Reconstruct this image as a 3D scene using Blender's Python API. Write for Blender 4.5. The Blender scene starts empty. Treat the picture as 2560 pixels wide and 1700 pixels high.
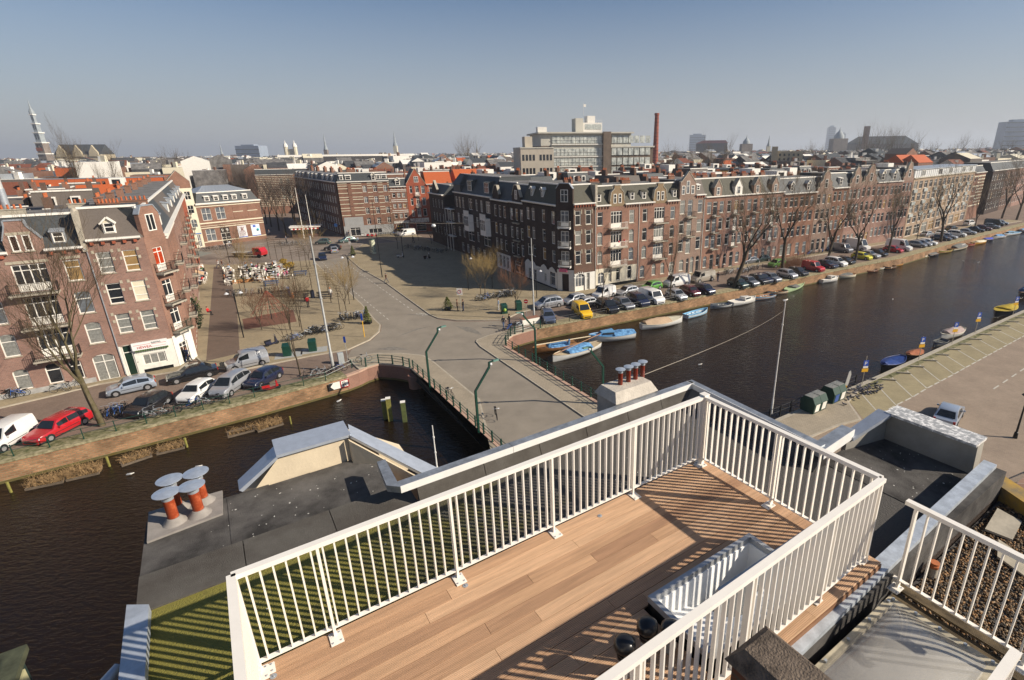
import bpy, bmesh, math, random
from mathutils import Vector, Matrix, noise
R = math.radians
rnd = random.Random(7)
D = bpy.data
sc = bpy.context.scene
COL = sc.collection

# ------------------------------------------------------------------ camera, sky, sun, exposure
cam_d = D.cameras.new('camera'); cam = D.objects.new('camera', cam_d); COL.objects.link(cam)
cam.location = (0,0,22.0)
cam.rotation_mode = 'QUATERNION'
cam.rotation_quaternion = (Matrix.Rotation(R(90) - 0.3361,3, 'X') @ Matrix.Rotation(-0.0103,3, 'Z')).to_quaternion()
cam_d.sensor_width = 36; cam_d.lens = 1305 / 2560 * 36
cam_d.shift_x = -(1442 - 1280) / 2560; cam_d.shift_y = -(850 - 834.5) / 2560
cam_d.clip_start = 0.05; cam_d.clip_end = 20000
sc.camera = cam
SUN_AZ, SUN_EL = R(100), R(31)
world = D.worlds.new('World'); sc.world = world; world.use_nodes = True
wn = world.node_tree.nodes; wl = world.node_tree.links
bg = wn['Background']
sky = wn.new('ShaderNodeTexSky'); sky.sky_type = 'NISHITA'; sky.sun_disc = False
sky.sun_elevation = SUN_EL; sky.sun_rotation = SUN_AZ
sky.air_density = 1.0; sky.dust_density = 0.7; sky.ozone_density = 5.0; sky.altitude = 0
# pale spring haze thickening towards the horizon, the same all the way round
geo = wn.new('ShaderNodeTexCoord'); sxz = wn.new('ShaderNodeSeparateXYZ'); wl.new(geo.outputs['Generated'], sxz.inputs[0])
hz = wn.new('ShaderNodeValToRGB'); wl.new(sxz.outputs[2],hz.inputs['Fac']); he = hz.color_ramp.elements; he[0].position = 0.0; he[0].color = (.97,.97,.97,1); he[1].position = .25; he[1].color = (.0,.0,.0,1); q_ = he.new(.09); q_.color = (.58,.58,.58,1)
mx = wn.new('ShaderNodeMix'); mx.data_type = 'RGBA'; wl.new(hz.outputs[0],mx.inputs['Factor']); wl.new(sky.outputs[0],mx.inputs['A']); mx.inputs['B'].default_value = (5.3,5.35,5.5,1)
wl.new(mx.outputs['Result'], bg.inputs[0]); bg.inputs[1].default_value = 0.065
sun_d = D.lights.new('sun', 'SUN'); sun_d.energy = 5.0; sun_d.angle = R(0.53); sun_d.color = (1.0,0.90,0.76)
sun = D.objects.new('sun', sun_d); COL.objects.link(sun)
sv = Vector((math.sin(SUN_AZ) * math.cos(SUN_EL), math.cos(SUN_AZ) * math.cos(SUN_EL), math.sin(SUN_EL)))
sun.rotation_mode = 'QUATERNION'; sun.rotation_quaternion = sv.to_track_quat('Z', 'Y'); sun.location = (60,0,80)
sc.view_settings.view_transform = 'Standard'; sc.view_settings.look = 'None'
sc.view_settings.exposure = 0.42; sc.view_settings.gamma = 1.0; sc.view_settings.use_curve_mapping = False
sc.cycles.max_bounces = 6; sc.cycles.volume_bounces = 0

# ------------------------------------------------------------------ materials
MATS = {}
def _new(name):
    m = D.materials.new(name); m.use_nodes = True
    return m, m.node_tree.nodes, m.node_tree.links, m.node_tree.nodes['Principled BSDF']
def mat(name,col,rough=0.8,metal=0.0,var=0.15,scale=3.0,bump=0.0,bscale=None,col2=None,spec=0.3,coat=0,rand=0.0,emit=0,alpha=1,detail=5,mid=(0.35,0.65),coord='Object'):
    if name in MATS: return MATS[name]
    m, n, l, p = _new(name)
    p.inputs['Roughness'].default_value = rough; p.inputs['Metallic'].default_value = metal
    p.inputs['Specular IOR Level'].default_value = spec
    if coat: p.inputs['Coat Weight'].default_value = coat; p.inputs['Coat Roughness'].default_value = 0.05
    tc = n.new('ShaderNodeTexCoord')
    src = tc.outputs[coord]
    if var or col2:
        nz = n.new('ShaderNodeTexNoise'); nz.inputs['Scale'].default_value = scale; nz.inputs['Detail'].default_value = detail; nz.inputs['Roughness'].default_value = 0.65
        l.new(src, nz.inputs['Vector'])
        cr = n.new('ShaderNodeValToRGB'); cr.color_ramp.elements[0].position = mid[0]; cr.color_ramp.elements[1].position = mid[1]
        a = [c * (1 - var) for c in col]; b = [min(1, c * (1 + var)) for c in (col2 or col)]
        if col2: a = [c * (1 - var) for c in col]
        cr.color_ramp.elements[0].color = (*a, 1); cr.color_ramp.elements[1].color = (*b, 1)
        l.new(nz.outputs['Fac'], cr.inputs['Fac'])
        out = cr.outputs['Color']
    else:
        rgb = n.new('ShaderNodeRGB'); rgb.outputs[0].default_value = (*col, 1); out = rgb.outputs[0]
    if rand:
        oi = n.new('ShaderNodeObjectInfo'); hv = n.new('ShaderNodeHueSaturation')
        mr = n.new('ShaderNodeMapRange'); mr.inputs['To Min'].default_value = 1 - rand; mr.inputs['To Max'].default_value = 1 + rand
        l.new(oi.outputs['Random'],mr.inputs['Value']); l.new(mr.outputs[0],hv.inputs['Value']); l.new(out,hv.inputs['Color']); out = hv.outputs['Color']
    l.new(out, p.inputs['Base Color'])
    if bump:
        b2 = n.new('ShaderNodeTexNoise'); b2.inputs['Scale'].default_value = bscale or scale * 8; b2.inputs['Detail'].default_value = 4
        l.new(src,b2.inputs['Vector']); bp = n.new('ShaderNodeBump'); bp.inputs['Strength'].default_value = bump; bp.inputs['Distance'].default_value = 0.02
        l.new(b2.outputs['Fac'], bp.inputs['Height']); l.new(bp.outputs[0], p.inputs['Normal'])
    if alpha < 1: p.inputs['Alpha'].default_value = alpha
    MATS[name] = m; return m
def brick_mat(name, c1, c2, mortar, bw=0.22, bh=0.065, ms=0.012, rough=0.9, patch=0.25, horiz=False, offset=0.5, rot=0.0):
    """coursed masonry or paving; in walls x+y runs along the course and z up, on the ground x,y"""
    if name in MATS: return MATS[name]
    m, n, l, p = _new(name)
    p.inputs['Roughness'].default_value = rough; p.inputs['Specular IOR Level'].default_value = 0.2
    tc = n.new('ShaderNodeTexCoord'); sp = n.new('ShaderNodeSeparateXYZ'); cb = n.new('ShaderNodeCombineXYZ')
    mp = n.new('ShaderNodeMapping'); mp.inputs['Rotation'].default_value = (0,0, rot)
    l.new(tc.outputs['Object'], mp.inputs['Vector']); l.new(mp.outputs[0], sp.inputs[0])
    if horiz:
        l.new(sp.outputs[0], cb.inputs[0]); l.new(sp.outputs[1], cb.inputs[1])
    else:
        ad = n.new('ShaderNodeMath'); ad.operation = 'ADD'; l.new(sp.outputs[0], ad.inputs[0]); l.new(sp.outputs[1], ad.inputs[1])
        l.new(ad.outputs[0], cb.inputs[0]); l.new(sp.outputs[2], cb.inputs[1])
    bk = n.new('ShaderNodeTexBrick'); bk.inputs['Scale'].default_value = 1; bk.inputs['Brick Width'].default_value = bw; bk.inputs['Row Height'].default_value = bh
    bk.inputs['Mortar Size'].default_value = ms; bk.inputs['Mortar Smooth'].default_value = 0.1; bk.offset = offset
    bk.inputs['Color1'].default_value = (*c1,1); bk.inputs['Color2'].default_value = (*c2,1); bk.inputs['Mortar'].default_value = (*mortar, 1)
    l.new(cb.outputs[0], bk.inputs['Vector'])
    nz = n.new('ShaderNodeTexNoise'); nz.inputs['Scale'].default_value = 0.35; nz.inputs['Detail'].default_value = 7; nz.inputs['Roughness'].default_value = 0.7
    l.new(tc.outputs['Object'], nz.inputs['Vector'])
    mr = n.new('ShaderNodeMapRange'); mr.inputs['From Min'].default_value = 0.3; mr.inputs['From Max'].default_value = 0.7; mr.inputs['To Min'].default_value = 1 - patch; mr.inputs['To Max'].default_value = 1 + patch
    l.new(nz.outputs['Fac'], mr.inputs['Value'])
    hv = n.new('ShaderNodeHueSaturation'); l.new(bk.outputs['Color'], hv.inputs['Color']); l.new(mr.outputs[0], hv.inputs['Value'])
    l.new(hv.outputs[0], p.inputs['Base Color'])
    bp = n.new('ShaderNodeBump'); bp.inputs['Strength'].default_value = 0.5; bp.inputs['Distance'].default_value = 0.01; bp.invert = True
    l.new(bk.outputs['Fac'], bp.inputs['Height']); l.new(bp.outputs[0], p.inputs['Normal'])
    MATS[name] = m; return m
def paint(name, col, rough=0.25, coat=0.6, metal=0.0):
    return mat(name, col, rough, metal, var=0.04, scale=1.5, coat=coat, spec=0.5)

# ------------------------------------------------------------------ mesh builder
class MB:
    def __init__(s): s.v = []; s.f = []; s.m = []
    def add(s, vs, fs, mi=0):
        o = len(s.v); s.v += [tuple(v) for v in vs]
        for f in fs: s.f.append(tuple(i + o for i in f)); s.m.append(mi)
    def quad(s, a, b, c, d, mi=0): s.add([a, b, c, d], [(0,1,2,3)], mi)
    def poly(s, pts, mi=0): s.add(pts, [tuple(range(len(pts)))], mi)
    def box(s, x0, y0, z0, x1, y1, z1, mi=0):
        if x0 > x1: x0, x1 = x1, x0
        if y0 > y1: y0, y1 = y1, y0
        if z0 > z1: z0, z1 = z1, z0
        s.add([(x0, y0, z0),(x1, y0, z0),(x1, y1, z0),(x0, y1, z0),(x0, y0, z1),(x1, y0, z1),(x1, y1, z1),(x0, y1, z1)],
              [(0,3,2,1),(4,5,6,7),(0,1,5,4),(1,2,6,5),(2,3,7,6),(3,0,4,7)], mi)
    def hexa(s, b, t, mi=0):
        s.add(list(b) + list(t), [(0,3,2,1),(4,5,6,7),(0,1,5,4),(1,2,6,5),(2,3,7,6),(3,0,4,7)], mi)
    def beam(s, a, b, w, h, mi=0):
        a = Vector(a); b = Vector(b); d = (b - a).normalized()
        x = d.cross(Vector((0,0,1)))
        x = Vector((1,0,0)) if x.length < 1e-4 else x.normalized()
        y = x.cross(d).normalized(); x = x * w / 2; y = y * h / 2
        s.hexa([a - x - y, a + x - y, a + x + y, a - x + y], [b - x - y, b + x - y, b + x + y, b - x + y], mi)
    def tube(s, pts, rs, n=6, mi=0, caps=True):
        pts = [Vector(p) for p in pts]
        if not hasattr(rs, '__len__'): rs = [rs] * len(pts)
        o = len(s.v)
        ref = None
        for i, p in enumerate(pts):
            d = (pts[min(i + 1, len(pts) - 1)] - pts[max(i - 1,0)])
            d = d.normalized() if d.length > 1e-9 else Vector((0,0,1))
            if ref is None:
                ref = Vector((1,0,0)) if abs(d.x) < 0.9 else Vector((0,1,0))
            x = (ref - d * ref.dot(d)).normalized(); y = d.cross(x); ref = x
            for k in range(n):
                a = 2 * math.pi * k / n
                s.v.append(tuple(p + (x * math.cos(a) + y * math.sin(a)) * rs[i]))
        for i in range(len(pts) - 1):
            for k in range(n):
                a = o + i * n + k; b = o + i * n + (k + 1) % n
                s.f.append((a, b, b + n, a + n)); s.m.append(mi)
        if caps:
            s.f.append(tuple(o + k for k in reversed(range(n)))); s.m.append(mi)
            q = o + (len(pts) - 1) * n
            s.f.append(tuple(q + k for k in range(n))); s.m.append(mi)
    def cyl(s, x, y, z0, z1, r, r2=None, n=12, mi=0):
        s.tube([(x, y, z0),(x, y, z1)], [r, r if r2 is None else r2], n, mi)
    def prism(s, pts, z0, z1, mi=0, side=None):
        """pts: 2-D outline, anticlockwise"""
        k = len(pts); ar = sum(pts[i][0] * pts[(i + 1) % k][1] - pts[(i + 1) % k][0] * pts[i][1] for i in range(k))
        if ar < 0: pts = pts[::-1]
        o = len(s.v); s.v += [(p[0], p[1], z0) for p in pts] + [(p[0], p[1], z1) for p in pts]
        s.f.append(tuple(o + i for i in reversed(range(k)))); s.m.append(mi)
        s.f.append(tuple(o + k + i for i in range(k))); s.m.append(mi)
        for i in range(k):
            j = (i + 1) % k; s.f.append((o + i, o + j, o + k + j, o + k + i)); s.m.append(mi if side is None else side)
    def xprism(s, prof, x0, x1, mi=0):
        """profile in (y,z) extruded along x"""
        k = len(prof); o = len(s.v)
        s.v += [(x0, p[0], p[1]) for p in prof] + [(x1, p[0], p[1]) for p in prof]
        s.f.append(tuple(o + i for i in range(k))); s.m.append(mi)
        s.f.append(tuple(o + k + i for i in reversed(range(k)))); s.m.append(mi)
        for i in range(k):
            j = (i + 1) % k; s.f.append((o + j, o + i, o + k + i, o + k + j)); s.m.append(mi)
    def yprism(s, prof, y0, y1, mi=0):
        """profile in (x,z) extruded along y"""
        k = len(prof); o = len(s.v)
        s.v += [(p[0], y0, p[1]) for p in prof] + [(p[0], y1, p[1]) for p in prof]
        s.f.append(tuple(o + i for i in range(k))); s.m.append(mi)
        s.f.append(tuple(o + k + i for i in reversed(range(k)))); s.m.append(mi)
        for i in range(k):
            j = (i + 1) % k; s.f.append((o + j, o + i, o + k + i, o + k + j)); s.m.append(mi)
    def sphere(s, c, r, n=10, m_=6, mi=0, sz=1.0):
        o = len(s.v)
        for i in range(m_ + 1):
            t = math.pi * i / m_
            for k in range(n):
                a = 2 * math.pi * k / n
                s.v.append((c[0] + r * math.sin(t) * math.cos(a), c[1] + r * math.sin(t) * math.sin(a), c[2] + r * sz * math.cos(t)))
        for i in range(m_):
            for k in range(n):
                a = o + i * n + k; b = o + i * n + (k + 1) % n
                s.f.append((a, a + n, b + n, b)); s.m.append(mi)
    def mesh(s, name, mats, smooth=0):
        me = D.meshes.new(name); me.from_pydata(s.v, [], s.f)
        for mm in (mats if isinstance(mats, (list, tuple)) else [mats]): me.materials.append(mm)
        if any(s.m): me.polygons.foreach_set('material_index', s.m)
        if smooth:
            me.polygons.foreach_set('use_smooth', [True] * len(me.polygons)); me.update()
            me.set_sharp_from_angle(angle=R(smooth))
        me.update(); return me
    def build(s, name, mats, parent=None, smooth=0, loc=None):
        return put(name, s.mesh(name, mats, smooth), parent, loc)
def put(name, me, parent=None, loc=None, rz=0):
    o = D.objects.new(name, me); COL.objects.link(o); o.parent = parent
    if loc: o.location = loc
    if rz: o.rotation_euler = (0,0, rz)
    return o
def tag(o, label=None, cat=None, group=None, kind=None):
    if label: o['label'] = label
    if cat: o['category'] = cat
    if group: o['group'] = group
    if kind: o['kind'] = kind
    return o
def thing(name, label, cat, loc=(0,0,0), rz=0, group=None):
    o = D.objects.new(name, None); COL.objects.link(o)
    o.location = loc; o.rotation_euler = (0,0, rz); o.empty_display_size = 0.2
    return tag(o, label, cat, group)
def kids(o): return [c for c in ALLK.get(o.name, [])]
ALLK = {}
def copy_tree(o, loc, rz=0, label=None, group=None, scale=None, sub=None):
    """a copy of a thing with copies of its parts and sub-parts, mesh data shared"""
    r = o.copy(); COL.objects.link(r); r.location = loc; r.rotation_euler = (0,0, rz)
    if scale: r.scale = scale
    if label: r['label'] = label
    if group: r['group'] = group
    for ch in list(o.children):
        c = ch.copy(); COL.objects.link(c); c.parent = r
        for g2 in ch.children:
            d = g2.copy(); COL.objects.link(d); d.parent = c
    return r
def slab(t, name, x0, y0, z0, x1, y1, z1, m):
    b = MB(); b.box(x0, y0, z0, x1, y1, z1); return b.build(name, m, t)
def tubo(t, name, m, *a, **k):
    b = MB(); b.tube(*a, **k); return b.build(name, m, t, smooth=40)
def cyl(t, name, m, *a, **k):
    b = MB(); b.cyl(*a, **k); return b.build(name, m, t, smooth=40)
# the photograph was surveyed once for where things touch the ground; G turns such a sighting into metres on the plane at height z
def G(px, py, z=0.0, k=1.0, ox=0.0, oy=0.0):
    x = (ox + px / k - 1442) / 1305; y = (oy + py / k - 834.5) / 1305; c, s = math.cos(.0103), math.sin(.0103); x, y = c * x - s * y, s * x + c * y
    c, s = math.cos(.3361), math.sin(.3361); Y, Z = c - y * s, -s - y * c; q = (z - 22.0) / Z; return (x * q, Y * q)
def _g(ox, oy, k): return lambda px, py, z=0.0: G(px, py, z, k, ox, oy)
Ga, Gb, Gc, Gd = (_g(x, 250,3.689) for x in (0,640,1280,1920))
G0, G1, G2, G3 = (_g(x, 640,3.689) for x in (0,640,1280,1920)); G5 = _g(540,560,5.895)

# ------------------------------------------------------------------ palette
WHITE = mat('white_paint', (0.80,0.76,0.68),0.5, var=0.06, scale=2)
CREAM = mat('cream_paint', (0.66,0.60,0.45),0.6, var=0.07, scale=1.5)
STONE = mat('stone_trim', (0.42,0.37,0.28),0.9, var=0.15, scale=4, bump=0.2)
GLASSD = mat('window_glass_dark', (0.02,0.022,0.025),0.06, var=0.3, scale=0.6, spec=0.8)
CURT = mat('window_glass_curtain', (0.22,0.22,0.20),0.15, var=0.25, scale=5, spec=0.8)
BLIND = mat('window_glass_blind', (0.30,0.19,0.08),0.2, var=0.15, scale=2, spec=0.6)
GREYGL = mat('window_glass_grey', (0.12,0.13,0.14),0.08, var=0.4, scale=1.2, spec=0.8)
BLUEGL = mat('window_glass_blue', (0.05,0.12,0.30),0.2, var=0.3, scale=3, spec=0.6)
REDGL = mat('window_red_curtain', (0.35,0.04,0.01),0.4, var=0.3, scale=3)
PANES = [GLASSD] * 10 + [GREYGL] * 6 + [CURT] * 4 + [BLIND]
BR_PINK = brick_mat('pink_red_brick', (0.30,0.145,0.105),(0.20,0.095,0.07),(0.30,0.24,0.20))
BR_ROSE = brick_mat('rose_brick', (0.31,0.15,0.10),(0.23,0.11,0.078),(0.24,0.17,0.13))
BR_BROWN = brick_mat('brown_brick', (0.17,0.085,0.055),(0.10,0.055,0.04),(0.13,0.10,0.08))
BR_DARK = brick_mat('dark_brick', (0.07,0.042,0.032),(0.045,0.03,0.025),(0.06,0.05,0.045))
BR_PALE = brick_mat('pale_brick', (0.36,0.25,0.165),(0.28,0.195,0.13),(0.36,0.29,0.22))
BR_TAN = brick_mat('tan_pink_brick', (0.29,0.185,0.135),(0.21,0.13,0.095),(0.30,0.24,0.20))
BR_RED = brick_mat('red_brick', (0.42,0.085,0.035),(0.32,0.06,0.028),(0.30,0.14,0.09))
BR_CHESTNUT = brick_mat('chestnut_brick', (0.25,0.115,0.07),(0.18,0.082,0.052),(0.24,0.16,0.12))
SLATE = mat('slate_roof', (0.055,0.06,0.062),0.6, var=0.25, scale=6, bump=0.3, bscale=14)
SLATE_G = mat('mossy_slate_roof', (0.085,0.078,0.055),0.7, var=0.3, scale=5, bump=0.3, bscale=14, col2=(0.065,0.062,0.045))
SLATE_B = mat('brown_slate_roof', (0.12,0.10,0.085),0.7, var=0.12, scale=8, bump=0.2, bscale=20)
TILE_O = mat('orange_tile_roof', (0.55,0.115,0.028),0.7, var=0.25, scale=3, bump=0.6, bscale=9, col2=(0.36,0.09,0.03))
TILE_R = mat('red_brown_tile_roof', (0.17,0.06,0.035),0.8, var=0.25, scale=4, bump=0.5, bscale=9)
FLATR = mat('flat_roof_felt', (0.16,0.15,0.14),0.9, var=0.4, scale=0.6)
FLATD = mat('dark_flat_roof', (0.06,0.06,0.062),0.9, var=0.4, scale=0.8)
ZINC = mat('zinc', (0.42,0.45,0.48),0.42, metal=0.45, var=0.12, scale=5)
TERRA = mat('terracotta', (0.42,0.12,0.045),0.8, var=0.25, scale=8)
CEMENT = mat('cement', (0.38,0.34,0.27),0.95, var=0.18, scale=3, bump=0.2)
IRON = mat('black_iron', (0.015,0.016,0.017),0.4, metal=0.3, var=0.1)
GREEN_I = mat('green_painted_iron', (0.006,0.045,0.030),0.35, var=0.2, scale=3, spec=0.5)
ASPH = mat('asphalt', (0.25,0.215,0.17),0.92, var=0.12, scale=0.35, bump=0.25, bscale=30, detail=9)
DARKG = mat('tyre_rubber', (0.012,0.012,0.012),0.8, var=0.1)
RIM = mat('wheel_rim', (0.45,0.45,0.46),0.35, metal=0.6, var=0.05)
BARK = mat('tree_bark', (0.072,0.055,0.036),0.95, var=0.35, scale=5, bump=0.5, bscale=20)
TWIG = mat('twigs', (0.10,0.072,0.042),0.95, var=0.3, scale=2)
TWIG_R = mat('reddish_twigs', (0.14,0.065,0.035),0.95, var=0.3, scale=2)

# ================================================================== ground, water, quays, bridge
PAVE = brick_mat('olive_paving', (0.33,0.265,0.17),(0.285,0.23,0.15),(0.24,0.20,0.12),0.3,0.3,0.012, patch=0.16, horiz=True, offset=0, rot=R(30))
PAVE2 = brick_mat('grey_paving', (0.36,0.30,0.22),(0.32,0.27,0.20),(0.26,0.22,0.16),0.3,0.3,0.012, patch=0.14, horiz=True, rot=R(31))
ROADBR = brick_mat('road_clinker', (0.23,0.165,0.125),(0.19,0.135,0.105),(0.18,0.15,0.12),0.22,0.11,0.01, patch=0.2, horiz=True, rot=R(35))
ROADBR2 = brick_mat('quay_clinker', (0.33,0.255,0.19),(0.29,0.22,0.165),(0.24,0.20,0.15),0.22,0.11,0.01, patch=0.15, horiz=True, rot=R(34))
PARKBR = brick_mat('parking_clinker', (0.34,0.285,0.17),(0.30,0.25,0.15),(0.25,0.21,0.13),0.22,0.11,0.01, patch=0.18, horiz=True, rot=R(34))
KERB = mat('kerb_stone', (0.40,0.35,0.27),0.9, var=0.12, scale=2)
QUAYBR = brick_mat('quay_brick', (0.36,0.19,0.10),(0.20,0.105,0.055),(0.22,0.17,0.10),0.55,0.17,0.03, patch=0.55)
QUAYR = brick_mat('abutment_brick', (0.30,0.15,0.105),(0.25,0.125,0.09),(0.24,0.17,0.13),0.22,0.065,0.01, patch=0.2)
CAP = mat('mossy_capstone', (0.22,0.20,0.10),0.95, var=0.35, scale=2.5, bump=0.3, col2=(0.30,0.26,0.16))
PINKST = mat('pink_stone_trim', (0.46,0.30,0.22),0.9, var=0.08, scale=3)
MOSSG = mat('quay_moss', (0.11,0.125,0.035),1.0, var=0.4, scale=2.2, col2=(0.20,0.175,0.10), bump=0.4)
LINE = mat('road_paint', (0.50,0.47,0.40),0.8, var=0.2, scale=4)
# water
wm, n_, l_, p_ = _new('canal_water')
p_.inputs['Base Color'].default_value = (0.012,0.0065,0.0025,1); p_.inputs['Roughness'].default_value = 0.07; p_.inputs['IOR'].default_value = 1.33; p_.inputs['Specular IOR Level'].default_value = 0.5
tc_ = n_.new('ShaderNodeTexCoord'); mp_ = n_.new('ShaderNodeMapping'); mp_.inputs['Rotation'].default_value = (0,0,R(-20)); mp_.inputs['Scale'].default_value = (1.0,2.6,1)
l_.new(tc_.outputs['Object'], mp_.inputs[0])
na = n_.new('ShaderNodeTexNoise'); na.inputs['Scale'].default_value = 1.6; na.inputs['Detail'].default_value = 4; na.inputs['Distortion'].default_value = 0.6; l_.new(mp_.outputs[0],na.inputs['Vector'])
nb = n_.new('ShaderNodeTexNoise'); nb.inputs['Scale'].default_value = 0.12; nb.inputs['Detail'].default_value = 3; l_.new(tc_.outputs['Object'],nb.inputs['Vector'])
mu = n_.new('ShaderNodeMath'); mu.operation = 'MULTIPLY'; l_.new(na.outputs['Fac'], mu.inputs[0]); l_.new(nb.outputs['Fac'], mu.inputs[1])
bp_ = n_.new('ShaderNodeBump'); bp_.inputs['Strength'].default_value = 1.0; bp_.inputs['Distance'].default_value = 0.16; l_.new(mu.outputs[0],bp_.inputs['Height']); l_.new(bp_.outputs[0],p_.inputs['Normal'])
MATS['canal_water'] = wm
WZ = -1.75
b = MB(); b.quad((-900,-300, WZ),(1500,-300, WZ),(1500,1500, WZ),(-900,1500, WZ)); tag(b.build('water', wm), kind='structure')

def offset_poly(pts, d):
    k = len(pts); ar = sum(pts[i][0] * pts[(i + 1) % k][1] - pts[(i + 1) % k][0] * pts[i][1] for i in range(k)); sg = 1 if ar > 0 else -1
    out = []
    for i in range(k):
        a, p, c = Vector(pts[i - 1][:2]), Vector(pts[i][:2]), Vector(pts[(i + 1) % k][:2])
        d1 = (p - a).normalized(); d2 = (c - p).normalized()
        n1 = Vector((-d1.y, d1.x)) * sg; n2 = Vector((-d2.y, d2.x)) * sg
        m = (n1 + n2); m = m / max(0.3, m.dot(n1)) if m.length > 1e-6 else n1
        out.append(tuple(p + m * d))
    return out
def ground(name, pts, z0, z1, m):
    b = MB(); b.prism([p[:2] for p in pts], z0, z1); return tag(b.build(name, m), kind='structure')
def pavement(name, pts, m, kerb_m=None, z=0.0, h=0.12):
    pts = [p[:2] for p in pts]
    b = MB(); b.prism(pts, z - 0.02, z + h - 0.006); k = tag(b.build('kerb', kerb_m or KERB), kind='structure')
    b = MB(); b.prism(offset_poly(pts, 0.17), z + h - 0.05, z + h); return tag(b.build(name, m), kind='structure')
LQ = [(-160,-52.1),(-44.17,34.56),(-39.15,38.31),(-30.55,44.85),(-24.2,50.3),(-23.4,51.4),(-22.9,52.5),(-21.95,53.5),(-20.3,53.2),(-19.0,52.75),(-17.9,52.1)]
RQ = [(-8.65,58.7),(-8.7,60.2),(-8.6,61.4),(-8.2,62.6),(-7.2,63.6),(-5.3,65.3),(33.0,88.2),(68.7,109.6),(89.1,125.3),(104.2,136.4),(134,157.6),(620,505)]
# land north of the canal, out to the horizon
land = LQ + RQ + [(1500,960),(6000,3500),(6000,9000),(-7000,9000),(-7000,2500),(-1500,-600)]
ground('ground', land, -2.6,0.0, ROADBR)
SQ = [(3.0,30.5),(17.67,40.35),(24.73,44.92),(27.21,46.56),(31.38,49.3),(38.91,54.4),(46.1,59.3),(63.82,71.18),(560,392)]
land2 = [(-60,-45),(-9,0.5),(-5.0,8.0),(-1,22)] + SQ + [(900,560),(900,-400),(-60,-400)]
ground('ground', land2,-2.6,0.0, ROADBR2)
# asphalt: avenue, junction and bridge roadway
asph = [(-4.42 - 2,37.68 - 3),(-9.18,44.36),(-16.0,53.95),(-17.6,55.8),(-20.5,56.6),(-23.6,56.6),(-26.5,55.6),G(868,892),G(880,873),G(930,850),G(952,828),G(954,812),G(938,799),G(906,761),G(878,733),G(830,696),G(792,658),G(750,618),
        G(700,600),G(880,606),G(868,643),G(900,672),G(960,705),G(1019,748),G(1074,789),G(1095,799),G(1141,804),G(1209,804),G(1262,801),G(1263,823),(-11.4,62.4),(-12.5,61.0),(-12.4,60.0),(-11.6,58.5),(-6.0,50.3),(0.6,40.6),(8,30),(1,24)]
b = MB(); b.prism([p[:2] for p in asph], -0.02,0.004); tag(b.build('road', ASPH), kind='structure')
# cross street beyond the square
b = MB(); b.prism([p[:2] for p in (G(0,640),G(560,662),G(792,655),G(868,640),G(1110,640),G(1160,600),G(1000,592),G(700,600),G(480,628))],-0.02,0.008)
tag(b.build('cross_street', mat('worn_asphalt', (0.22,0.18,0.145),0.95, var=0.2, scale=0.25)), kind='structure')
for p0,p1,cnt in ((G(903,743),G(976,803),9),(G(942,713),G(1038,781),11),(G(858,707),G(903,743),7),(G(868,660),G(942,713),13),(G(800,650),G(850,700),10)):
    for i in range(cnt):
        a = Vector(p0) + (Vector(p1) - Vector(p0)) * (i / cnt); c = a + (Vector(p1) - Vector(p0)) * (0.45 / cnt)
        d = (c - a).normalized(); s = Vector((-d.y, d.x)) * 0.06
        b = MB(); b.prism([tuple(a - s), tuple(c - s), tuple(c + s), tuple(a + s)], 0.0,0.009); tag(b.build('road_marking', LINE), kind='structure')
# tyre tracks and a worn patch on the junction, kerb-side gutter line
for pts in ([G(985,845),G(1040,822),G(1100,812),G(1075,816),G(1035,827)],[G(1140,815),G(1165,828),G(1205,838),G(1195,828),G(1175,818)],[G(935,873),G(985,866),G(1020,874),G(980,876)]):
    b = MB(); b.prism([p[:2] for p in pts],0,0.010); tag(b.build('road_patch',mat('patched_asphalt',(0.20,0.18,0.15),0.9,var=0.2,scale=2)),kind='structure')
# bicycle sign painted at the mouth of the avenue
bp = Vector(G(1055,786)); dv = Vector((0.83,-0.56)); up = Vector((0.56,0.83))
b = MB()
def flat_ring(c, r, w=0.08):
    k = 16
    for i in range(k):
        a0, a1 = 2 * math.pi * i / k, 2 * math.pi * (i + 1) / k
        P = [c + dv * math.cos(a) * q + up * math.sin(a) * q for a, q in ((a0, r),(a1, r),(a1, r - w),(a0, r - w))]
        b.quad(*[(p.x, p.y, 0.010) for p in P])
def flat_line(a, c, w=0.08):
    s = (c - a).normalized(); s = Vector((-s.y, s.x)) * w / 2
    b.quad(*[(p.x, p.y, 0.011) for p in (a - s, c - s, c + s, a + s)])
w1, w2 = bp - dv * 0.62, bp + dv * 0.62
flat_ring(w1,0.42); flat_ring(w2,0.42)
for a,c in ((w1,bp - dv * 0.1 + up * 0.5),(bp - dv * 0.1 + up * 0.5,bp + dv * 0.45 + up * 0.5),(w1,bp),(bp,bp + dv * 0.45 + up * 0.5),(bp,bp - dv * 0.15 + up * 0.6),(w2,bp + dv * 0.42 + up * 0.7)): flat_line(a,c)
tag(b.build('bicycle_marking', LINE), kind='structure')
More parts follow.
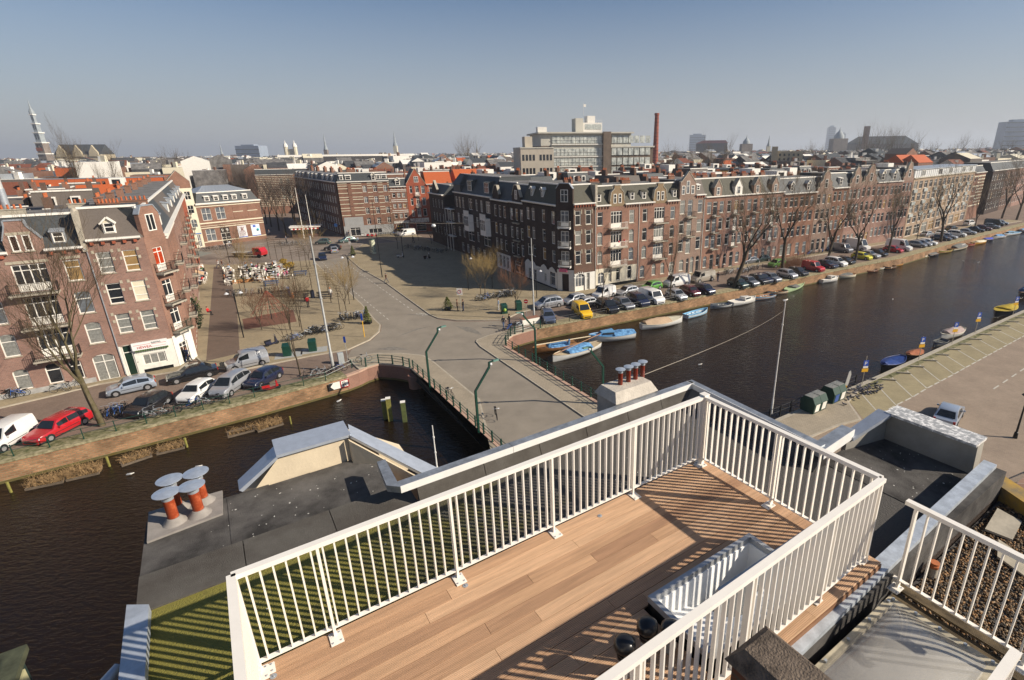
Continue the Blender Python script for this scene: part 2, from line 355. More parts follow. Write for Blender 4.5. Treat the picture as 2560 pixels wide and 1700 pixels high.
# pavements
plaza = [G(487,893),G(520,922),G(600,928),G(667,914),G(775,892),G(870,876),G(925,851),G(949,830),G(952,813),G(938,800),G(906,762),G(878,735),G(830,697),G(792,659),G(786,651),G(560,664),G(440,660),(-64,86)]
pavement('square_paving', plaza, PAVE)
b = MB(); b.prism([p[:2] for p in (G(516,905), G(600,885), G(592,760), G(570,668), G(535,668))], 0.1,0.124)
tag(b.build('square_brick_path',brick_mat('path_brick',(0.17,0.115,0.085),(0.14,0.10,0.075),(0.13,0.11,0.09),0.22,0.11,0.01,patch=0.15,horiz=True,rot=R(34))),kind='structure')
b = MB(); b.prism([p[:2] for p in (G(606,800), G(733,776), G(742,806), G(612,826))], 0.1,0.128)
tag(b.build('play_surface', mat('rubber_play_surface', (0.16,0.075,0.05),0.95, var=0.12, scale=4)), kind='structure')
pavement('shop_pavement', [(-64,38.5), G(0,1022), G(146,988), G(245,963), G(350,945), G(445,930), G(487,893),(-44.0,57),(-60,46),(-67,43)], PAVE)
rp = [G(868,643),G(900,672),G(960,705),G(1019,748),G(1074,788),G(1095,797),G(1141,802),G(1209,802),G(1263,800),G(1300,782),G(1337,774),G(1440,745),(4.5,84.2),(140,165.6),(138,169),(0,84.2),(-3,85.2),(-60,172),(-74,160),G(1000,605),G(905,612)]
pavement('wide_pavement', rp, PAVE)
b = MB(); b.prism([p[:2] for p in (G(868,643), G(1060,690), G(1280,745), G(1210,772), G(1140,770), G(1020,715), G(900,640))], 0.1,0.127)
pavement('bridge_pavement',[(-4.42 - 2,34.68),(-9.18,44.36),(-16.0,53.95),(-17.6,55.8),(-20.5,56.6),(-23.6,56.6),(-26,55.2),(-24.3,52.8),(-23.5,51.9),(-22.9,52.45),(-21.95,53.42),(-20.3,53.12),(-19.0,52.68),(-17.95,52.0),(-5.6,34.6),(-3,31)],PAVE2)
pavement('bridge_pavement',[(-12.4,60.2),(-12.4,60.9),(-11.4,62.3),(-9.9,63.8),(-7.9,65.3),(-5.4,65.0),(-7.2,63.5),(-8.1,62.6),(-8.5,61.4),(-8.6,60.2),(-8.57,58.7),(2.3,42.9),(9,33),(6.5,31.5),(0.6,40.6),(-6.0,50.3),(-11.6,58.5)],PAVE2)
# drain slot beside the right bridge kerb
# mossy verges along the quay edges
def strip(name, pl, d0, d1, z, m, kind='structure', h=0.03):
    b = MB()
    L_, R_ = [], []
    for i, p in enumerate(pl):
        a = Vector(pl[max(i - 1,0)][:2]); c = Vector(pl[min(i + 1, len(pl) - 1)][:2]); d = (c - a).normalized(); nn = Vector((-d.y, d.x))
        L_.append(Vector(p[:2]) + nn * d0); R_.append(Vector(p[:2]) + nn * d1)
    for i in range(len(pl) - 1):
        q = [L_[i], L_[i + 1], R_[i + 1], R_[i]]
        b.hexa([(v.x, v.y, z - h) for v in q], [(v.x, v.y, z) for v in q])
    return tag(b.build(name, m), kind=kind)
strip('quay_verge', LQ[:5], 0.42,1.9,0.015, MOSSG)
strip('quay_verge', RQ[5:], 0.42,1.7,0.015, PARKBR)
strip('quay_edge_paving', SQ[::-1], 0.4,1.0,0.012, MOSSG)
# parking bays on the south quay
PB = [(26.46,40.76),(28.88,42.46),(31.38,44.07),(33.87,45.9),(36.23,47.49),(38.74,49.17),(41.07,50.82)]
PU = [(27.09,45.7),(29.58,47.39),(32.04,49.07),(34.55,50.55),(36.84,52.13),(39.33,53.63),(41.47,55.23)]
for i in range(16):
    PB.append((PB[-1][0] + 2.43, PB[-1][1] + 1.67)); PU.append((PU[-1][0] + 2.43, PU[-1][1] + 1.62))
b = MB(); b.prism([(24.6,39.9)] + [PB[0],PB[-1],(PU[-1][0] + .3,PU[-1][1] + .6),(28.0,46.6),(25.2,44.4)],-0.02,0.006); tag(b.build('parking_strip',PARKBR),kind='structure')
def pline(a, c, w=0.1, z=0.012):
    a = Vector(a[:2]); c = Vector(c[:2]); s = (c - a).normalized(); s = Vector((-s.y, s.x)) * w / 2
    b = MB(); b.prism([tuple(a - s), tuple(c - s), tuple(c + s), tuple(a + s)], 0, z); tag(b.build('parking_line', LINE), kind='structure')
for i in range(len(PB)):
    pline(PB[i], PU[i])
    if i + 1 < len(PB):
        a = Vector(PB[i]); c = Vector(PB[i + 1]); pline(a + (c - a) * 0.05,a + (c - a) * 0.4,0.12,0.014); pline(a + (c - a) * 0.55,a + (c - a) * 0.9,0.12,0.014)
for i in range(6):
    a = Vector((40.1,45.6)); d = Vector((0.82,0.575)); pline(a + d * i * 2.4, a + d * (i * 2.4 + 1.3),0.12)
pavement('bin_terrace_paving', [(17.9,40.2),(24.7,44.6),(27.0,46.1),(27.6,45.9),(24.9,43.1),(24.3,39.7),(21.8,38.7),(14,34),(12,36)], PAVE2)
ground('site_verge',[(36,30),(60,47),(70,30),(40,10)],-0.02,0.02,mat('site_grass',(0.10,0.10,0.03),1,var=0.5,scale=1.2,col2=(0.22,0.13,0.05),bump=0.5))

# quay walls
def quay_wall(name, label, pl, m, capm, side=1, cap_step=1.6, zt=0.0, pink=False):
    t = thing(name, label, 'quay wall', (pl[0][0], pl[0][1], 0)); ox, oy = pl[0][:2]
    b = MB(); cnt = 0
    for i in range(len(pl) - 1):
        a = Vector(pl[i][:2]) - Vector((ox,oy)); c = Vector(pl[i + 1][:2]) - Vector((ox,oy)); d = (c - a).normalized(); nn = Vector((-d.y,d.x)) * side
        lo = nn * -0.06
        b.hexa([(*(a + lo),WZ - .6),(*(c + lo),WZ - .6),(*(c + nn * .5),WZ - .6),(*(a + nn * .5),WZ - .6)],[(*(a),zt - .14),(*(c),zt - .14),(*(c + nn * .5),zt - .14),(*(a + nn * .5),zt - .14)])
        ln = (c - a).length; k = max(1, int(ln / cap_step)); k = min(k, 60)
        for j in range(k):
            p = a + (c - a) * (j / k) + d * .006; q = a + (c - a) * ((j + 1) / k) - d * .006
            if (p.length > 330): continue
            cb = MB(); cb.hexa([(*(p - nn * .07),zt - .138),(*(q - nn * .07),zt - .138),(*(q + nn * .42),zt - .138),(*(p + nn * .42),zt - .138)],[(*(p - nn * .07),zt + .035),(*(q - nn * .07),zt + .035),(*(q + nn * .42),zt + .035),(*(p + nn * .42),zt + .035)])
            cb.build('capstone', capm, t); cnt += 1
    b.build('wall', m, t); b = MB()
    for i in range(len(pl) - 1):
        a = Vector(pl[i][:2]) - Vector((ox,oy)); c = Vector(pl[i + 1][:2]) - Vector((ox,oy)); d = (c - a).normalized(); n2 = Vector((-d.y,d.x)) * side
        b.hexa([(*(a - n2 * .09),WZ - .1),(*(c - n2 * .09),WZ - .1),(*c,WZ - .1),(*a,WZ - .1)],[(*(a - n2 * .075),WZ + .2),(*(c - n2 * .075),WZ + .2),(*c,WZ + .2),(*a,WZ + .2)])
    b.build('tide_band', mat('algae_band', (.20,.15,.035),.8, var=.5, scale=1.5, col2=(.07,.06,.025)), t)
    return t
quay_wall('quay_wall','mossy brick quay wall below the parked cars on the left',LQ[:5][1:] if False else [(-60,22.7),(-44.17,34.56),(-39.15,38.31),(-30.55,44.85),(-24.2,50.3)],QUAYBR,CAP)
quay_wall('quay_wall', 'curved pink brick abutment wall left of the bridge', LQ[4:] + [(-17.0,51.3)], QUAYR, PINKST, cap_step=0.9)
quay_wall('quay_wall', 'short curved pink abutment wall right of the bridge', [(-9.6,57.6)] + RQ[:6], QUAYR, PINKST, cap_step=0.9)
quay_wall('quay_wall','long brick quay wall behind the moored boats',[(-5.3,65.3),(33.0,88.2),(68.7,109.6),(89.1,125.3),(104.2,136.4),(134,157.6),(300,276)],QUAYBR,CAP,cap_step=3)
quay_wall('quay_wall', 'grey stone quay edge beside the empty parking bays', SQ[::-1][1:], QUAYBR, CEMENT, cap_step=2, side=1)
# bridge
BL0, BL1 = Vector((-17.95,52.2)), Vector((-4.6,33.4)); BR0, BR1 = Vector((-8.65,58.75)), Vector((8.6,33.8))
t = thing('road_bridge', 'low road bridge with dark steel girders crossing the canal', 'bridge', (-11,48,0)); o3 = Vector((-11,48,0))
b = MB(); b.hexa([(*(p - o3.xy),-.55) for p in (BL0,BL1,BR1,BR0)],[(*(p - o3.xy),-0.03) for p in (BL0,BL1,BR1,BR0)]); b.build('deck',CEMENT,t)
for p, q, s in ((BL0, BL1,-1),(BR0, BR1,1)):
    d = (q - p).normalized(); nn = Vector((d.y, -d.x)) * (-s) * -1
    b = MB()
    nn = Vector((-d.y, d.x)) * s * -1 if False else (Vector((-d.y, d.x)) * (-1 if s < 0 else 1))
    for (w0, w1, z0, z1) in ((0.0,0.12,-0.75,-0.02),(0.10,0.30,-0.78,-0.72),(0.0,0.22,-0.10,-0.04)):
        P = [p + nn * w0, q + nn * w0, q + nn * w1, p + nn * w1]
        b.hexa([(*(v - o3.xy), z0) for v in P], [(*(v - o3.xy), z1) for v in P])
    b.build('girder', mat('dark_girder', (0.03,0.03,0.028),0.6, var=0.3, scale=2), t)
    b = MB(); P = [p - nn * 0.34, q - nn * 0.34, q + nn * .03, p + nn * .03]
    b.hexa([(*(v - o3.xy),0.09) for v in P], [(*(v - o3.xy),0.16) for v in P]); b.build('edge_stone', PINKST, t)
# north pier, under the deck
b = MB(); P = [(-17.9,52.15),(-8.7,58.7),(-9.3,59.6),(-18.6,53.2)]
b.hexa([(x + 11, y - 48, WZ - .5) for x, y in P], [(x + 11, y - 48,-.05) for x, y in P]); b.build('pier', QUAYR, t)
b = MB(); b.tube([(-17.3 + 11,51.2 - 48, WZ - .5),(-17.3 + 11,51.2 - 48,-.3)], .75,14); b.build('pier_nose', QUAYR, t, smooth=40)

# green bridge railings
def railing(label, posts, h=1.0, rails=(0.35,0.65,0.95), pw=0.11, m=GREEN_I, name='bridge_railing', curve=True, z=0.12, rw=0.045, cat='railing'):
    ox, oy = posts[0][:2]; t = thing(name, label, cat, (ox, oy, z)); P = [Vector((p[0] - ox, p[1] - oy, 0)) for p in posts]
    me = None
    for p in P:
        if me is None:
            b = MB(); b.box(-pw / 2,-pw / 2,-.02,pw / 2,pw / 2,h + .03); b.box(-pw * .75,-pw * .75,-.02,pw * .75,pw * .75,.08); me = b.mesh('post',m)
        o = put('post',me,t,tuple(p)); d = (P[min(P.index(p) + 1,len(P) - 1)] - P[max(P.index(p) - 1,0)]); o.rotation_euler = (0,0,math.atan2(d.y,d.x))
    for r in rails:
        tubo(t, 'rail', m, [p + Vector((0,0, h * r)) for p in P], rw / 2 * 1.2,6)
    return t
railing('green bridge railing curving along the left abutment', [(-22.99,52.6),(-21.95,53.55),(-20.3,53.25),(-18.97,52.75),(-18.1,52.2)])
lp = [(-17.6,51.75)]; dd = (BL1 - BL0).normalized()
for i in range(1,15): lp.append(tuple(Vector(lp[0]) + dd * 1.55 * i))
railing('green bridge railing along the left side of the bridge', lp)
railing('green bridge railing curving round the right abutment',[(-4.8,65.3),(-5.6,64.9),(-6.93,63.7),(-7.9,62.9),(-8.35,62.1),(-8.5,60.9),(-8.62,59.5),(-8.6,58.9)])
rp_ = [(-8.45,58.5)]; dd2 = (BR1 - BR0).normalized()
for i in range(1,14): rp_.append(tuple(Vector(rp_[0]) + dd2 * 1.55 * i))
railing('green bridge railing along the canal side of the bridge', rp_)
# thin quay rails
lq = []
for i in range(13):
    a = Vector((-45.5,33.8)); d = Vector((0.79,0.613)); lq.append(tuple(a + d * 2.05 * i + Vector((-.08,.35))))
lq = lq[:10] + [G(760,965), G(815,952), G(880,920), G(905,915)]
railing('thin green rail on posts along the left quay above the water',lq,h=0.95,rails=(0.55,0.97),pw=0.06,rw=0.035,z=0.03,name='quay_railing')
rq = [tuple(Vector((-4.6,66.1)) + Vector((0.856,0.517)) * 2.1 * i) for i in range(13)]
railing('thin dark rail on posts along the far quay behind the boats',rq,h=0.9,rails=(0.6,0.97),pw=0.06,rw=0.035,z=0.03,name='quay_railing',m=IRON)
sq = [tuple(Vector((16.4,39.75)) + Vector((0.852,0.545)) * 1.42 * i) for i in range(10)]
railing('black quay railing with ball-topped posts beside the recycling bins',sq,h=1.0,rails=(0.5,0.95),pw=0.09,rw=0.04,z=0.1,name='quay_railing',m=IRON)

# ================================================================== building kit
def grid_wall(b, x0, x1, z0, z1, holes, y=0.0, rev=0.16, mi=0):
    """front wall sheet at y facing -y, with rectangular openings and reveals going in to y+rev"""
    xs = sorted({x0, x1} | {round(min(max(h[0], x0), x1),3) for h in holes} | {round(min(max(h[1], x0), x1),3) for h in holes})
    zs = sorted({z0, z1} | {round(min(max(h[2], z0), z1),3) for h in holes} | {round(min(max(h[3], z0), z1),3) for h in holes})
    for j in range(len(zs) - 1):
        run = None
        for i in range(len(xs) - 1):
            cx, cz = (xs[i] + xs[i + 1]) / 2,(zs[j] + zs[j + 1]) / 2
            inside = any(h[0] < cx < h[1] and h[2] < cz < h[3] for h in holes)
            if not inside and run is None: run = xs[i]
            if inside and run is not None: b.quad((run, y, zs[j]),(xs[i], y, zs[j]),(xs[i], y, zs[j + 1]),(run, y, zs[j + 1]), mi); run = None
        if run is not None: b.quad((run, y, zs[j]),(x1, y, zs[j]),(x1, y, zs[j + 1]),(run, y, zs[j + 1]), mi)
    for h in holes:
        a, c, d, e = h[:4]; Y = y + rev
        b.quad((a, y, d),(a, Y, d),(a, Y, e),(a, y, e), mi); b.quad((c, Y, d),(c, y, d),(c, y, e),(c, Y, e), mi)
        b.quad((a, y, e),(a, Y, e),(c, Y, e),(c, y, e), mi); b.quad((a, Y, d),(a, y, d),(c, y, d),(c, Y, d), mi)
        if len(h) > 4 and h[4]:   # segmental or round head: spandrels in the plane of the wall
            rise = h[4]; k = 8; w = (c - a) / 2; m = (a + c) / 2
            pts = [(m + w * math.cos(math.pi * q / k), e - rise + rise * math.sin(math.pi * q / k)) for q in range(k + 1)]
            for q in range(k):
                p0, p1 = pts[q], pts[q + 1]
                b.quad((p0[0], y + .004, p0[1]),(p0[0], y + .004, e),(p1[0], y + .004, e),(p1[0], y + .004, p1[1]), mi)
                b.quad((p0[0], y + .004, p0[1]),(p1[0], y + .004, p1[1]),(p1[0], Y - .01, p1[1]),(p0[0], Y - .01, p0[1]), mi)
WC = {}
def win_meshes(w, h, cols, bars, fm, solid=0.0, fw=0.09):
    key = (round(w, 1), round(h, 1), cols, bars, fm.name, solid)
    if key in WC: return WC[key]
    b = MB(); W, H = w, h
    b.box(0,0,0, fw, .08, H); b.box(W - fw, 0,0, W, .08, H); b.box(fw, 0, H - fw, W - fw, .08, H); b.box(fw, 0,0, W - fw, .08, fw)
    for t_ in bars: b.box(fw, .005, H * t_ - fw * .4, W - fw, .075, H * t_ + fw * .4)
    for c in range(1, cols): x = W * c / cols; b.box(x - fw * .42,.01, fw, x + fw * .42,.07, H - fw)
    if solid: b.box(fw, .012, fw, W - fw, .06, H * solid)
    me = b.mesh('window', fm)
    WC[key] = me; return me
PC = {}
def pane_mesh(w, h, m):
    key = (round(w, 1), round(h, 1), m.name)
    if key not in PC:
        b = MB(); b.box(.02,.045,.02, w - .02,.058, h - .02); PC[key] = b.mesh('pane', m)
    return PC[key]
def window(t, x0, x1, z0, z1, cols=1, bars=(0.68,), fm=None, pm=None, y=0.08, solid=0.0, sill=None, name='window', panes=True):
    fm = fm or WHITE; w, h = x1 - x0, z1 - z0
    f = put(name, win_meshes(w, h, cols, tuple(bars), fm, solid), t, (x0, y, z0))
    k = (w / max(.1, round(w, 1)),1, h / max(.1, round(h, 1))); f.scale = k
    if panes: put('pane', pane_mesh(w, h, pm or rnd.choice(PANES)), f)
    if sill:
        slab(t, 'sill', x0 - .06,-.07, z0 - .09, x1 + .06,.10, z0 - .003, sill)
    return f
def cornice(t, x0, x1, z, d=0.35, h=0.28, m=None, name='cornice', dent=None, dm=None, y=0):
    b = MB(); b.xprism([(y + 0.02,z),(y - d * .6,z),(y - d,z + h * .45),(y - d,z + h),(y + .3,z + h),(y + .3,z)],x0,x1); b.build(name,m or WHITE,t)
    if dent:
        b = MB(); k = max(2, int((x1 - x0) / dent)); st = (x1 - x0) / k
        for i in range(k): b.box(x0 + st * (i + .3), y - d * .55, z - .30, x0 + st * (i + .62), y + .01, z - .003)
        b.build('corbel', dm or m or WHITE, t)
def mansard(t, x0, x1, z0, z1, run=1.3, m=None, depth=9, y0=0.05, flat=None, edge=None, hip=(0,0)):
    b = MB(); a, c = x0 + hip[0], x1 - hip[1]
    b.quad((x0, y0, z0),(x1, y0, z0),(c, y0 + run, z1),(a, y0 + run, z1))
    b.poly([(x0, y0, z0),(a, y0 + run, z1),(a, depth, z1),(x0, depth, z0)]); b.poly([(x1, y0, z0),(x1, depth, z0),(c, depth, z1),(c, y0 + run, z1)])
    b.quad((x0, depth, z0),(a, depth, z1),(c, depth, z1),(x1, depth, z0)); b.build('roof', m or SLATE, t)
    slab(t, 'flat_roof', a, y0 + run + .02, z1 - .1, c, depth - .02, z1 + .02, flat or FLATR)
    slab(t, 'roof_edge', a - .03, y0 + run - .12, z1 - .04, c + .03, y0 + run + .14, z1 + .17, edge or WHITE)
def dormer(t, x, z, w, h, y0, run, zr0, zr1, kind='flat', m=None, fm=None, side=None, pm=None, cols=1):
    """x centre, window from z to z+h; the roof plane rises from (y0,zr0) to (y0+run,zr1)"""
    fm = fm or WHITE
    yf = y0 + run * max(0,(z - .1 - zr0)) / (zr1 - zr0) - .05
    yb = y0 + run * min(1,(z + h + .25 - zr0) / (zr1 - zr0)) + .3
    d = slab(t, 'dormer', x - w / 2 - .1, yf + .09, z - .1, x + w / 2 + .1, yb, z + h + .08, side or m or ZINC)
    if kind == 'gable':
        r = MB(); ap = z + h + w * .75
        r.quad((x - w / 2 - .25, yf - .12, z + h - .02),(x, yf - .12, ap),(x, yb + .5, ap),(x - w / 2 - .25, yb + .3, z + h - .02))
        r.quad((x + w / 2 + .25,yf - .12,z + h - .02),(x + w / 2 + .25,yb + .3,z + h - .02),(x,yb + .5,ap),(x,yf - .12,ap)); r.build('dormer_roof',m or ZINC,d)
        r = MB(); r.yprism([(x - w / 2 - .05, z + h),(x + w / 2 + .05, z + h),(x, ap - .1)], yf, yf + .08); r.build('dormer_gable', CREAM, d)
        r = MB(); r.beam((x - w / 2 - .25,yf - .14,z + h - .06),(x,yf - .14,ap),.08,.14); r.beam((x + w / 2 + .25,yf - .14,z + h - .06),(x,yf - .14,ap),.08,.14); r.build('bargeboard',WHITE,d)
    else:
        r = MB(); r.hexa([(x - w / 2 - .16,yf - .12,z + h + .02),(x + w / 2 + .16,yf - .12,z + h + .02),(x + w / 2 + .16,yb + .3,z + h + .32),(x - w / 2 - .16,yb + .3,z + h + .32)],[(x - w / 2 - .16,yf - .12,z + h + .12),(x + w / 2 + .16,yf - .12,z + h + .12),(x + w / 2 + .16,yb + .3,z + h + .42),(x - w / 2 - .16,yb + .3,z + h + .42)]); r.build('dormer_roof',m or ZINC,d)
    f = put('window',win_meshes(w,h,cols,(0.55,),fm),d,(x - w / 2,yf,z)); f2 = put('pane',pane_mesh(w,h,pm or GLASSD),d,(x - w / 2,yf,z))
    return d
def chimney(t, x, y, z, w=1.2, d=.55, h=1.0, pots=4, m=None, potm=None):
    b = MB(); b.box(x - w / 2,y - d / 2,z - .3,x + w / 2,y + d / 2,z + h); b.box(x - w / 2 - .06,y - d / 2 - .06,z + h,x + w / 2 + .06,y + d / 2 + .06,z + h + .1)
    c = b.build('chimney', m or BR_CHESTNUT, t)
    for i in range(pots):
        p = MB(); px = x - w / 2 + w * (i + .5) / pots; p.cyl(px, y, z + h + .08, z + h + .5,.1,.085,8); p.build('chimney_pot', potm or TERRA, c)
def balcony(t, x0, x1, z, d=0.9, h=0.95, m=None, slab=None, bars=True, step=.14):
    b = MB(); b.box(x0,-d,z - .16,x1,-.002,z); b.box(x0 + .1,-d + .1,z - .3,x0 + .2,-.002,z - .163); b.box(x1 - .2,-d + .1,z - .3,x1 - .1,-.002,z - .163); s = b.build('balcony',slab or CEMENT,t)
    b = MB(); M = m or IRON
    for (a, c) in (((x0 + .04,-.03),(x0 + .04,-d + .04)),((x0 + .04,-d + .04),(x1 - .04,-d + .04)),((x1 - .04,-d + .04),(x1 - .04,-.03))):
        for zz in (z + .1, z + h): b.beam((a[0], a[1], zz),(c[0], c[1], zz),.035,.035)
        ln = math.hypot(c[0] - a[0], c[1] - a[1]); k = max(1, int(ln / step))
        for i in range(k + 1): q = i / k; X,Y = a[0] + (c[0] - a[0]) * q,a[1] + (c[1] - a[1]) * q; b.box(X - .01,Y - .01,z,X + .01,Y + .01,z + h)
    b.build('balcony_rail', M, s); return s
def pipe(t, x, z0, z1, m=None, y=-.07, r=.05):
    tubo(t, 'drainpipe', m or ZINC, [(x, y, z0),(x, y, z1 - .5),(x, y - .02, z1 - .4),(x - .1, y - .15, z1)], r, 6)
def shell(t, x0, x1, z1, holes, m, depth=9.0, name='wall', z0=-0.3, rev=.16, plinth=None, y=0):
    b = MB(); grid_wall(b, x0, x1, z0, z1, holes, y=y, rev=rev)
    b.quad((x0, y, z0),(x0, y, z1),(x0, depth, z1),(x0, depth, z0)); b.quad((x1, y, z0),(x1, depth, z0),(x1, depth, z1),(x1, y, z1))
    b.quad((x1, depth, z0),(x0, depth, z0),(x0, depth, z1),(x1, depth, z1)); b.quad((x0, y, z1),(x1, y, z1),(x1, depth, z1),(x0, depth, z1))
    b.add([(x0 + .02,y + rev + .05,z0),(x1 - .02,y + rev + .05,z0),(x1 - .02,y + rev + .05,z1 - .02),(x0 + .02,y + rev + .05,z1 - .02)],[(0,1,2,3)])
    o = b.build(name, m, t)
    return o
def gable_front(t, prof, m, y=-.03, th=.45, holes=(), name='gable', cap=CEMENT):
    """stepped or shaped gable standing over the wall; prof is the outline in (x,z)"""
    b = MB(); b.yprism(prof, y, y + th); g = b.build(name, m, t)
    if cap:
        c = MB()
        for i in range(1, len(prof) - 2):
            c.beam((prof[i][0], y + th / 2, prof[i][1] + .05),(prof[i + 1][0], y + th / 2, prof[i + 1][1] + .05), th + .12,.10)
        c.build('gable_coping', cap, g)
    return g
def hole(w): return (w[0], w[1], w[2], w[3], w[4] if len(w) > 4 else 0)

# ================================================================== near left: pink brick corner houses
LBO, LBA = (-55.19,45.16), math.atan2(7.71,10.69)
LBd = Vector((math.cos(LBA), math.sin(LBA)))
def at(o, ang, u): return (o[0] + math.cos(ang) * u, o[1] + math.sin(ang) * u, 0)
# house 1 (gabled, three stacked balconies), x from -9.5 to 9.42
H1 = thing('canal_house', 'pink brick canal house with brick gable and stacked balconies, far left', 'house', at(LBO, LBA, 0), LBA)
wins = []
for z0, z1, arch in ((0.7,2.75,.35),(4.1,6.3,.2),(7.3,9.5,.2),(10.6,12.65,0)):
    for x0, x1 in ((7.5,8.7),(1.45,2.55),(-0.9,.2),(-3.2,-2.0),(-5.5,-4.3),(-8,-6.8)):
        if z0 < 1 and x0 == 7.5: continue
        wins.append((x0, x1, z0, z1, arch, 1))
wins += [(3.7,4.8,.75,2.8,.5,1),(5.45,6.4,.75,2.8,.4,1),(7.25,9.0,.05,2.9,.45,2)]
doors = [(3.95,6.3,10.0,12.6,0,4),(3.95,6.3,6.7,9.45,0,4),(3.95,6.3,3.5,6.2,0,4)]
shell(H1,-9.5,9.42,13.6, [hole(w) for w in wins + doors], BR_PINK)
for w in wins: window(H1,w[0],w[1],w[2],w[3],cols=w[5],bars=(0.66,) if w[5] == 1 else (.72,),pm={(7.5,10.6): BLIND,(7.5,7.3): GREYGL,(7.5,4.1): CURT,(1.45,4.1): CURT,(1.45,.7): CURT}.get((w[0],w[2])),sill=STONE)
for w in doors: window(H1, w[0], w[1], w[2], w[3], cols=4, bars=(.78,), solid=.3, pm=GLASSD, name='balcony_door')
for z in (9.95,6.65,3.45):
    balcony(H1,3.3,6.75, z, d=1.0)
for x0, x1, z in ((3.7,6.6,12.68),(7.35,8.85,12.75),(-1.0,2.7,12.7)):
    slab(H1, 'lintel', x0,-.04, z, x1,-.002, z + .25, STONE)
mansard(H1,6.5,9.42,13.6,16.8,1.5, SLATE, y0=.05); mansard(H1,-9.5,4.25,13.6,16.8,1.5, SLATE, y0=.05)
mansard(H1,4.25,6.5,13.6,16.8,1.5, SLATE, y0=.05)
cornice(H1,6.55,9.3,13.58,.4,.3, dent=.75, dm=BR_RED); cornice(H1,-9.5,4.1,13.58,.4,.3, dent=.75, dm=BR_RED)
g = gable_front(H1, [(4.05,13.5),(4.05,14.8),(4.45,16.0),(4.5,16.55),(5.8,16.55),(5.9,16.0),(6.66,14.8),(6.55,13.5)], BR_PINK, cap=ZINC)
for x in (4.5,5.35):
    slab(g, 'lintel', x - .12,-.06,15.3, x + .68,-.031,15.55, STONE)
    f = put('window', win_meshes(.56,1.45,1,(), WHITE), g, (x, -.075,13.82)); put('pane', pane_mesh(.56,1.45, GLASSD), g, (x, -.075,13.82))
    slab(g, 'sill', x - .08,-.14,13.72, x + .64,-.031,13.81, STONE)
dormer(H1,7.75,14.35,.8,.95,.05,1.5,13.85,16.8, 'flat', ZINC)
b = MB(); b.box(9.2,-.2,13.3,9.55,4,17.1); b.cyl(9.38,.2,17.1,17.4,.3,.15,8); b.build('party_wall', CEMENT, H1)
pipe(H1,9.45,.3,13.6, ZINC)
slab(H1, 'plinth', -9.5,-.05,-.2,7.1,-.001,.62, mat('grey_stone_plinth', (.36,.35,.33),.9, var=.2, scale=2))
# house 2 (shop below), x from 9.46 to 14
H2 = thing('corner_house', 'pink brick corner house over a white shop front with red lettering', 'house', at(LBO, LBA, 0), LBA)
wins = [(x0, x1, z0, z1,0,1) for z0, z1 in ((4.7,6.75),(7.85,9.95),(11.0,13.1)) for x0, x1 in ((9.98,11.12),(11.98,13.12))]
shell(H2,9.46,13.96,14.2, [hole(w) for w in wins] + [(9.7,10.5,.02,3.42,.3),(11.14,13.1,.92,2.1,0)], BR_PINK, depth=6.5)
PMX = [CURT, CURT, GLASSD, CREAM, CURT, BLIND]
for w, pm in zip(wins, PMX): window(H2, w[0], w[1], w[2], w[3], bars=(.7,.28), pm=pm, sill=STONE)
for w in wins:
    for x in (w[0] - .26, w[1] + .04):
        for z in (w[3] - .1, w[2] + 1.2):
            slab(H2, 'quoin', x, -.03, z, x + .22,-.002, z + .3, STONE)
mansard(H2,9.46,13.96,14.2,17.2,1.6, SLATE_B, depth=7, flat=FLATD)
cornice(H2,9.6,13.75,14.14,.4,.28, dent=.7, dm=BR_RED)
dormer(H2,11.55,14.9,.75,.9,.05,1.6,14.4,17.2, 'gable', WHITE)
# white shop front
b = MB(); grid_wall(b,9.5,13.99,-.25,3.35,[(9.68,10.52,.02,3.42),(11.14,13.1,.92,2.1)],y=-.06,rev=.2); b.quad((9.5,-.06,3.35),(13.99,-.06,3.35),(13.99,0,3.35),(9.5,0,3.35)); b.build('shop_front',mat('shop_white',(.74,.72,.64),.6,var=.05,scale=2),H2)
window(H2,9.7,10.5,.02,3.42, cols=1, bars=(.76,), pm=mat('dark_green_door', (.012,.03,.02),.3, var=.1), name='door', y=.02)
window(H2,11.14,13.1,.92,2.1, cols=3, bars=(), pm=CURT, name='shop_window', y=.02)
sg = slab(H2, 'shop_sign', 10.55,-.34,2.72,13.55,-.062,3.5, mat('sign_white', (.78,.77,.74),.5, var=.03))
RED = mat('red_lettering', (.45,.03,.02),.5, var=.05); BLACK = mat('black_lettering', (.02,.02,.02),.5, var=.05)
def text(t, s, x, z, size, m, y, name='lettering', ext=.012, shear=0, rot=None, align='LEFT', par=None):
    cu = D.curves.new(name, 'FONT'); cu.body = s; cu.size = size; cu.extrude = ext; cu.align_x = align; cu.shear = shear; cu.resolution_u = 2
    o = D.objects.new(name,cu); COL.objects.link(o); dg = bpy.context.evaluated_depsgraph_get(); me = D.meshes.new_from_object(o.evaluated_get(dg)); D.objects.remove(o)
    me.materials.clear(); me.materials.append(m); o = put(name, me, t, (x, y, z)); o.rotation_euler = rot or (R(90),0,0); return o
text(sg, 'HEWEA', 10.95,2.86,.36, RED, -.35); text(sg, 'ELEKTRA', 12.2,3.27,.2, BLACK, -.35)
b = MB(); b.box(10.7,-.35,3.24,12.1,-.342,3.27); b.box(12.2,-.35,3.18,13.45,-.342,3.21); b.box(12.2,-.35,2.9,13.4,-.342,2.92); b.build('sign_line',RED,sg)
b = MB(); 
for i in range(15): b.box(10.75 + i * .19,-.3,2.52,10.86 + i * .19,-.07,2.7)
b.build('awning_valance', mat('green_awning', (.10,.17,.05),.8, var=.1), H2)
slab(H2, 'plinth', 11.0,-.062 - .03,-.2,13.5,-.062,.45, IRON)
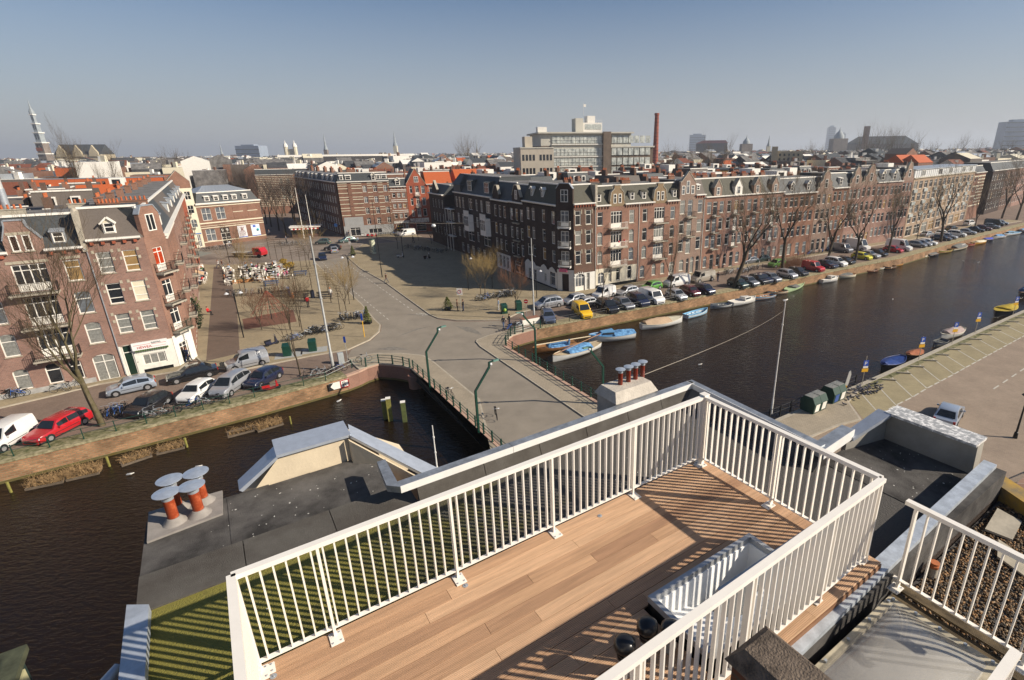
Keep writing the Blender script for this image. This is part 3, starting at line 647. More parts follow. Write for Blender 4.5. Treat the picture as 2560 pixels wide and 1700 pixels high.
text(H2, '85', 10.62,1.35,.12, BLACK, -.07)
# chamfered corner with stacked balconies
CH0 = Vector((-43.86,53.33)); CH1 = Vector((-43.85,56.2)); CA = math.atan2((CH1 - CH0).y, (CH1 - CH0).x); CL = (CH1 - CH0).length
H3 = thing('corner_bay', 'narrow chamfered brick bay with stacked balconies on the left street corner', 'house', (CH0.x, CH0.y, 0), CA)
dz = [(4.0,6.35),(7.15,9.5),(10.5,13.0)]
shell(H3,0.01, CL, 14.2, [(.75,2.05, a, c, 0) for a, c in dz] + [(.7,1.9,.05,2.5,0)], BR_ROSE, depth=2.3)
for a, c in dz: window(H3,.75,2.05, a, c, cols=2, bars=(.8,), solid=.3, pm=GLASSD if a < 10 else REDGL, name='balcony_door')
window(H3,.7,1.9,.05,2.5, cols=2, bars=(.8,), pm=GLASSD, name='door')
b = MB(); grid_wall(b, .01, CL, -.2,3.5, [(.7,1.9,.05,2.5)], y=-.05); b.build('shop_front', MATS['shop_white'], H3)
for a, c in dz: balcony(H3,.3,2.5, a - .1, d=.85, m=GREEN_I if a < 5 else IRON)
gable_front(H3, [(.1,14.1),(.1,16.4),(.6,17.2),(2.2,17.2),(2.75,16.4),(2.75,14.1)], BR_ROSE, cap=ZINC)
f = put('window', win_meshes(1.1,1.7,2,(), WHITE), H3,(.85,-.09,14.7)); put('pane', pane_mesh(1.1,1.7, GLASSD), f)
mansard(H3,0.4, CL - .3,14.2,17.1,.4, SLATE, depth=3)
# side street row going away along the square
SA = math.atan2(.829,-.559); 
# a house fronting the square: local x runs from the far end towards the corner, so the front faces the square
so = Vector((-43.85,56.2)); sd = Vector((math.cos(SA), math.sin(SA)))
for k,(u0,u1,m,roofm,lab) in enumerate(((0,17,BR_ROSE,SLATE,'rose brick house beside the left corner facing the square, with small balconies'),(17,36,BR_PINK,SLATE_B,'second brick house along the left side of the square behind the grey parasol'),(36,55,BR_ROSE,SLATE,'third brick house along the left side of the square'),(55,74,BR_RED,SLATE_B,'fourth brick house on the left side of the square near the white bank front'))):
    e = so + sd * u0; L = u1 - u0 - .02
    t = thing('side_street_house', lab, 'house', (e.x, e.y, 0), SA)
    ws = [(x, x + 1.1, z, z + 2.1,0) for z in (.8,4.2,7.3,10.5) for x in [1.2 + 2.35 * i for i in range(int((L - 1.5) / 2.35))]]
    shell(t, 0.01, L, 14.0, [w for w in ws], m, depth=8)
    for w in ws: window(t, w[0], w[1], w[2], w[3], bars=(.7,), sill=STONE if k == 0 else None)
    mansard(t, 0.01, L, 14.0,16.9,1.4, roofm, depth=8); cornice(t, 0, L, 13.9,.35,.28, dent=.8 if k == 0 else None)
    for i in range(2): chimney(t, L * (.25 + .5 * i),5,16.9,1.8,.6,1.0,6)
    for x in [3.4 + 9.4 * i for i in range(int(L / 9.4))]:
        for z in (4.1,7.2,10.4): balcony(t, x, x + 2.0, z, d=.8, step=.3)
        dormer(t, x + 1,14.7,.9,1.1,.05,1.4,14.0,16.9, 'flat', ZINC)

# ================================================================== house with the big numbers 99
NO, NA = (-94.29,133.07), R(55.0)
T = thing('corner_building', 'two-storey red brick building with white bands and big 99 over its door', 'building', (NO[0], NO[1], 0), NA)
W99 = [(.95,3.05,6.4,9.45,.25),(4.15,6.3,6.4,9.45,.25),(.85,3.05,1.25,4.3,.3),(4.2,6.35,.02,4.25,0)]
shell(T, 0,15.2,10.5, W99, BR_CHESTNUT, depth=11, rev=.2)
for w in W99[:3]: window(T, w[0], w[1], w[2], w[3], cols=2, bars=(.55,), pm=GREYGL)
window(T, 4.2,6.35,.02,2.9, cols=2, bars=(.6,), name='door', pm=GLASSD)
b = MB()
for z0, z1 in ((5.6,5.9),(4.45,4.65),(1.0,1.2),(9.75,9.95),(5.0,5.1)): b.box(-.02,-.07, z0,15.22,-.002, z1)
b.build('stone_band', CREAM, T)
for x0 in (8.2,11.8):
    slab(T, 'blind_panel', x0,-.05,6.3, x0 + 2.3,-.002,9.45, BR_BROWN if False else BR_CHESTNUT)
    slab(T, 'stone_band', x0 - .1,-.09,7.9, x0 + 2.4,-.051,8.05, CREAM)
for i in range(2):
    nb_ = slab(T, 'number_board', 4.22 + i * 1.08,-.02,2.98,5.22 + i * 1.08,.03,4.2, BLACK)
    text(nb_, '9', 4.42 + i * 1.08,3.15,1.25, WHITE, -.03)
for x0,cm,lab in ((8.3,mat('poster_pale',(.72,.70,.68),.5,var=.1,scale=2,col2=(.6,.62,.66)),'white poster'),(11.7,mat('poster_blue_white',(.62,.70,.78),.5,var=.1,scale=1),'white poster')):
    p = slab(T, 'poster', x0,-.05,1.35, x0 + 2.2,-.01,4.25, cm)
    slab(p, 'poster_strip', x0,-.07,1.15, x0 + 2.2,-.055,1.4, mat('poster_blue', (.05,.10,.45),.5, var=.05))
b = MB()
for i in range(5): b.tube([(8.7 + i * .33,-.065,1.6),(8.8 + i * .3,-.065,2.6),(9.2 + .1 * i, -.065,3.3),(9.1 + i * .25,-.065,4.0)], .05,5)
b.build('poster_drawing', mat('poster_print', (.28,.12,.10),.6, var=.2, scale=4), T)
slab(T, 'poster_drawing', 12.2,-.062,3.5,12.9,-.052,4.05, MATS['poster_blue'])
b = MB(); b.sphere((13.3,-.05,2.8),.35,10,6); b.build('poster_drawing', mat('poster_teal', (.05,.35,.42),.6, var=.1), T)
cornice(T, -.1,15.3,10.2,.5,.5, WHITE)
mansard(T, 0.2,15.0,10.7,13.05,1.1, SLATE, depth=10.8, hip=(1.0,1.0), flat=ZINC)
b = MB(); zc = 13.1
b.add([(1.3,1.3,zc),(13.9,1.3,zc),(13.9,9.8,zc),(1.3,9.8,zc),(4.5,5.5,zc + 1.5),(10.5,5.5,zc + 1.5)],[(0,1,5,4),(1,2,5),(2,3,4,5),(3,0,4)]); b.build('zinc_roof',ZINC,T)
b = MB()
for i in range(14): b.beam((1.6 + i * .9,1.3, zc + .03),(4.6 + i * .45,5.5, zc + 1.53),.05,.06)
b.build('roof_seam', ZINC, T)
for x in (2.9,5.0,7.2,9.3,11.9): dormer(T, x, 11.1,1.0,1.0,.05,1.1,10.7,13.05, 'flat', WHITE)
# cream bank front beside it
T = thing('narrow_house','narrow cream fronted house with red brick gable left of the 99 building','house',(NO[0] - math.cos(NA) * 5.0,NO[1] - math.sin(NA) * 5.0,0),NA)
ws = [(3.2,4.45,z,z + 2.0,a) for z,a in ((11.7,0),(8.4,.2),(5.0,.5))] + [(3.7,4.5,.1,3.2,.3)] + [(.8,2.0,z,z + 2.0,0) for z in (11.7,8.4,5.0,1.2)]
shell(T, 0,4.98,14.6, ws, CREAM, depth=9)
for w in ws: window(T, w[0], w[1], w[2], w[3], cols=2, bars=(.5,))
slab(T, 'fascia', .6,-.12,3.35,4.8,-.01,3.6, mat('blue_fascia', (.10,.20,.42),.5, var=.05))
gable_front(T, [(0,14.5),(0,16.0),(2.5,18.6),(4.98,16.0),(4.98,14.5)], BR_CHESTNUT)
chimney(T, 2.5,6,15.5,1.4,.6,1.4,4)

# ================================================================== banded corner building and red houses across the street
BO, BA = (-64.6,147.3), R(24)
T = thing('corner_building', 'tall brown brick corner building with cream stone bands and grey shop front', 'building', (BO[0], BO[1], 0), BA)
ws = []
for z in (11.9,8.95,5.95,3.1):
    for x in (6.3,9.0,11.75): ws.append((x, x + 1.0, z, z + 1.75,.12))
shell(T, 0,13.25,14.7, ws + [(1.6,4.2,.1,2.4),(6.4,9.9,.5,1.8)], BR_CHESTNUT, depth=9)
for w in ws: window(T, w[0], w[1], w[2], w[3], cols=2, bars=(.66,))
b = MB()
for z in (14.2,13.6,12.9,11.7,10.6,9.95,8.8,7.7,7.0,5.75):
    for x0, x1 in ((0,2.4),(3.4,6.1),(7.5,8.8),(10.2,11.6),(12.9,13.25)): b.box(x0,-.05, z, x1,-.002, z + .16)
b.build('stone_band', CREAM, T)
for z in (11.3,8.3,5.6):
    slab(T, 'chimney_breast', 2.45,-.09, z, 3.35,-.002, z + 2.6, BR_CHESTNUT)
b = MB(); grid_wall(b,0,13.25,-.2,2.9,[(1.6,4.2,.1,2.4),(6.4,9.9,.5,1.8)],y=-.06); grid_wall(b,.4,5.3,2.9,5.3,[],y=-.07); b.build('grey_shop_front',mat('grey_render',(.33,.33,.32),.8,var=.08,scale=1),T)
window(T,1.6,4.2,.1,2.4,cols=2,bars=(.8,),pm=GLASSD,name='shop_window'); window(T,6.4,9.9,.5,1.8,cols=3,bars=(),pm=GLASSD,name='shop_window')
mansard(T, 0.1,13.2,14.9,17.0,1.0, SLATE, depth=8.9, flat=FLATR, hip=(.4,.2)); cornice(T, -.1,13.3,14.55,.4,.35, WHITE)
for x, w_ in ((1.2,.8),(2.9,1.3),(10.7,.9),(12.2,1.3)): dormer(T, x, 15.3, w_, 1.0,.05,1.0,14.9,17.0, 'flat', WHITE)
dormer(T, 9.4,15.1,.9,1.3,.05,1.0,14.9,17.0, 'gable', WHITE); chimney(T, 4,5,17,2.2,.8,.8,6); chimney(T, 10,6,17,2.2,.8,.6,5)
# shaded flank running up the side street
e = Vector((BO[0], BO[1])) + Vector((math.cos(R(123)), math.sin(R(123)))) * 52
for k in range(3):
    q = Vector((BO[0], BO[1])) + Vector((math.cos(R(128)), math.sin(R(128)))) * (1.5 + 17.4 * (k + 1))
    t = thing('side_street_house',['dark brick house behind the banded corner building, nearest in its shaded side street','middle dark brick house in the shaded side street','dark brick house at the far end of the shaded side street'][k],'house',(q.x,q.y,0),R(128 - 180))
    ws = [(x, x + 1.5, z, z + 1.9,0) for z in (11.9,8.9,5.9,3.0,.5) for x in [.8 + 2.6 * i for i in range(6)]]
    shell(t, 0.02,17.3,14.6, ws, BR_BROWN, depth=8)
    for w in ws: window(t, w[0], w[1], w[2], w[3], cols=3, bars=(.33,.66))
    mansard(t, .02,17.3,14.7,16.6,1.0, SLATE, depth=8); cornice(t, 0,17.3,14.5,.3,.3)
    for i in range(3): dormer(t, 3 + 5 * i, 15.0,1.1,1.3,.05,1.0,14.7,16.6, 'flat', WHITE, side=WHITE)
    chimney(t, 5,5,16.6,2.0,.7,1.3,5); chimney(t, 13,5,16.6,2.0,.7,1.3,5)
def row_house(lab,name,O,A,x0,x1,ze,zr,ws,m,roofm,cols=1,bars=(.68,),depth=9,run=1.4,fm=None,cat='house',sill=None,dent=.8,corn=True,flat=None,edge=None,z0=-.3,dm=None):
    o = at(O, A, x0); t = thing(name, lab, cat, o, A); L = x1 - x0 - .01
    W = [(w[0] - x0, w[1] - x0) + tuple(w[2:]) for w in ws]
    shell(t, .005, L, ze, [hole(w) for w in W], m, depth=depth, z0=z0)
    for w in W:
        dr = len(w) > 5 and w[5]
        window(t, w[0], w[1], w[2], w[3], cols=(dr or cols), bars=bars if not dr else (.78,), fm=fm, solid=.28 if dr else 0, sill=sill)
    if zr > ze + .2: mansard(t, .005, L, ze, zr, run, roofm, depth=depth, flat=flat, edge=edge)
    if corn: cornice(t, 0, L, ze - .12,.35,.28, fm or WHITE, dent=dent, dm=dm or m)
    return t
ws = [(x, x + .85, z, z + 1.3,0) for z in (10.1,7.1,4.3) for x in (13.85,15.25,16.55)] + [(14.0,16.0,.1,2.6,0),(16.6,17.3,.1,2.9,0)]
t = row_house('narrow brown and white banded house between the corner building and the red gabled house','narrow_house',BO,BA,13.27,17.85,13.0,15.2,ws,BR_CHESTNUT,SLATE,run=1.0)
b = MB()
for z in (12.2,11.75,9.4,8.9,6.4,5.9,3.4): b.box(.1,-.05, z, 4.5,-.002, z + .14)
b.build('stone_band', WHITE, t); dormer(t, 2.4,13.5,1.1,1.3,.05,1.0,13.0,15.2, 'gable', WHITE)
slab(t, 'fascia', .2,-.12,2.9,4.4,-.01,3.3, WHITE); 
b = MB()
for i in range(7): b.sphere((.9 + .28 * i, -.1,1.1 + .9 * (i % 2)),.22,6,4)
b.build('shop_goods', mat('colourful_goods', (.5,.08,.05),.7, var=.5, scale=6, col2=(.5,.4,.05)), t)
ws = [(18.75,19.5,z,z + 2.0,0) for z in (11.1,7.7,4.5)] + [(21.95,23.0,z,z + 2.2,0) for z in (10.9,7.6,4.5)] + [(20.3,21.3,z,z + 2.5,0,2) for z in (10.6,7.4,4.3)] + [(19.6,22.3,.3,2.6,0)]
t = row_house('bright red brick house with pointed gable above a white shop front','red_gabled_house',BO,BA,17.9,23.4,13.4,13.5,ws,BR_RED,SLATE,corn=False)
gable_front(t, [(0,13.3),(0,13.6),(2.75,17.9),(5.5,13.6),(5.5,13.3)], BR_RED, cap=STONE)
f = put('window', win_meshes(1.2,1.6,2,(.6,), WHITE), t, (2.3,-.1,14.1)); put('pane', pane_mesh(1.2,1.6, GREYGL), f)
b = MB(); b.add([(0,.4,13.4),(2.75,.4,17.7),(2.75,9,17.7),(0,9,13.4),(5.5,.4,13.4),(5.5,9,13.4)],[(0,1,2,3),(1,4,5,2),(3,2,5)]); b.build('roof',SLATE_B,t)
slab(t, 'fascia', .1,-.12,2.8,5.4,-.01,4.0, WHITE)
for z in (10.4,7.2): balcony(t, 2.2,3.6, z, d=.5, m=WHITE)
t = row_house('plain red brick house with orange tiled roof beside the dark terrace','red_house',BO,BA,23.45,31,13.4,16.8,[(24.2 + 2 * i,25.2 + 2 * i,z,z + 2.0,0) for i in range(3) for z in (11,7.7,4.5,1)],BR_RED,TILE_O,run=3)

# ================================================================== dark terrace facing the square (in shade)
QO, QA = Vector((-3.14,84.9)), R(123)
def qhouse(lab, name, u0, u1, ze, zr, ws, m, roofm, **k):
    """facade measured from the canal corner leftwards; the house frame runs the other way"""
    e = QO + Vector((math.cos(QA), math.sin(QA))) * u1
    W = [(u1 - w[1], u1 - w[0]) + tuple(w[2:]) for w in ws]
    return row_house(lab, name, (e.x, e.y), QA - math.pi, 0, u1 - u0, ze, zr, W, m, roofm, **k)
GW = [(11,2),(7.8,2),(4.6,2)]
ws = [(x,x + 1.05,z,z + 2.05,0) for z in (10.9,7.7,4.6) for x in (.45,3.55,7.1,8.98)] + [(.6,2.3,.6,2.9,.6),(3.6,4.2,.9,2.3,0),(7.1,8,.4,2.3,0),(9.1,9.9,.4,2.3,0)]
t = qhouse('near black brick flank of the corner cafe house with white arched ground floor','terrace_house',0,11.3,13.9,17.0,ws,BR_DARK,SLATE_G,dent=.6)
WPL = mat('white_plaster', (.68,.66,.60),.7, var=.06, scale=1)
b = MB(); grid_wall(b, .02,11.3,-.2,3.1, [(11.3 - w[1], 11.3 - w[0], w[2], w[3]) for w in ws if w[2] < 1], y=-.06)
for x in (1.2,2.9,6.9,9.7): b.yprism([(x - 1.1,3.1),(x + 1.1,3.1),(x + .7,3.5),(x, 3.8),(x - .7,3.5)], -.06,-.005)
b.build('ground_floor_plaster', WPL, t)
slab(t, 'plinth', 0.02,-.09,-.2,11.3,-.062,.35, IRON)
for x in (2.6,6.2): dormer(t, x, 14.9,.5,1.2,.05,1.4,13.9,17, 'gable', WHITE)
ws = [(x,x + w_,z,z + h_,0) for z,h_ in ((10.2,2.1),(6.9,2.1),(3.9,2.1)) for x,w_ in ((11.5,1.05),(13.5,.95),(15.5,1.05))] + [(13,15.5,.5,2.6,0)]
t = qhouse('black brick terrace house with dark pointed gable, second from the corner cafe','terrace_house',11.35,17,13.4,16.4,ws,BR_DARK,SLATE,dent=None,run=2)
gable_front(t, [(1.6,13.3),(1.6,14.6),(2.6,16.4),(3.8,16.4),(4.9,14.4),(4.9,13.3)], BR_DARK)
f = put('window', win_meshes(.9,1.6,2,(.5,), WHITE), t, (2.8,-.09,14.0)); put('pane', pane_mesh(.9,1.6, GREYGL), f)
for z in (9.9,6.7,3.8): balcony(t, 2.2,4.2, z, d=.6, step=.25)
ws = [(x,x + w_,z,z + h_,0) for z,h_ in ((10.2,2.2),(6.9,2.1),(3.9,2.1)) for x,w_ in ((18.4,1.05),(20.5,1.0),(22.5,1.05))] + [(18,19,.5,2.8,0),(19.6,20.6,.5,2.8,0),(21.2,22.2,.5,2.8,0)]
t = qhouse('dark brick terrace house with white ground floor windows behind the young trees','terrace_house',17.05,24.6,13.3,16.6,ws,BR_DARK,SLATE,dent=.6,run=2)
gable_front(t, [(.8,13.2),(.8,14.4),(1.8,16.0),(2.8,16.0),(3.6,14.4),(3.6,13.2)], BR_DARK)
b = MB(); grid_wall(b,1.2,7.4,-.2,3.2,[(24.6 - 19,24.6 - 18,.5,2.8),(24.6 - 20.6,24.6 - 19.6,.5,2.8),(24.6 - 22.2,24.6 - 21.2,.5,2.8)],y=-.05); b.build('ground_floor_plaster',WPL,t)
ws = [(x,x + w_,z,z + h_,0) for z,h_ in ((10.4,2.3),) for x,w_ in ((25.4,2.1),(29.1,1.1),(31.7,1.1),(34.5,2.1),(39.1,1.2),(41.2,1.1),(43,1.2))] + [(x,x + 1.2,z,z + 2.1,0) for z in (7,3.9) for x in (31.8,39.8,42.5)] + [(26,29.5,3.6,5.8,0),(34.6,38,3.6,5.8,0)] + [(x,x + 1.4,.6,2.6,0) for x in (26,29,32,35,38,41)]
t = qhouse('wide black brick building with two white bay windows and broad dormers','terrace_house',24.65,45,13.6,17.4,ws,BR_DARK,SLATE,dent=None,run=2.2,cols=2)
for u in (25.3,34.1):
    x0 = 45 - u - 4.4 + .3; b = MB(); X0, X1 = x0, x0 + 3.7
    b.add([(X0,0,5.9),(X0 + .5,-.9,5.9),(X1 - .5,-.9,5.9),(X1,0,5.9),(X0,0,9.4),(X0 + .5,-.9,9.4),(X1 - .5,-.9,9.4),(X1,0,9.4)],[(0,1,5,4),(1,2,6,5),(2,3,7,6),(4,5,6,7),(3,2,1,0)]); bw = b.build('bay_window',WHITE,t)
    slab(bw, 'pane', X0 + .65,-.93,7.0, X1 - .65,-.905,9.0, GREYGL)
    b = MB()
    for i in range(4): xx = X0 + .62 + i * (X1 - X0 - 1.27) / 3; b.box(xx, -.96,6.9, xx + .07,-.93,9.1)
    b.box(X0 + .6,-.96,8.3, X1 - .6,-.935,8.38)
    for i in range(9): b.yprism([(X0 + .5 + i * .33,9.42),(X0 + .72 + i * .33,9.42),(X0 + .72 + i * .33,10.1),(X0 + .61 + i * .33,10.3),(X0 + .5 + i * .33,10.1)],-.9,-.84)
    b.build('bay_trim', WHITE, bw)
    dormer(t, x0 + 1.9,14.3,2.2,2.0,.05,2.2,13.6,17.4, 'flat', SLATE, cols=3)
b = MB(); b.add([(0,-.3,15.3),(4.6,-.3,15.3),(3.4,1.6,17.6),(.6,1.6,17.6)],[(0,1,2,3)]); b.box(.3,-.02,13.4,4.3,1.5,15.3); b.build('tower_roof',SLATE,t)
ws = [(x, x + .75, z, z + 2.0,0) for z in (9.2,5.9,2.8) for x in (53,55.3,57.6,59.6)]
t = qhouse('far end of the black brick terrace with paired white windows and small gable','terrace_house',52.5,63,12.4,14.6,ws,BR_DARK,SLATE,dent=None,run=2)
gable_front(t, [(3,12.3),(3,13.5),(4.8,15.6),(6.6,13.5),(6.6,12.3)], BR_DARK)
t = qhouse('recessed link house with white timber balconies in the dark terrace','terrace_house',45.1,52.4,9.8,9.9,[(46,47.4,7,9,0),(48.5,49.5,7,9,0),(46,47.4,3.8,5.8,0)],BR_DARK,SLATE,corn=False,depth=5)
b = MB()
for z in (9.6,6.5,3.4): b.box(3.2,-1.0, z, 7.0,-.01, z + .15)
for x in (3.2,5.1,6.9): b.box(x, -1.0,0, x + .1,-.9,9.6)
b.build('timber_balcony', WHITE, t)
e = QO + Vector((math.cos(QA), math.sin(QA))) * 52.4
t = thing('brick_house','orange brick house standing up behind the recessed link of the dark terrace','house',(e.x + 4,e.y + 3.5,0),QA - math.pi)
shell(t,0,9,16.2,[(1.5,3,13.2,15.4,0),(5.5,7,13.2,15.4,0)],BR_RED,depth=7); window(t,1.5,3,13.2,15.4,cols=2,bars=(.6,)); window(t,5.5,7,13.2,15.4,cols=2,bars=(.6,)); chimney(t,7.5,3,16.2,1.4,.8,1.6,4,BR_ROSE)
# chamfered cafe corner
C0_, C1_ = QO, Vector((-.33,83.74)); CA2 = math.atan2((C1_ - C0_).y, (C1_ - C0_).x); CL2 = (C1_ - C0_).length
t = thing('cafe_corner', 'dark chamfered corner bay with stacked white doors above the cafe entrance', 'house', (C0_.x, C0_.y, 0), CA2)
dz = [(4.45,6.75),(7.55,10.0),(10.7,13.2)]
shell(t, 0.01, CL2 - .01,14.2, [(.8,2.2, a, c, 0) for a, c in dz] + [(.9,2.1,.05,3.0,.55)], BR_DARK, depth=2.6)
for a,c in dz: window(t,.8,2.2,a,c,cols=2,bars=(.74,),solid=.25,pm=GREYGL,name='balcony_door'); balcony(t,.4,2.6,a - .12,d=.55,m=WHITE,slab=WHITE,step=.2)
b = MB(); grid_wall(b, .02, CL2 - .02,-.2,3.7, [(.9,2.1,.05,3.0)], y=-.06); b.build('ground_floor_plaster', WPL, t)
slab(t, 'pink_flowers', .5,-.35,3.35,1.9,-.1,3.9, mat('pink_flowers', (.6,.03,.08),.8, var=.4, scale=12, col2=(.75,.2,.3)))
gable_front(t, [(.1,14.0),(.1,16.5),(.7,17.3),(2.3,17.3),(2.95,16.5),(2.95,14.0)], BR_DARK, cap=ZINC)
f = put('window', win_meshes(1.25,1.9,2,(.6,), WHITE), t, (.9,-.09,14.5)); put('pane', pane_mesh(1.25,1.9, GLASSD), f)
chimney(t, 1.5,2.5,17,.5,.5,.8,1)

# ================================================================== canal terrace (sunlit)
PO, PA = (-.33,83.74), R(31)
def W3(xs, w, zs, arch=0, h=None): return [(x, x + w, z, z + hh, arch) for x in xs for z, hh in zs]
ws = W3((.3,2.28),1.08,((10.9,2.25),(7.8,2.2),(4.6,2.2))) + [(.2,2.0,.1,3.0,.7,3),(2.35,2.95,.1,3.0,0)]
t = row_house('brown brick corner cafe house with ochre and blue blinds and slate mansard','terrace_house',PO,PA,0.02,4.07,14.15,17.0,ws,BR_BROWN,SLATE_G,sill=STONE,dent=.5,dm=BR_RED,depth=7)
for x in (.3,2.28):
    for z in (10.9,7.8,4.6):
        for xx in (x - .24, x + 1.1):
            slab(t, 'quoin', xx, -.03, z + 1.7, xx + .14,-.002, z + 2.4, STONE)
b = MB(); grid_wall(b, .02,4.0,-.2,3.1, [(.2,2.0,.1,3.0,.7),(2.35,2.95,.1,3.0)], y=-.06); b.build('ground_floor_plaster', WPL, t)
b = MB()
for i in range(9):
    a = math.pi * (i + .5) / 9; b.beam((1.1 + 1.0 * math.cos(a),-.09,2.35 + .75 * math.sin(a)),(1.1 + 1.25 * math.cos(a),-.09,2.35 + 1.0 * math.sin(a)),.05,.12)
b.build('arch_stones', WPL, t); chimney(t, 2,5,17,1.6,.6,.5,5)
ups = [(4.55,.05),(10.95,.05),(13.75,.05),(19.9,.05)]
ws = W3([4.5,10.95,13.75,19.95], 1.05,((10.5,2.15),)) + W3([4.5,10.95,13.75,19.95], 1.02,((7.25,2.2),(4.15,2.2)),.4)
dd_ = [(7.15,9.4,9.9,12.65,0,4),(7.15,9.4,6.75,9.4,0,4),(7.15,9.4,3.6,6.3,0,4),(16.3,18.6,10.1,12.75,0,4),(16.3,18.6,6.95,9.55,0,4),(16.3,18.6,3.8,6.4,0,4)]
gf = [(6.75,7.4,.9,3.0,.3),(8.35,9.15,.9,3.1,.35),(10.75,11.6,.9,3.2,.4),(4.6,5.9,.1,2.7,.4,2),(13.5,14.5,.7,2.9,.4),(16.2,17.1,.8,2.9,.4),(18.2,19.1,.8,2.9,.4),(20.2,21.4,.1,2.8,.3,2)]
t = row_house('rose pink brick canal house with two slate gables, balconies and half white ground floor','terrace_house',PO,PA,4.08,21.9,13.62,16.6,ws + dd_ + gf,BR_ROSE,SLATE_G,sill=STONE,dent=.5,dm=BR_ROSE,corn=False,run=1.5)
for x0, x1 in ((4.1,7.0),(9.95,16.2),(18.95,21.9)): cornice(t, x0 - 4.08, x1 - 4.08,13.5,.35,.28, dent=.5, dm=BR_ROSE)
for c in (8.4,17.45):
    c -= 4.08; g = gable_front(t,[(c - 1.45,13.4),(c - 1.45,14.2),(c - 1.25,15.6),(c - .6,16.2),(c - .6,16.7),(c + .6,16.7),(c + .6,16.2),(c + 1.25,15.6),(c + 1.45,14.2),(c + 1.45,13.4)],mat('tan_gable_brick',(.24,.17,.10),.9,var=.12,scale=3),cap=CEMENT)
    for x in (c - .8, c + .2):
        f = put('window', win_meshes(.6,1.5,1,(.6,), WHITE), g, (x, -.09,13.9)); put('pane', pane_mesh(.6,1.5, GLASSD), f)
for x in (5.0,11.7,14.2,21.0): dormer(t, x - 4.08,14.3,.7,1.15,.05,1.5,13.62,16.6, 'flat', SLATE_G, side=WHITE)
for z in (9.9,6.75,3.6): balcony(t, 2.7,6.0, z, d=1.0, m=WHITE, step=.22)
for z in (10.1,6.95,3.8): balcony(t, 12.0,14.9, z, d=.9, m=IRON, step=.22)
b = MB(); grid_wall(b,.02,8.6,-.2,3.35,[(w[0] - 4.08,w[1] - 4.08,w[2],w[3],w[4]) for w in gf[:4]],y=-.06); b.build('ground_floor_plaster',mat('cream_plaster',(.66,.60,.47),.7,var=.05,scale=1),t)
slab(t, 'plinth', 0.02,-.09,-.2,8.6,-.062,.6, IRON)
pipe(t,.05,.3,13.5,WHITE); pipe(t,8.9,.3,13.5,WHITE); b = MB(); b.sphere((4.1,-.95,7.75),.17,8,5); b.sphere((5.2,-.95,7.9),.15,8,5); b.build('red_laundry',mat('red_laundry',(.5,.02,.05),.8),t)
slab(t, 'party_wall', -.1,-.2,13.4,.3,4,17.0, CEMENT)
for x in (3,9.5,16): chimney(t, x, 5,16.6,1.8,.6,.5,6)
ws = [(22.15,23.3,z,z + h_,0) for z,h_ in ((11.2,2.4),(7.7,2.3),(4.4,2.2))] + [(23.95,25.1,z,z + h_,0) for z,h_ in ((10.7,2.9),(7.2,2.8),(3.9,2.7))] + [(26.4,27.6,z,z + 2.3,0) for z in (11.2,7.7,4.5)] + [(22.6,23.7,.8,2.9,.4),(24.3,25,.1,3,.3),(25.3,26.2,.1,3.2,.4),(26.7,27.6,.1,3.2,.4)]
t = row_house('tan brick canal house with tall pointed gable and three attic windows','terrace_house',PO,PA,21.92,28.1,14.3,17.0,ws,BR_TAN,SLATE_B,sill=STONE,corn=False,dent=None,bars=(.72,))
cornice(t, 3.8,6.15,14.2,.35,.28, dent=.5, dm=BR_RED)
g = gable_front(t, [(0.02,14.2),(.02,16.7),(.3,16.8),(1.9,18.5),(3.5,16.7),(3.65,16.6),(3.65,14.2)], BR_TAN, cap=CEMENT)
for x, z, h_ in ((.35,14.6,1.5),(1.4,14.7,2.2),(2.55,14.6,1.5)):
    f = put('window', win_meshes(.75, h_, 1,(.6,), WHITE), g, (x, -.09, z)); put('pane', pane_mesh(.75, h_, GREYGL), f)
dormer(t,4.7,15.2,.7,.8,.05,1.4,14.3,17,'flat',WHITE); balcony(t,1.6,3.6,10.6,d=.8,step=.2); balcony(t,1.6,3.6,7.1,d=.8,step=.2); pipe(t,6.0,.3,14.2,WHITE); chimney(t,2,5,17,1.4,.6,.5,4)
xs = [28.75,30.25,31.95,33.95,35.85,37.4,39.45,41.1,43.0,44.8,46.5,48.2]
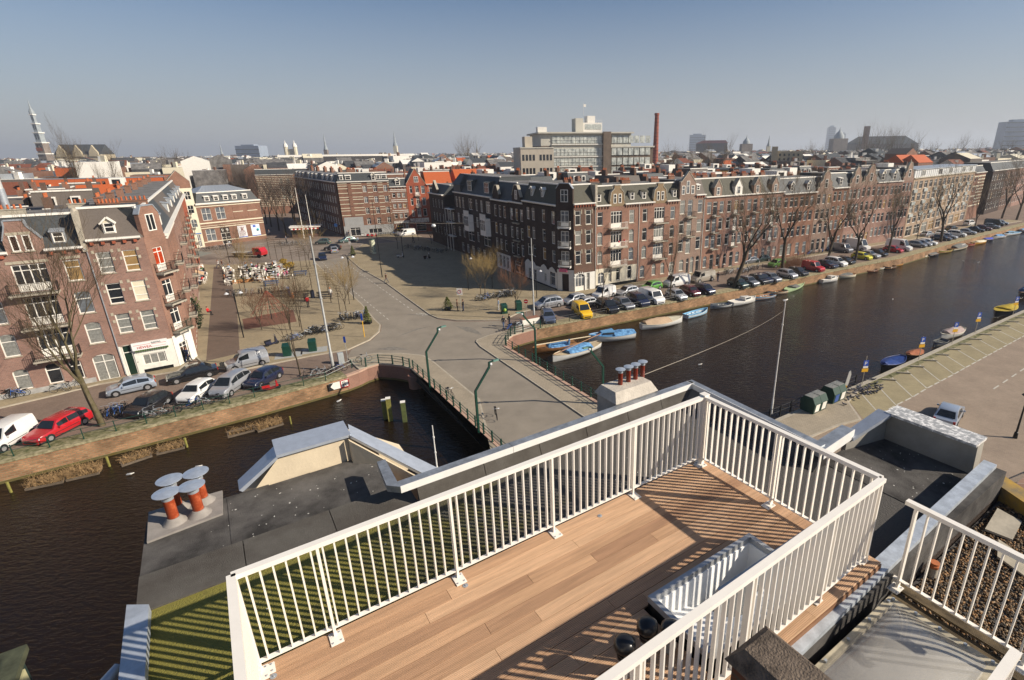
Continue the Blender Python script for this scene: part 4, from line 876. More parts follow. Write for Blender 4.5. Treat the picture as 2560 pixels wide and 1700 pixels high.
for k,(a,c,lab) in enumerate(((28.12,33.4,'orange pink brick house with brick gablet right of the tall pointed gable'),(33.42,38.9,'pink brick house with white dormer frame behind the leaning tree'),(38.92,44.4,'pink brick house with brick gablet between the two big trees, above white shutters'),(44.42,49.9,'pink brick house with slim brick gablet beside the blue grey mansard'))):
    ws = []
    for i, x in enumerate([q for q in xs if a < q < c]):
        mid = i == 1
        for z in (10.8,7.7,4.6): ws.append((x, x + 1.1, z - (.4 if mid else 0), z + 2.15,0,2 if mid and k % 2 else 0))
    ws += [(a + .5, a + 1.4,.7,2.9,.3),(a + 2.2, a + 3.2,.1,3.1,.35),(a + 3.9, a + 4.9,.7,2.9,.3)]
    t = row_house(lab,'terrace_house',PO,PA,a,c,13.8,17.0,ws,BR_ROSE if k % 2 == 0 else BR_PINK,SLATE_G if k < 3 else SLATE,sill=STONE if k < 2 else None,dent=None,run=1.6)
    cx = [3.1,3.2,2.9,2.6][k]
    g = gable_front(t, [(cx - 1,13.6),(cx - 1,15.4),(cx, 16.9),(cx + 1,15.4),(cx + 1,13.6)], BR_TAN if k != 1 else WHITE, th=.9)
    f = put('window', win_meshes(.8,1.4,1,(.6,), WHITE), g, (cx - .4,-.09,14.1)); put('pane', pane_mesh(.8,1.4, GREYGL), f)
    for z in (10.4,7.3,4.2): balcony(t, 1.9,3.5, z, d=.8, step=.25)
    for x in (1.2,4.2): chimney(t, x, 5,17,1.3,.6,.45,4)
xs = [50.35,52.1,53.5,55.35,57.1,58.7]
ws = W3(xs, 1.05,((10.6,2.0),(7.5,2.1),(4.4,2.1))) + W3((50.6,53,55.6,58),1.2,((.6,2.4),))
t = row_house('brick canal house under a blue grey mansard with two gabled zinc dormers','terrace_house',PO,PA,49.92,60.5,13.3,16.3,ws,BR_CHESTNUT,SLATE,dent=.5)
for x in (2.6,7.9): dormer(t, x, 13.9,.8,1.3,.05,1.4,13.3,16.3, 'gable', ZINC, side=BR_PINK)
NECK = lambda w,z,top: [(0.02,z - .2),(.02,z + .6),(w * .12,z + .9),(w * .12,z + 1.7),(w * .28,z + 2.4),(w * .3,z + 3.3),(w * .42,z + top),(w * .58,z + top),(w * .7,z + 3.3),(w * .72,z + 2.4),(w * .88,z + 1.7),(w * .88,z + .9),(w - .03,z + .6),(w - .03,z - .2)]
for a,c,ze,lab in ((60.6,66.1,13.4,'brick canal house with curved neck gable, first after the blue grey mansard'),(71.9,76.8,13.9,'brick canal house with curved neck gable left of the pair sharing a wall'),(76.85,82.6,14.2,'brick canal house with neck gable topped by a yellowish stone crest'),(93.35,98.1,14.6,'brick canal house with neck gable against the long pale building')):
    w = c - a; ws = W3((a + .35, a + w * .5 - .55, a + w - 1.45),1.05,((ze - 2.7,2.1),(ze - 5.9,2.1),(ze - 9.0,2.1),(.6,2.6)))
    t = row_house(lab,'neck_gable_house',PO,PA,a,c,ze,ze + 2.9,ws,BR_TAN if a < 70 else BR_PINK,SLATE,corn=False,dent=None,bars=(.7,),fm=WHITE)
    g = gable_front(t, NECK(w, ze, 4.1), BR_TAN, cap=STONE)
    f = put('window', win_meshes(1.0,1.8,1,(.6,), WHITE), g, (w / 2 - .5,-.09, ze + .7)); put('pane', pane_mesh(1.0,1.8, GLASSD), f)
    tubo(g, 'finial', STONE, [(w / 2,.2, ze + 4.1),(w / 2,.2, ze + 4.9)], [.16,.05], 6); balcony(t, w / 2 - .8, w / 2 + .8, ze - 6.1, d=.7, step=.3)
ws = W3((66.6,68.3,70.2),1.1,((11.0,2.1),(7.9,2.1),(4.8,2.1),(.6,2.6)))
t = row_house('brick canal house with dark mansard between two neck gables','terrace_house',PO,PA,66.12,71.85,13.8,16.9,ws,BR_CHESTNUT,SLATE,dent=.5); dormer(t,2.8,14.4,.8,1.4,.05,1.4,13.8,16.9,'flat',WHITE)
ws = W3((83.2,84.9,86.6,88.8,90.5,92.0),1.05,((11.4,2.1),(8.3,2.1),(5.2,2.1),(1.8,2.2)))
t = row_house('brick canal house with two white round topped dormers before the long pale building','terrace_house',PO,PA,82.65,93.3,14.4,17.1,ws,BR_PINK,SLATE,dent=None)
for x in (2.4,7.3): dormer(t, x, 15.0,1.2,1.4,.05,1.4,14.4,17.1, 'gable', WHITE)
O2, A2 = (83.9,134.4), R(40.7)
ws = W3([1.0 + 3.75 * i for i in range(14)], 2.3,((12.2,1.9),(9.2,1.9),(6.2,1.9),(3.6,1.8))) + W3([1.2 + 5.8 * i for i in range(9)], 4.2,((.3,2.6),))
t = row_house('long pale brick apartment building with white panelled top storey by the far trees','apartment_building',O2,A2,.1,53.5,14.9,15.0,ws,BR_PALE,SLATE,corn=False,dent=None,cols=2,cat='building')
slab(t, 'top_storey', .1,.15,14.95,53.3,8.5,16.9, mat('white_panels', (.62,.62,.60),.5, var=.05))
for i in range(36): slab(t, 'panel_joint', .3 + i * 1.5,.09,15.0,.4 + i * 1.5,.148,16.8, ZINC)
slab(t, 'roof_edge', -.05,-.1,16.85,53.4,8.7,17.05, ZINC); cornice(t, 0,53.3,14.7,.3,.22, STONE)
for x in (5,18,27,39,46.5): window(t, x, x + 3,15.2,16.7, cols=2, bars=(), y=.05)
for i in range(0,14,2):
    for z in (11.3,8.3,5.3): slab(t,'glass_balcony',.7 + 3.75 * i,-.3,z,3.3 + 3.75 * i,-.003,z + .8,mat('pale_glass',(.42,.45,.43),.3,var=.05))
ws = W3((54.5,57.5,60.5),1.3,((11.8,1.7),(8.8,1.7),(5.8,1.7)))
t = row_house('brown building with cream bands at the far end of the canal terrace','banded_building',O2,A2,53.6,66,14.4,16.4,ws,BR_CHESTNUT,SLATE,dent=.6,cat='building')
for i in range(10): slab(t, 'stone_band', 4.6 if i % 3 else .02,-.06,4.2 + i, 12.3,-.003,4.55 + i, CREAM)
for k in range(6):
    a = 75 + k * 19; ws = W3([a + 1 + 3 * i for i in range(6)], 1.5,((11.2,1.9),(8.2,2),(5.2,2),(1.5,2.4)))
    row_house(['dark brick house just past the banded building at the far bend','brown brick house at the right edge beyond the banded building','red brick house in the far canal row at the frame edge','dark house farther along the far canal row','brown house farther along the far canal row','last house of the far canal row'][k],'terrace_house',O2,A2,a,a + 18.9,14.4,17.0,ws,[BR_DARK,BR_BROWN,BR_PINK,BR_DARK,BR_BROWN,BR_PINK][k],SLATE,dent=None)

# ================================================================== roofs behind, landmarks, skyline
def place(px, z): return px
# --- white and brown modernist office on the left of the chimney
def rot_thing(name, label, cat, p, ang): return thing(name, label, cat, (p[0], p[1], 0), ang)
MA = R(14)
def polar(px, dist): 
    a = math.atan2(px - 1442,1305 / math.cos(.3361) + 0)   # bearing of a skyline feature
    return (dist * math.sin(a), dist * math.cos(a))
c0 = polar(1358,215)
GLZ = mat('office_glazing', (.34,.37,.36),.12, var=.35, scale=.5, spec=.8, col2=(.55,.56,.50))
CONC = mat('pale_concrete', (.55,.52,.44),.85, var=.08, scale=.3)
BRB = mat('brown_cladding', (.16,.12,.09),.8, var=.15, scale=.5)
t = rot_thing('office_building','white glass-fronted office building with stepped roof house standing above the roofs','building',(c0[0],c0[1]),MA); t.scale = (.80,1,1.06)
slab(t, 'wall', 0,.3,0,46,26,27.0, CONC); slab(t, 'end_wall', -.1,.2,0,5,26.1,22.8, BRB); slab(t, 'tower_wall', 31,-1.2,0,35,14,27.6, BRB)
for z in (12.5,15.8,19.3,23.6):
    for i in range(13):
        x = 5.6 + i * 1.95
        g = slab(t, 'window', x, -.05, z, x + 1.75,.28, z + 2.5, GLZ)
    b = MB(); b.box(5.2,-.35, z - .55,31,.28, z - .2); b.box(5.2,-.2, z + 1.2,31,-.06, z + 1.27); b.build('spandrel', WHITE, t)
for z in (12.5,15.8,19.3,23.6):
    for i in range(7): slab(t, 'window', 35.8 + i * 3.0,-.02, z, 38.3 + i * 3.0,.28, z + 2.6, GLZ)
slab(t,'side_wing',35,.3,0,58,20,22.0,BRB); slab(t,'roof_slab',-1.5,-1.0,27.0,47,27,27.5,CONC); slab(t,'roof_slab',34.9,-.2,22.0,58.6,20.5,22.5,CONC)
slab(t,'roof_house',21,6,27.5,33,16,31.0,WHITE); slab(t,'roof_house',19.0,5.5,27.5,23,12,32.5,CONC); slab(t,'roof_house',26,8,31,30,13,33.5,WHITE); slab(t,'window',24,5.9,28.6,32.6,5.99,30.4,GLZ); slab(t,'stair_box',-1,2,27.5,3.5,6,29.3,WHITE)
b = MB()
for i in range(14): b.box(21 + i * .9,5.9,31,21.06 + i * .9,5.96,31.9)
b.box(21,5.9,31.86,33,5.96,31.92); b.cyl(24,8,33.5,38,.07, n=5); b.box(24,8,36.6,25.3,8.05,37.5); b.build('roof_railing', WHITE, t)
c0 = polar(1306,185)
t = rot_thing('concrete_building','beige concrete block with small square windows left of the glass office','building',(c0[0],c0[1]),MA); t.scale = (.47,1,1.10)
slab(t,'wall',0,0,0,24,18,21.0,mat('beige_concrete',(.50,.44,.35),.85,var=.06,scale=.3)); slab(t,'stair_box',5,5,21,10.5,11,24.5,MATS['beige_concrete']); slab(t,'roof_edge',-.2,-.2,21,24.2,18.2,21.35,CONC)
for z in (17.5,13.6,9.8):
    for i in range(9):
        if i == 4: continue
        slab(t, 'window', 1.2 + i * 2.5,-.06, z, 2.7 + i * 2.5,.02, z + 1.7, GLASSD)
# --- tall brick chimney
c0 = G(1638,402,16)
t = thing('factory_chimney', 'tall tapering red brick factory chimney on the skyline', 'chimney', (c0[0], c0[1], 0))
RB = brick_mat('chimney_brick', (.38,.10,.055),(.28,.07,.045),(.24,.12,.09),.5,.16,.02)
dist_c = math.hypot(c0[0], c0[1]); hc = 22 + dist_c * 0.0585
b = MB(); b.cyl(0,0,0, hc, dist_c * .0062, dist_c * .0036,16); b.build('shaft', RB, t, smooth=40)
b = MB(); b.cyl(0,0, hc, hc + 1.2, dist_c * .0044, dist_c * .0042,16); b.build('rim', RB, t, smooth=40)
b = MB()
for i in range(14): z = 14 + (hc - 14) * i / 14; rr = dist_c * (.0062 - .0026 * z / hc) + .06; b.cyl(0,0, z, z + .15, rr, n=16)
b.build('iron_band', IRON, t)
# --- generic city houses, a handful of kinds copied over the blocks beyond
def city_house(kind, label):
    t = thing('city_house', label, 'house', (0,0,0)); w, d, h, wm_, rm, style = kind
    slab(t, 'wall', 0,0,-.2, w, d, h, wm_)
    if style == 'gable':
        r = MB(); r.add([(0,-.1,h),(w,-.1,h),(w,d / 2,h + 3.4),(0,d / 2,h + 3.4),(0,d + .1,h),(w,d + .1,h)],[(0,1,2,3),(3,2,5,4)]); r.add([(0.01,0,h),(0.01,d / 2,h + 3.35),(0.01,d,h)],[(0,1,2)]); r.add([(w - .01,0,h),(w - .01,d / 2,h + 3.35),(w - .01,d,h)],[(0,2,1)]); r.build('roof',rm,t); top = h + 2.2
    elif style == 'mansard':
        r = MB(); r.add([(0,0,h),(w,0,h),(w,1.5,h + 2.8),(0,1.5,h + 2.8),(w,d,h),(0,d,h),(w,d - 1.5,h + 2.8),(0,d - 1.5,h + 2.8)],[(0,1,2,3),(4,5,7,6),(0,3,7,5),(1,4,6,2),(3,2,6,7)]); r.build('roof',rm,t); top = h + 2.8
        r = MB(); r.box(0,1.3, h + 2.75, w, 1.6, h + 3.0); r.build('roof_edge', WHITE, t)
        for x in (w * .3,w * .7): r = MB(); r.box(x - .6,.3,h + .5,x + .6,1.6,h + 2.0); q = r.build('dormer',WHITE,t); r = MB(); r.box(x - .4,.26,h + .7,x + .4,.31,h + 1.8); r.build('pane',GLASSD,q)
    else:
        r = MB(); r.box(-.03,-.15,h,w + .03,d + .1,h + .25); r.box(.2,.1,h + .1,w - .2,d - .2,h + .26); r.build('roof_edge',WHITE,t); r = MB(); r.box(.3,.2,h + .2,w - .3,d - .3,h + .3); r.build('roof',rm,t); top = h + .3
        if style == 'box': r = MB(); r.box(w * .3,d * .4,h + .2,w * .75,d * .8,h + 2.4); q = r.build('roof_house',WHITE,t); r = MB(); r.box(w * .38,d * .4 - .05,h + .8,w * .62,d * .4 - .002,h + 2.0); r.build('pane',GLASSD,q)
    r = MB()
    c = MB(); c.box(w - .9,d * .35,top - 1,w - .3,d * .35 + 1.8,top + 1.3); c.box(-.1 + .4,d * .7,top - 1,.9,d * .7 + 1.2,top + 1.2); q = c.build('chimney',rnd.choice([BR_CHESTNUT,CEMENT,BR_BROWN]),t)
    c = MB()
    for i in range(4): c.cyl(w - .6, d * .35 + .25 + .42 * i, top + 1.3, top + 1.8,.11, n=6)
    c.build('chimney_pot', TERRA, q)
    r = MB()
    for zz in (h - 2.4, h - 5.5, h - 8.6):
        for i in range(3): x = .6 + (w - 1.2) * i / 3; r.box(x, -.08, zz, x + 1.2,-.01, zz + 1.8)
    q = r.build('window', WHITE, t); r = MB()
    for zz in (h - 2.4, h - 5.5, h - 8.6):
        for i in range(3): x = .6 + (w - 1.2) * i / 3; r.box(x + .1,-.1, zz + .1, x + 1.1,-.081, zz + 1.7)
    r.build('pane', GLASSD, q)
    return t
KINDS = [((7,11,14.5, BR_CHESTNUT, FLATR, 'flat'), 'brown brick flat roofed town house among the roofs beyond'),
         ((6.5,11,13, BR_BROWN, SLATE, 'mansard'), 'dark brick town house with slate mansard among the roofs beyond'),
         ((7.5,12,14, BR_TAN, FLATD, 'box'), 'town house with white roof hut among the roofs beyond'),
         ((8,11,12.5, BR_CHESTNUT, TILE_O, 'gable'), 'town house with orange pitched roof among the roofs beyond'),
         ((7,11,13, CREAM, FLATR, 'flat'), 'cream plastered flat roofed town house among the roofs beyond'),
         ((7,11,12.5, BR_BROWN, TILE_R, 'gable'), 'town house with red brown pitched roof among the roofs beyond'),
         ((7.5,11,13.2, BR_PINK, SLATE_B, 'mansard'), 'pink brick town house with brown mansard among the roofs beyond'),
         ((9,12,14,mat('white_render',(.6,.57,.5),.8,var=.08,scale=1),FLATR,'box'),'white rendered town house with roof hut among the roofs beyond')]
KG = ['flat roofed brown houses','slate mansard houses','houses with roof huts','orange roofed houses','cream flat roofed houses','red brown roofed houses','brown mansard houses','white rendered houses']
protos = [None] * 8
def add_house(k, p, a, sc_=1.0):
    if protos[k] is None:
        t = city_house(*KINDS[k]); t['group'] = KG[k] + ' of the city beyond'; protos[k] = t; t.location = (p[0],p[1],rnd.uniform(-1.2,.8)); t.rotation_euler = (0,0,a); return t
    return copy_tree(protos[k], (p[0], p[1], rnd.uniform(-1.5,1.2)), a, scale=(1,1,1))
cand = []
ux, uy = Vector((math.cos(PA), math.sin(PA))), Vector((-math.sin(PA), math.cos(PA)))
# right-hand quarter, behind the canal terrace: rows parallel to the canal
for r_i, v in enumerate((19,44,56,84,97,128,142,176,190)):
    u = 12.0 + (r_i % 3) * 3
    while u < 210 + v * .6:
        p = Vector((-.33,83.74)) + ux * u + uy * v
        ang = PA if r_i % 2 == 0 else PA + math.pi
        cand.append((p, ang, 0)); u += rnd.choice([7.2,7.6,8.1])
# left-hand quarter, behind the 99 building and the side street
lx = Vector((math.cos(R(35)), math.sin(R(35)))); ly = Vector((-math.sin(R(35)), math.cos(R(35))))
lo_ = Vector((-43.9,56.2))
for r_i, v in enumerate((13,36,48,74,86,112,124)):
    u = -18.0 - (r_i % 2) * 3
    while u > -150 - v * .5:
        p = lo_ + lx * u + ly * v; cand.append((p, R(35) if r_i % 2 == 0 else R(215),1)); u -= rnd.choice([7.2,7.7,8.2])
# straight ahead beyond the banded building
bo_ = Vector((BO[0], BO[1])); bx = Vector((math.cos(BA), math.sin(BA))); by = Vector((-math.sin(BA), math.cos(BA)))
for r_i, v in enumerate((16,38,50,76,90,118,132)):
    u = 6.0
    while u < 105:
        p = bo_ + bx * u + by * v; cand.append((p, BA if r_i % 2 == 0 else BA + math.pi, 2)); u += rnd.choice([7.3,7.8,8.3])
def side_ok(p, zone):
    d = p - Vector((-.33,83.74)); u = d.dot(ux); v = d.dot(uy)
    if zone == 0:
        o2 = p - Vector((83.9,134.4)); 
        if o2.dot(Vector((-.652,.758))) < 12 or (u > 80 and o2.dot(Vector((-.652,.758))) < 24): return False
        q = (p - QO).dot(Vector((math.sin(QA),-math.cos(QA)))); return q > 12
    if zone == 1:
        return (p - Vector((-94.3,133.1))).dot(Vector((math.cos(NA),math.sin(NA)))) < -6 or (p - Vector((-94.3,133.1))).dot(Vector((-math.sin(NA),math.cos(NA)))) > 14 and (p - Vector((-94.3,133.1))).dot(Vector((math.cos(NA),math.sin(NA)))) < 14
    return (p - QO).dot(Vector((math.sin(QA),-math.cos(QA)))) < 60 and (p - bo_).dot(Vector((math.sin(R(128)),-math.cos(R(128))))) > 9
cand = [c for c in cand if not (c[2] and -.56 < math.atan2(c[0].x, c[0].y) < -.455 and c[0].length < 330)]
cand = [c for c in cand if side_ok(c[0], c[2]) and c[0].length < 330]
cand.sort(key=lambda c: c[0].length)
wts = {0: [26,20,20,1,8,8,12,5], 1: [26,16,16,4,12,8,10,8], 2: [24,12,18,2,18,5,9,12]}
for p, a, zn in cand[:290]:
    k = rnd.choices(range(8), wts[zn])[0]; add_house(k, p, a)
bb_ = (-122,208); t = row_house('brown corner building with many cream bands beyond the street trees','banded_building',bb_,BA,0,13,14.6,16.6,W3((8,10.3),1.0,((11.5,1.7),(8.5,1.7),(5.5,1.7))),BR_CHESTNUT,SLATE,dent=None,cat='building')
b = MB()
for i in range(18): b.box(.02,-.06,3 + i * .64,12.9,-.003,3.2 + i * .64)
b.build('stone_band', CREAM, t)
# the wide orange roof behind the left houses
e = G(85,481,11.3); f_ = G(418,472,11.3); aa = math.atan2(f_[1] - e[1], f_[0] - e[0]); LL = math.hypot(f_[0] - e[0], f_[1] - e[1])
t = thing('orange_roofed_house', 'long house with bright orange tiled roof and white dormers behind the bare trees', 'house', (e[0], e[1], 0), aa)
slab(t, 'wall', 0,0,0, LL, 9,11.3, BR_RED)
b = MB(); b.add([(0,-.1,11.3),(LL,-.1,11.3),(LL,2.4,15.2),(0,2.4,15.2)],[(0,1,2,3)]); b.build('roof',TILE_O,t); slab(t,'flat_roof',0,2.4,11,LL,9,15.1,FLATR); slab(t,'roof_edge',-.1,2.2,15.05,LL + .1,2.6,15.35,ZINC)
for x in (LL * .1, LL * .46, LL * .80): dormer(t, x, 11.9,1.3,1.6,-.1,2.5,11.3,15.2, 'flat', TILE_O, side=WHITE, cols=2)
# rooftop bits on the near left houses: stove pipe, panels, huts, chimney stacks
t = thing('flue_pipe', 'tall shiny stove pipe rising from the left flat roof', 'pipe', (*at(LBO, LBA, 4.2)[:2], 0), LBA)
b = MB(); b.tube([(0,4.5,16.8),(0,4.5,19.2)],.33,12); b.build('pipe',ZINC,t,smooth=40); b = MB(); b.tube([(-.15,4.6,19.2),(-.2,4.6,22.2)],.42,12); b.build('pipe_top',mat('pale_zinc',(.6,.6,.58),.4,metal=.3,var=.05),t,smooth=40)
for k,(x,y,w_,n_p,lab) in enumerate(((1.2,2.6,2.0,5,'brick chimney stack with terracotta pots beside the orange curtained hut'),(4.3,3.4,2.6,6,'low chimney stack with pots at the foot of the stove pipe'),(11.6,5.4,1.8,6,'chimney stack with row of terracotta pots above the brown mansard'),(9.0,7.4,1.6,4,'small chimney stack behind the party wall'),(13.5,8.5,2.4,6,'chimney stack with pots near the corner bay roof'))):
    t = thing('chimney_stack',lab,'chimney',(*at(LBO,LBA,x)[:2],0),LBA); chimney(t,0,y,16.6,w_,.7,.7,n_p,CEMENT if k % 2 else BR_CHESTNUT)
t = thing('roof_hut', 'small roof hut with white and orange curtained windows', 'hut', (*at(LBO, LBA, -1.5)[:2], 0), LBA)
slab(t, 'wall', 0,3.2,16.6,3.4,6.5,18.9, BR_CHESTNUT)
window(t,.5,1.8,16.9,18.6,cols=1,bars=(.7,),pm=CURT,y=3.1); window(t,1.9,3.2,16.9,18.6,cols=1,bars=(.7,),pm=mat('orange_curtain',(.5,.07,.02),.6,var=.2,scale=3),y=3.1); slab(t,'roof',-.2,2.9,18.9,3.6,6.8,19.1,WHITE)
t = thing('solar_panels', 'row of dark tilted solar panels on the left flat roof', 'solar panels', (*at(LBO, LBA, -9)[:2], 0), LBA)
me = None
for i in range(14):
    b = MB(); b.hexa([(0,13,15.2),(.95,13,15.2),(.95,15.2,16.6),(0,15.2,16.6)],[(0,12.97,15.25),(.95,12.97,15.25),(.95,15.17,16.65),(0,15.17,16.65)]) if me is None else None
    me = me or b.mesh('panel', mat('solar_cell', (.015,.018,.025),.15, var=.3, scale=6, spec=.6)); put('panel', me, t, (i * 1.0,0,0))
t = thing('back_house', 'low flat roofed block carrying the solar panels', 'house', (*at(LBO, LBA, -12)[:2], 0), LBA)
slab(t,'wall',0,11.5,0,18,19,14.9,BR_CHESTNUT); slab(t,'roof',.2,11.7,14.9,17.8,18.8,15.1,FLATD); slab(t,'roof_edge',-.1,11.3,14.8,18.1,11.6,15.2,WHITE)
# far city as one mass, low roofs to the horizon
def stuff_city():
    fr = random.Random(3); groups = {}
    pal = [FLATR, FLATD, SLATE, TILE_R, BR_CHESTNUT, CREAM, WHITE, TILE_O, ZINC, BR_BROWN, SLATE_B]
    wt = [20,8,10,5,14,12,12,1,6,8,8]
    b = MB(); n = 0
    for i in range(8000):
        dd = 300 * (3200 / 300) ** (fr.random() ** .8); az = R(fr.uniform(-52,47))
        x, y = dd * math.sin(az), dd * math.cos(az)
        v = (Vector((x, y)) - Vector((-.33,83.74))).dot(uy)
        if v < 12 or (Vector((x, y)) - Vector((83.9,134.4))).dot(Vector((-.652,.758))) < 24: continue
        ang = PA + fr.choice([0,0, math.pi / 2]); w = fr.uniform(6,16); d = fr.uniform(8,14); h = fr.uniform(12.0,17.5) + (fr.random() < .04) * 3
        c, s = math.cos(ang), math.sin(ang)
        P = [(x + c * a - s * e, y + s * a + c * e) for a, e in ((0,0),(w, 0),(w, d),(0, d))]
        wi = fr.choices(range(11), wt)[0]; ri = fr.choices(range(11), [18,12,16,7,0,3,8,2,8,0,10])[0]
        o = len(b.v)
        if fr.random() < .45:
            hh = h + 2.6; m1 = [((P[0][0] + P[3][0]) / 2,(P[0][1] + P[3][1]) / 2),((P[1][0] + P[2][0]) / 2,(P[1][1] + P[2][1]) / 2)]
            b.v += [(*p, 0) for p in P] + [(*p, h) for p in P] + [(*m1[0], hh),(*m1[1], hh)]
            for f,mm in (((0,1,5,4),wi),((1,2,6,5),wi),((2,3,7,6),wi),((3,0,4,7),wi),((4,5,9,8),ri),((6,7,8,9),ri),((5,6,9),wi),((7,4,8),wi)): b.f.append(tuple(q + o for q in f)); b.m.append(mm)
        else:
            b.v += [(*p, 0) for p in P] + [(*p, h) for p in P]
            for f,mm in (((0,1,5,4),wi),((1,2,6,5),wi),((2,3,7,6),wi),((3,0,4,7),wi),((4,5,6,7),ri)): b.f.append(tuple(q + o for q in f)); b.m.append(mm)
        for q in range(2):
            a = fr.uniform(.1,.8) * w; e = fr.uniform(.2,.7) * d; X, Y = x + c * a - s * e, y + s * a + c * e; k = fr.uniform(.5,1.6)
            b.box(X, Y, h, X + k * 1.3, Y + k, h + fr.uniform(.8,2.6), fr.choice([6,5,4,0,6]))
    return b.build('far_city', pal)
fc = stuff_city(); tag(fc, 'jumble of low roofs, huts and chimneys stretching to the horizon', 'city', kind='stuff')
# landmarks on the skyline
HB = mat('stone_tower', (.22,.18,.15),.9, var=.2, scale=.2); GC = mat('lead_spire', (.30,.33,.34),.7, var=.15, scale=.3)
def church_tower(p, s, label):
    t = thing('church_tower', label, 'tower', (p[0], p[1], 0)); 
    for w,z0,z1,m,nm in ((8.5,0,22 * s,HB,'shaft'),(7.6,22 * s,32 * s,HB,'belfry'),(5.6,33 * s,41 * s,GC,'lantern'),(4.2,42 * s,49 * s,GC,'lantern'),(2.8,50 * s,57 * s,GC,'lantern')):
        b = MB(); b.box(-w / 2,-w / 2,z0,w / 2,w / 2,z1); b.build(nm,m,t); slab(t,'balustrade',-w / 2 - .7,-w / 2 - .7,z1,w / 2 + .7,w / 2 + .7,z1 + 1.0 * s,WHITE)
        b = MB()
        for k in (-1,1): b.box(k * w * .22 - w * .1,-w / 2 - .05, z0 + (z1 - z0) * .3, k * w * .22 + w * .1,-w / 2 - .01, z0 + (z1 - z0) * .8)
        b.build('louvre', GLASSD, t)
    tubo(t,'spire',GC,[(0,0,57 * s),(0,0,60 * s),(0,0,63 * s),(0,0,70 * s)],[2.0,2.3,.9,.15],8); slab(t,'clock_face',-4.1,-4.25,25 * s,-1 + 3.4,-4.2,28 * s,mat('red_gold',(.30,.09,.05),.6,var=.2))
    return t
wp = polar(120,830); church_tower(wp, 1.12, 'tall baroque church tower with white lanterns and spire on the left skyline')
t = thing('church_nave', 'pale stone church nave with curved gables beside the tall tower', 'church', (*polar(140,850),0), R(10))
slab(t,'wall',0,0,0,46,26,24,mat('nave_stone',(.45,.38,.26),.9,var=.1,scale=.2)); b = MB(); b.add([(0,0,24),(46,0,24),(46,13,35),(0,13,35),(46,26,24),(0,26,24)],[(0,1,2,3),(3,2,4,5),(0,3,5),(1,4,2)]); b.build('roof',SLATE,t)
for x in (8,24,40): gb = MB(); gb.yprism([(x - 5,22),(x - 4,27),(x - 2,30),(x,34),(x + 2,30),(x + 4,27),(x + 5,22)],-1,1.5); gb.build('gable',MATS['nave_stone'],t)
def spire(px, dist, w, h0, h1, m, label, name='church_spire'):
    p = polar(px,dist); t = thing(name,label,'spire',(*p,0)); slab(t,'tower',-w / 2,-w / 2,0,w / 2,w / 2,h0,m); tubo(t,'spire',GC,[(0,0,h0),(0,0,h0 + (h1 - h0) * .3),(0,0,h1)],[w * .62,w * .3,.15],8); return t
spire(821,900,5,28,50,HB,'thin dark church spire left of centre on the skyline'); spire(995,1300,8,38,68,CREAM,'pale church steeple near the centre of the skyline'); spire(560,1400,4,24,48,HB,'fine needle spire far to the left'); spire(1197,1500,4,30,66,HB,'slim spire beside the dark slate church roof')
spire(1925,900,5,27,42, CREAM, 'small pale turret right of the brick chimney')
t = thing('twin_towers', 'pair of cream crowned gate towers rising above the left roofs', 'tower', (*polar(722,620),0))
for x in (0,9):
    cyl(t, 'tower', CREAM, x, 0,0,29,2, n=8); b = MB(); b.cyl(x, 0,29,32,2.4,1.6, n=8); b.cyl(x, 0,32,35,.7,.2, n=6); b.build('crown', WHITE, t)
slab(t, 'wall', 0,-1,0,9,1,27, CREAM)
t = thing('long_white_roof','long low white roofed hall behind the left roofs','hall',(*polar(700,560),0),R(30)); slab(t,'wall',0,0,0,118,20,19.5,CONC); slab(t,'roof',-1,-1,19.5,120,21,21.5,WHITE)
t = thing('slate_hall','long hall with dark hipped slate roof before the white roofed hall','hall',(*polar(712,420),0),R(24)); slab(t,'wall',0,0,0,78,22,13,BR_BROWN); b = MB(); b.add([(0,0,13),(78,0,13),(78,22,13),(0,22,13),(10,11,20.4),(64,11,20.4)],[(0,1,5,4),(1,2,5),(2,3,4,5),(3,0,4)]); b.build('roof',mat('dark_slate',(.05,.045,.042),.8,var=.15,scale=1),t)
BLG = mat('blue_glass_tower', (.30,.35,.42),.3, var=.1, scale=.05)
for px,dist,w,h,lab in ((2079,3200,34,128,'hazy pale glass skyscraper on the right skyline'),(2108,3400,26,100,'second hazy skyscraper behind the domed museum'),(2551,1500,66,72,'blocky hazy tower at the right edge of the skyline'),(625,1500,60,42,'low blue glass office block far left of centre'),(1747,2300,62,80,'wide grey apartment tower right of the brick chimney')):
    t = thing('tower_block',lab,'tower',(*polar(px,dist),0),R(-8)); slab(t,'body',-w / 2,0,0,w / 2,30,h,BLG); slab(t,'crown',-w / 2 + w * .2,5,h,w / 2 - w * .25,20,h + h * .06,BLG)
    b = MB()
    for i in range(int(h / 9)): b.box(-w / 2 - .2,-.3,6 + i * 9, w / 2 + .2,-.05,8 + i * 9)
    b.build('window_band', GREYGL, t)
t = thing('theatre_block','dark red-topped block with slanting roof on the skyline','building',(*polar(1745,1250),0),R(-10)); slab(t,'wall',0,0,0,66,30,36,mat('dark_block',(.05,.04,.05),.6,var=.2,scale=.2)); b = MB(); b.yprism([(-1,36),(67,36),(62,42),(14,42)],-1,31); b.build('roof',mat('dull_red_roof',(.28,.06,.07),.7,var=.1),t)
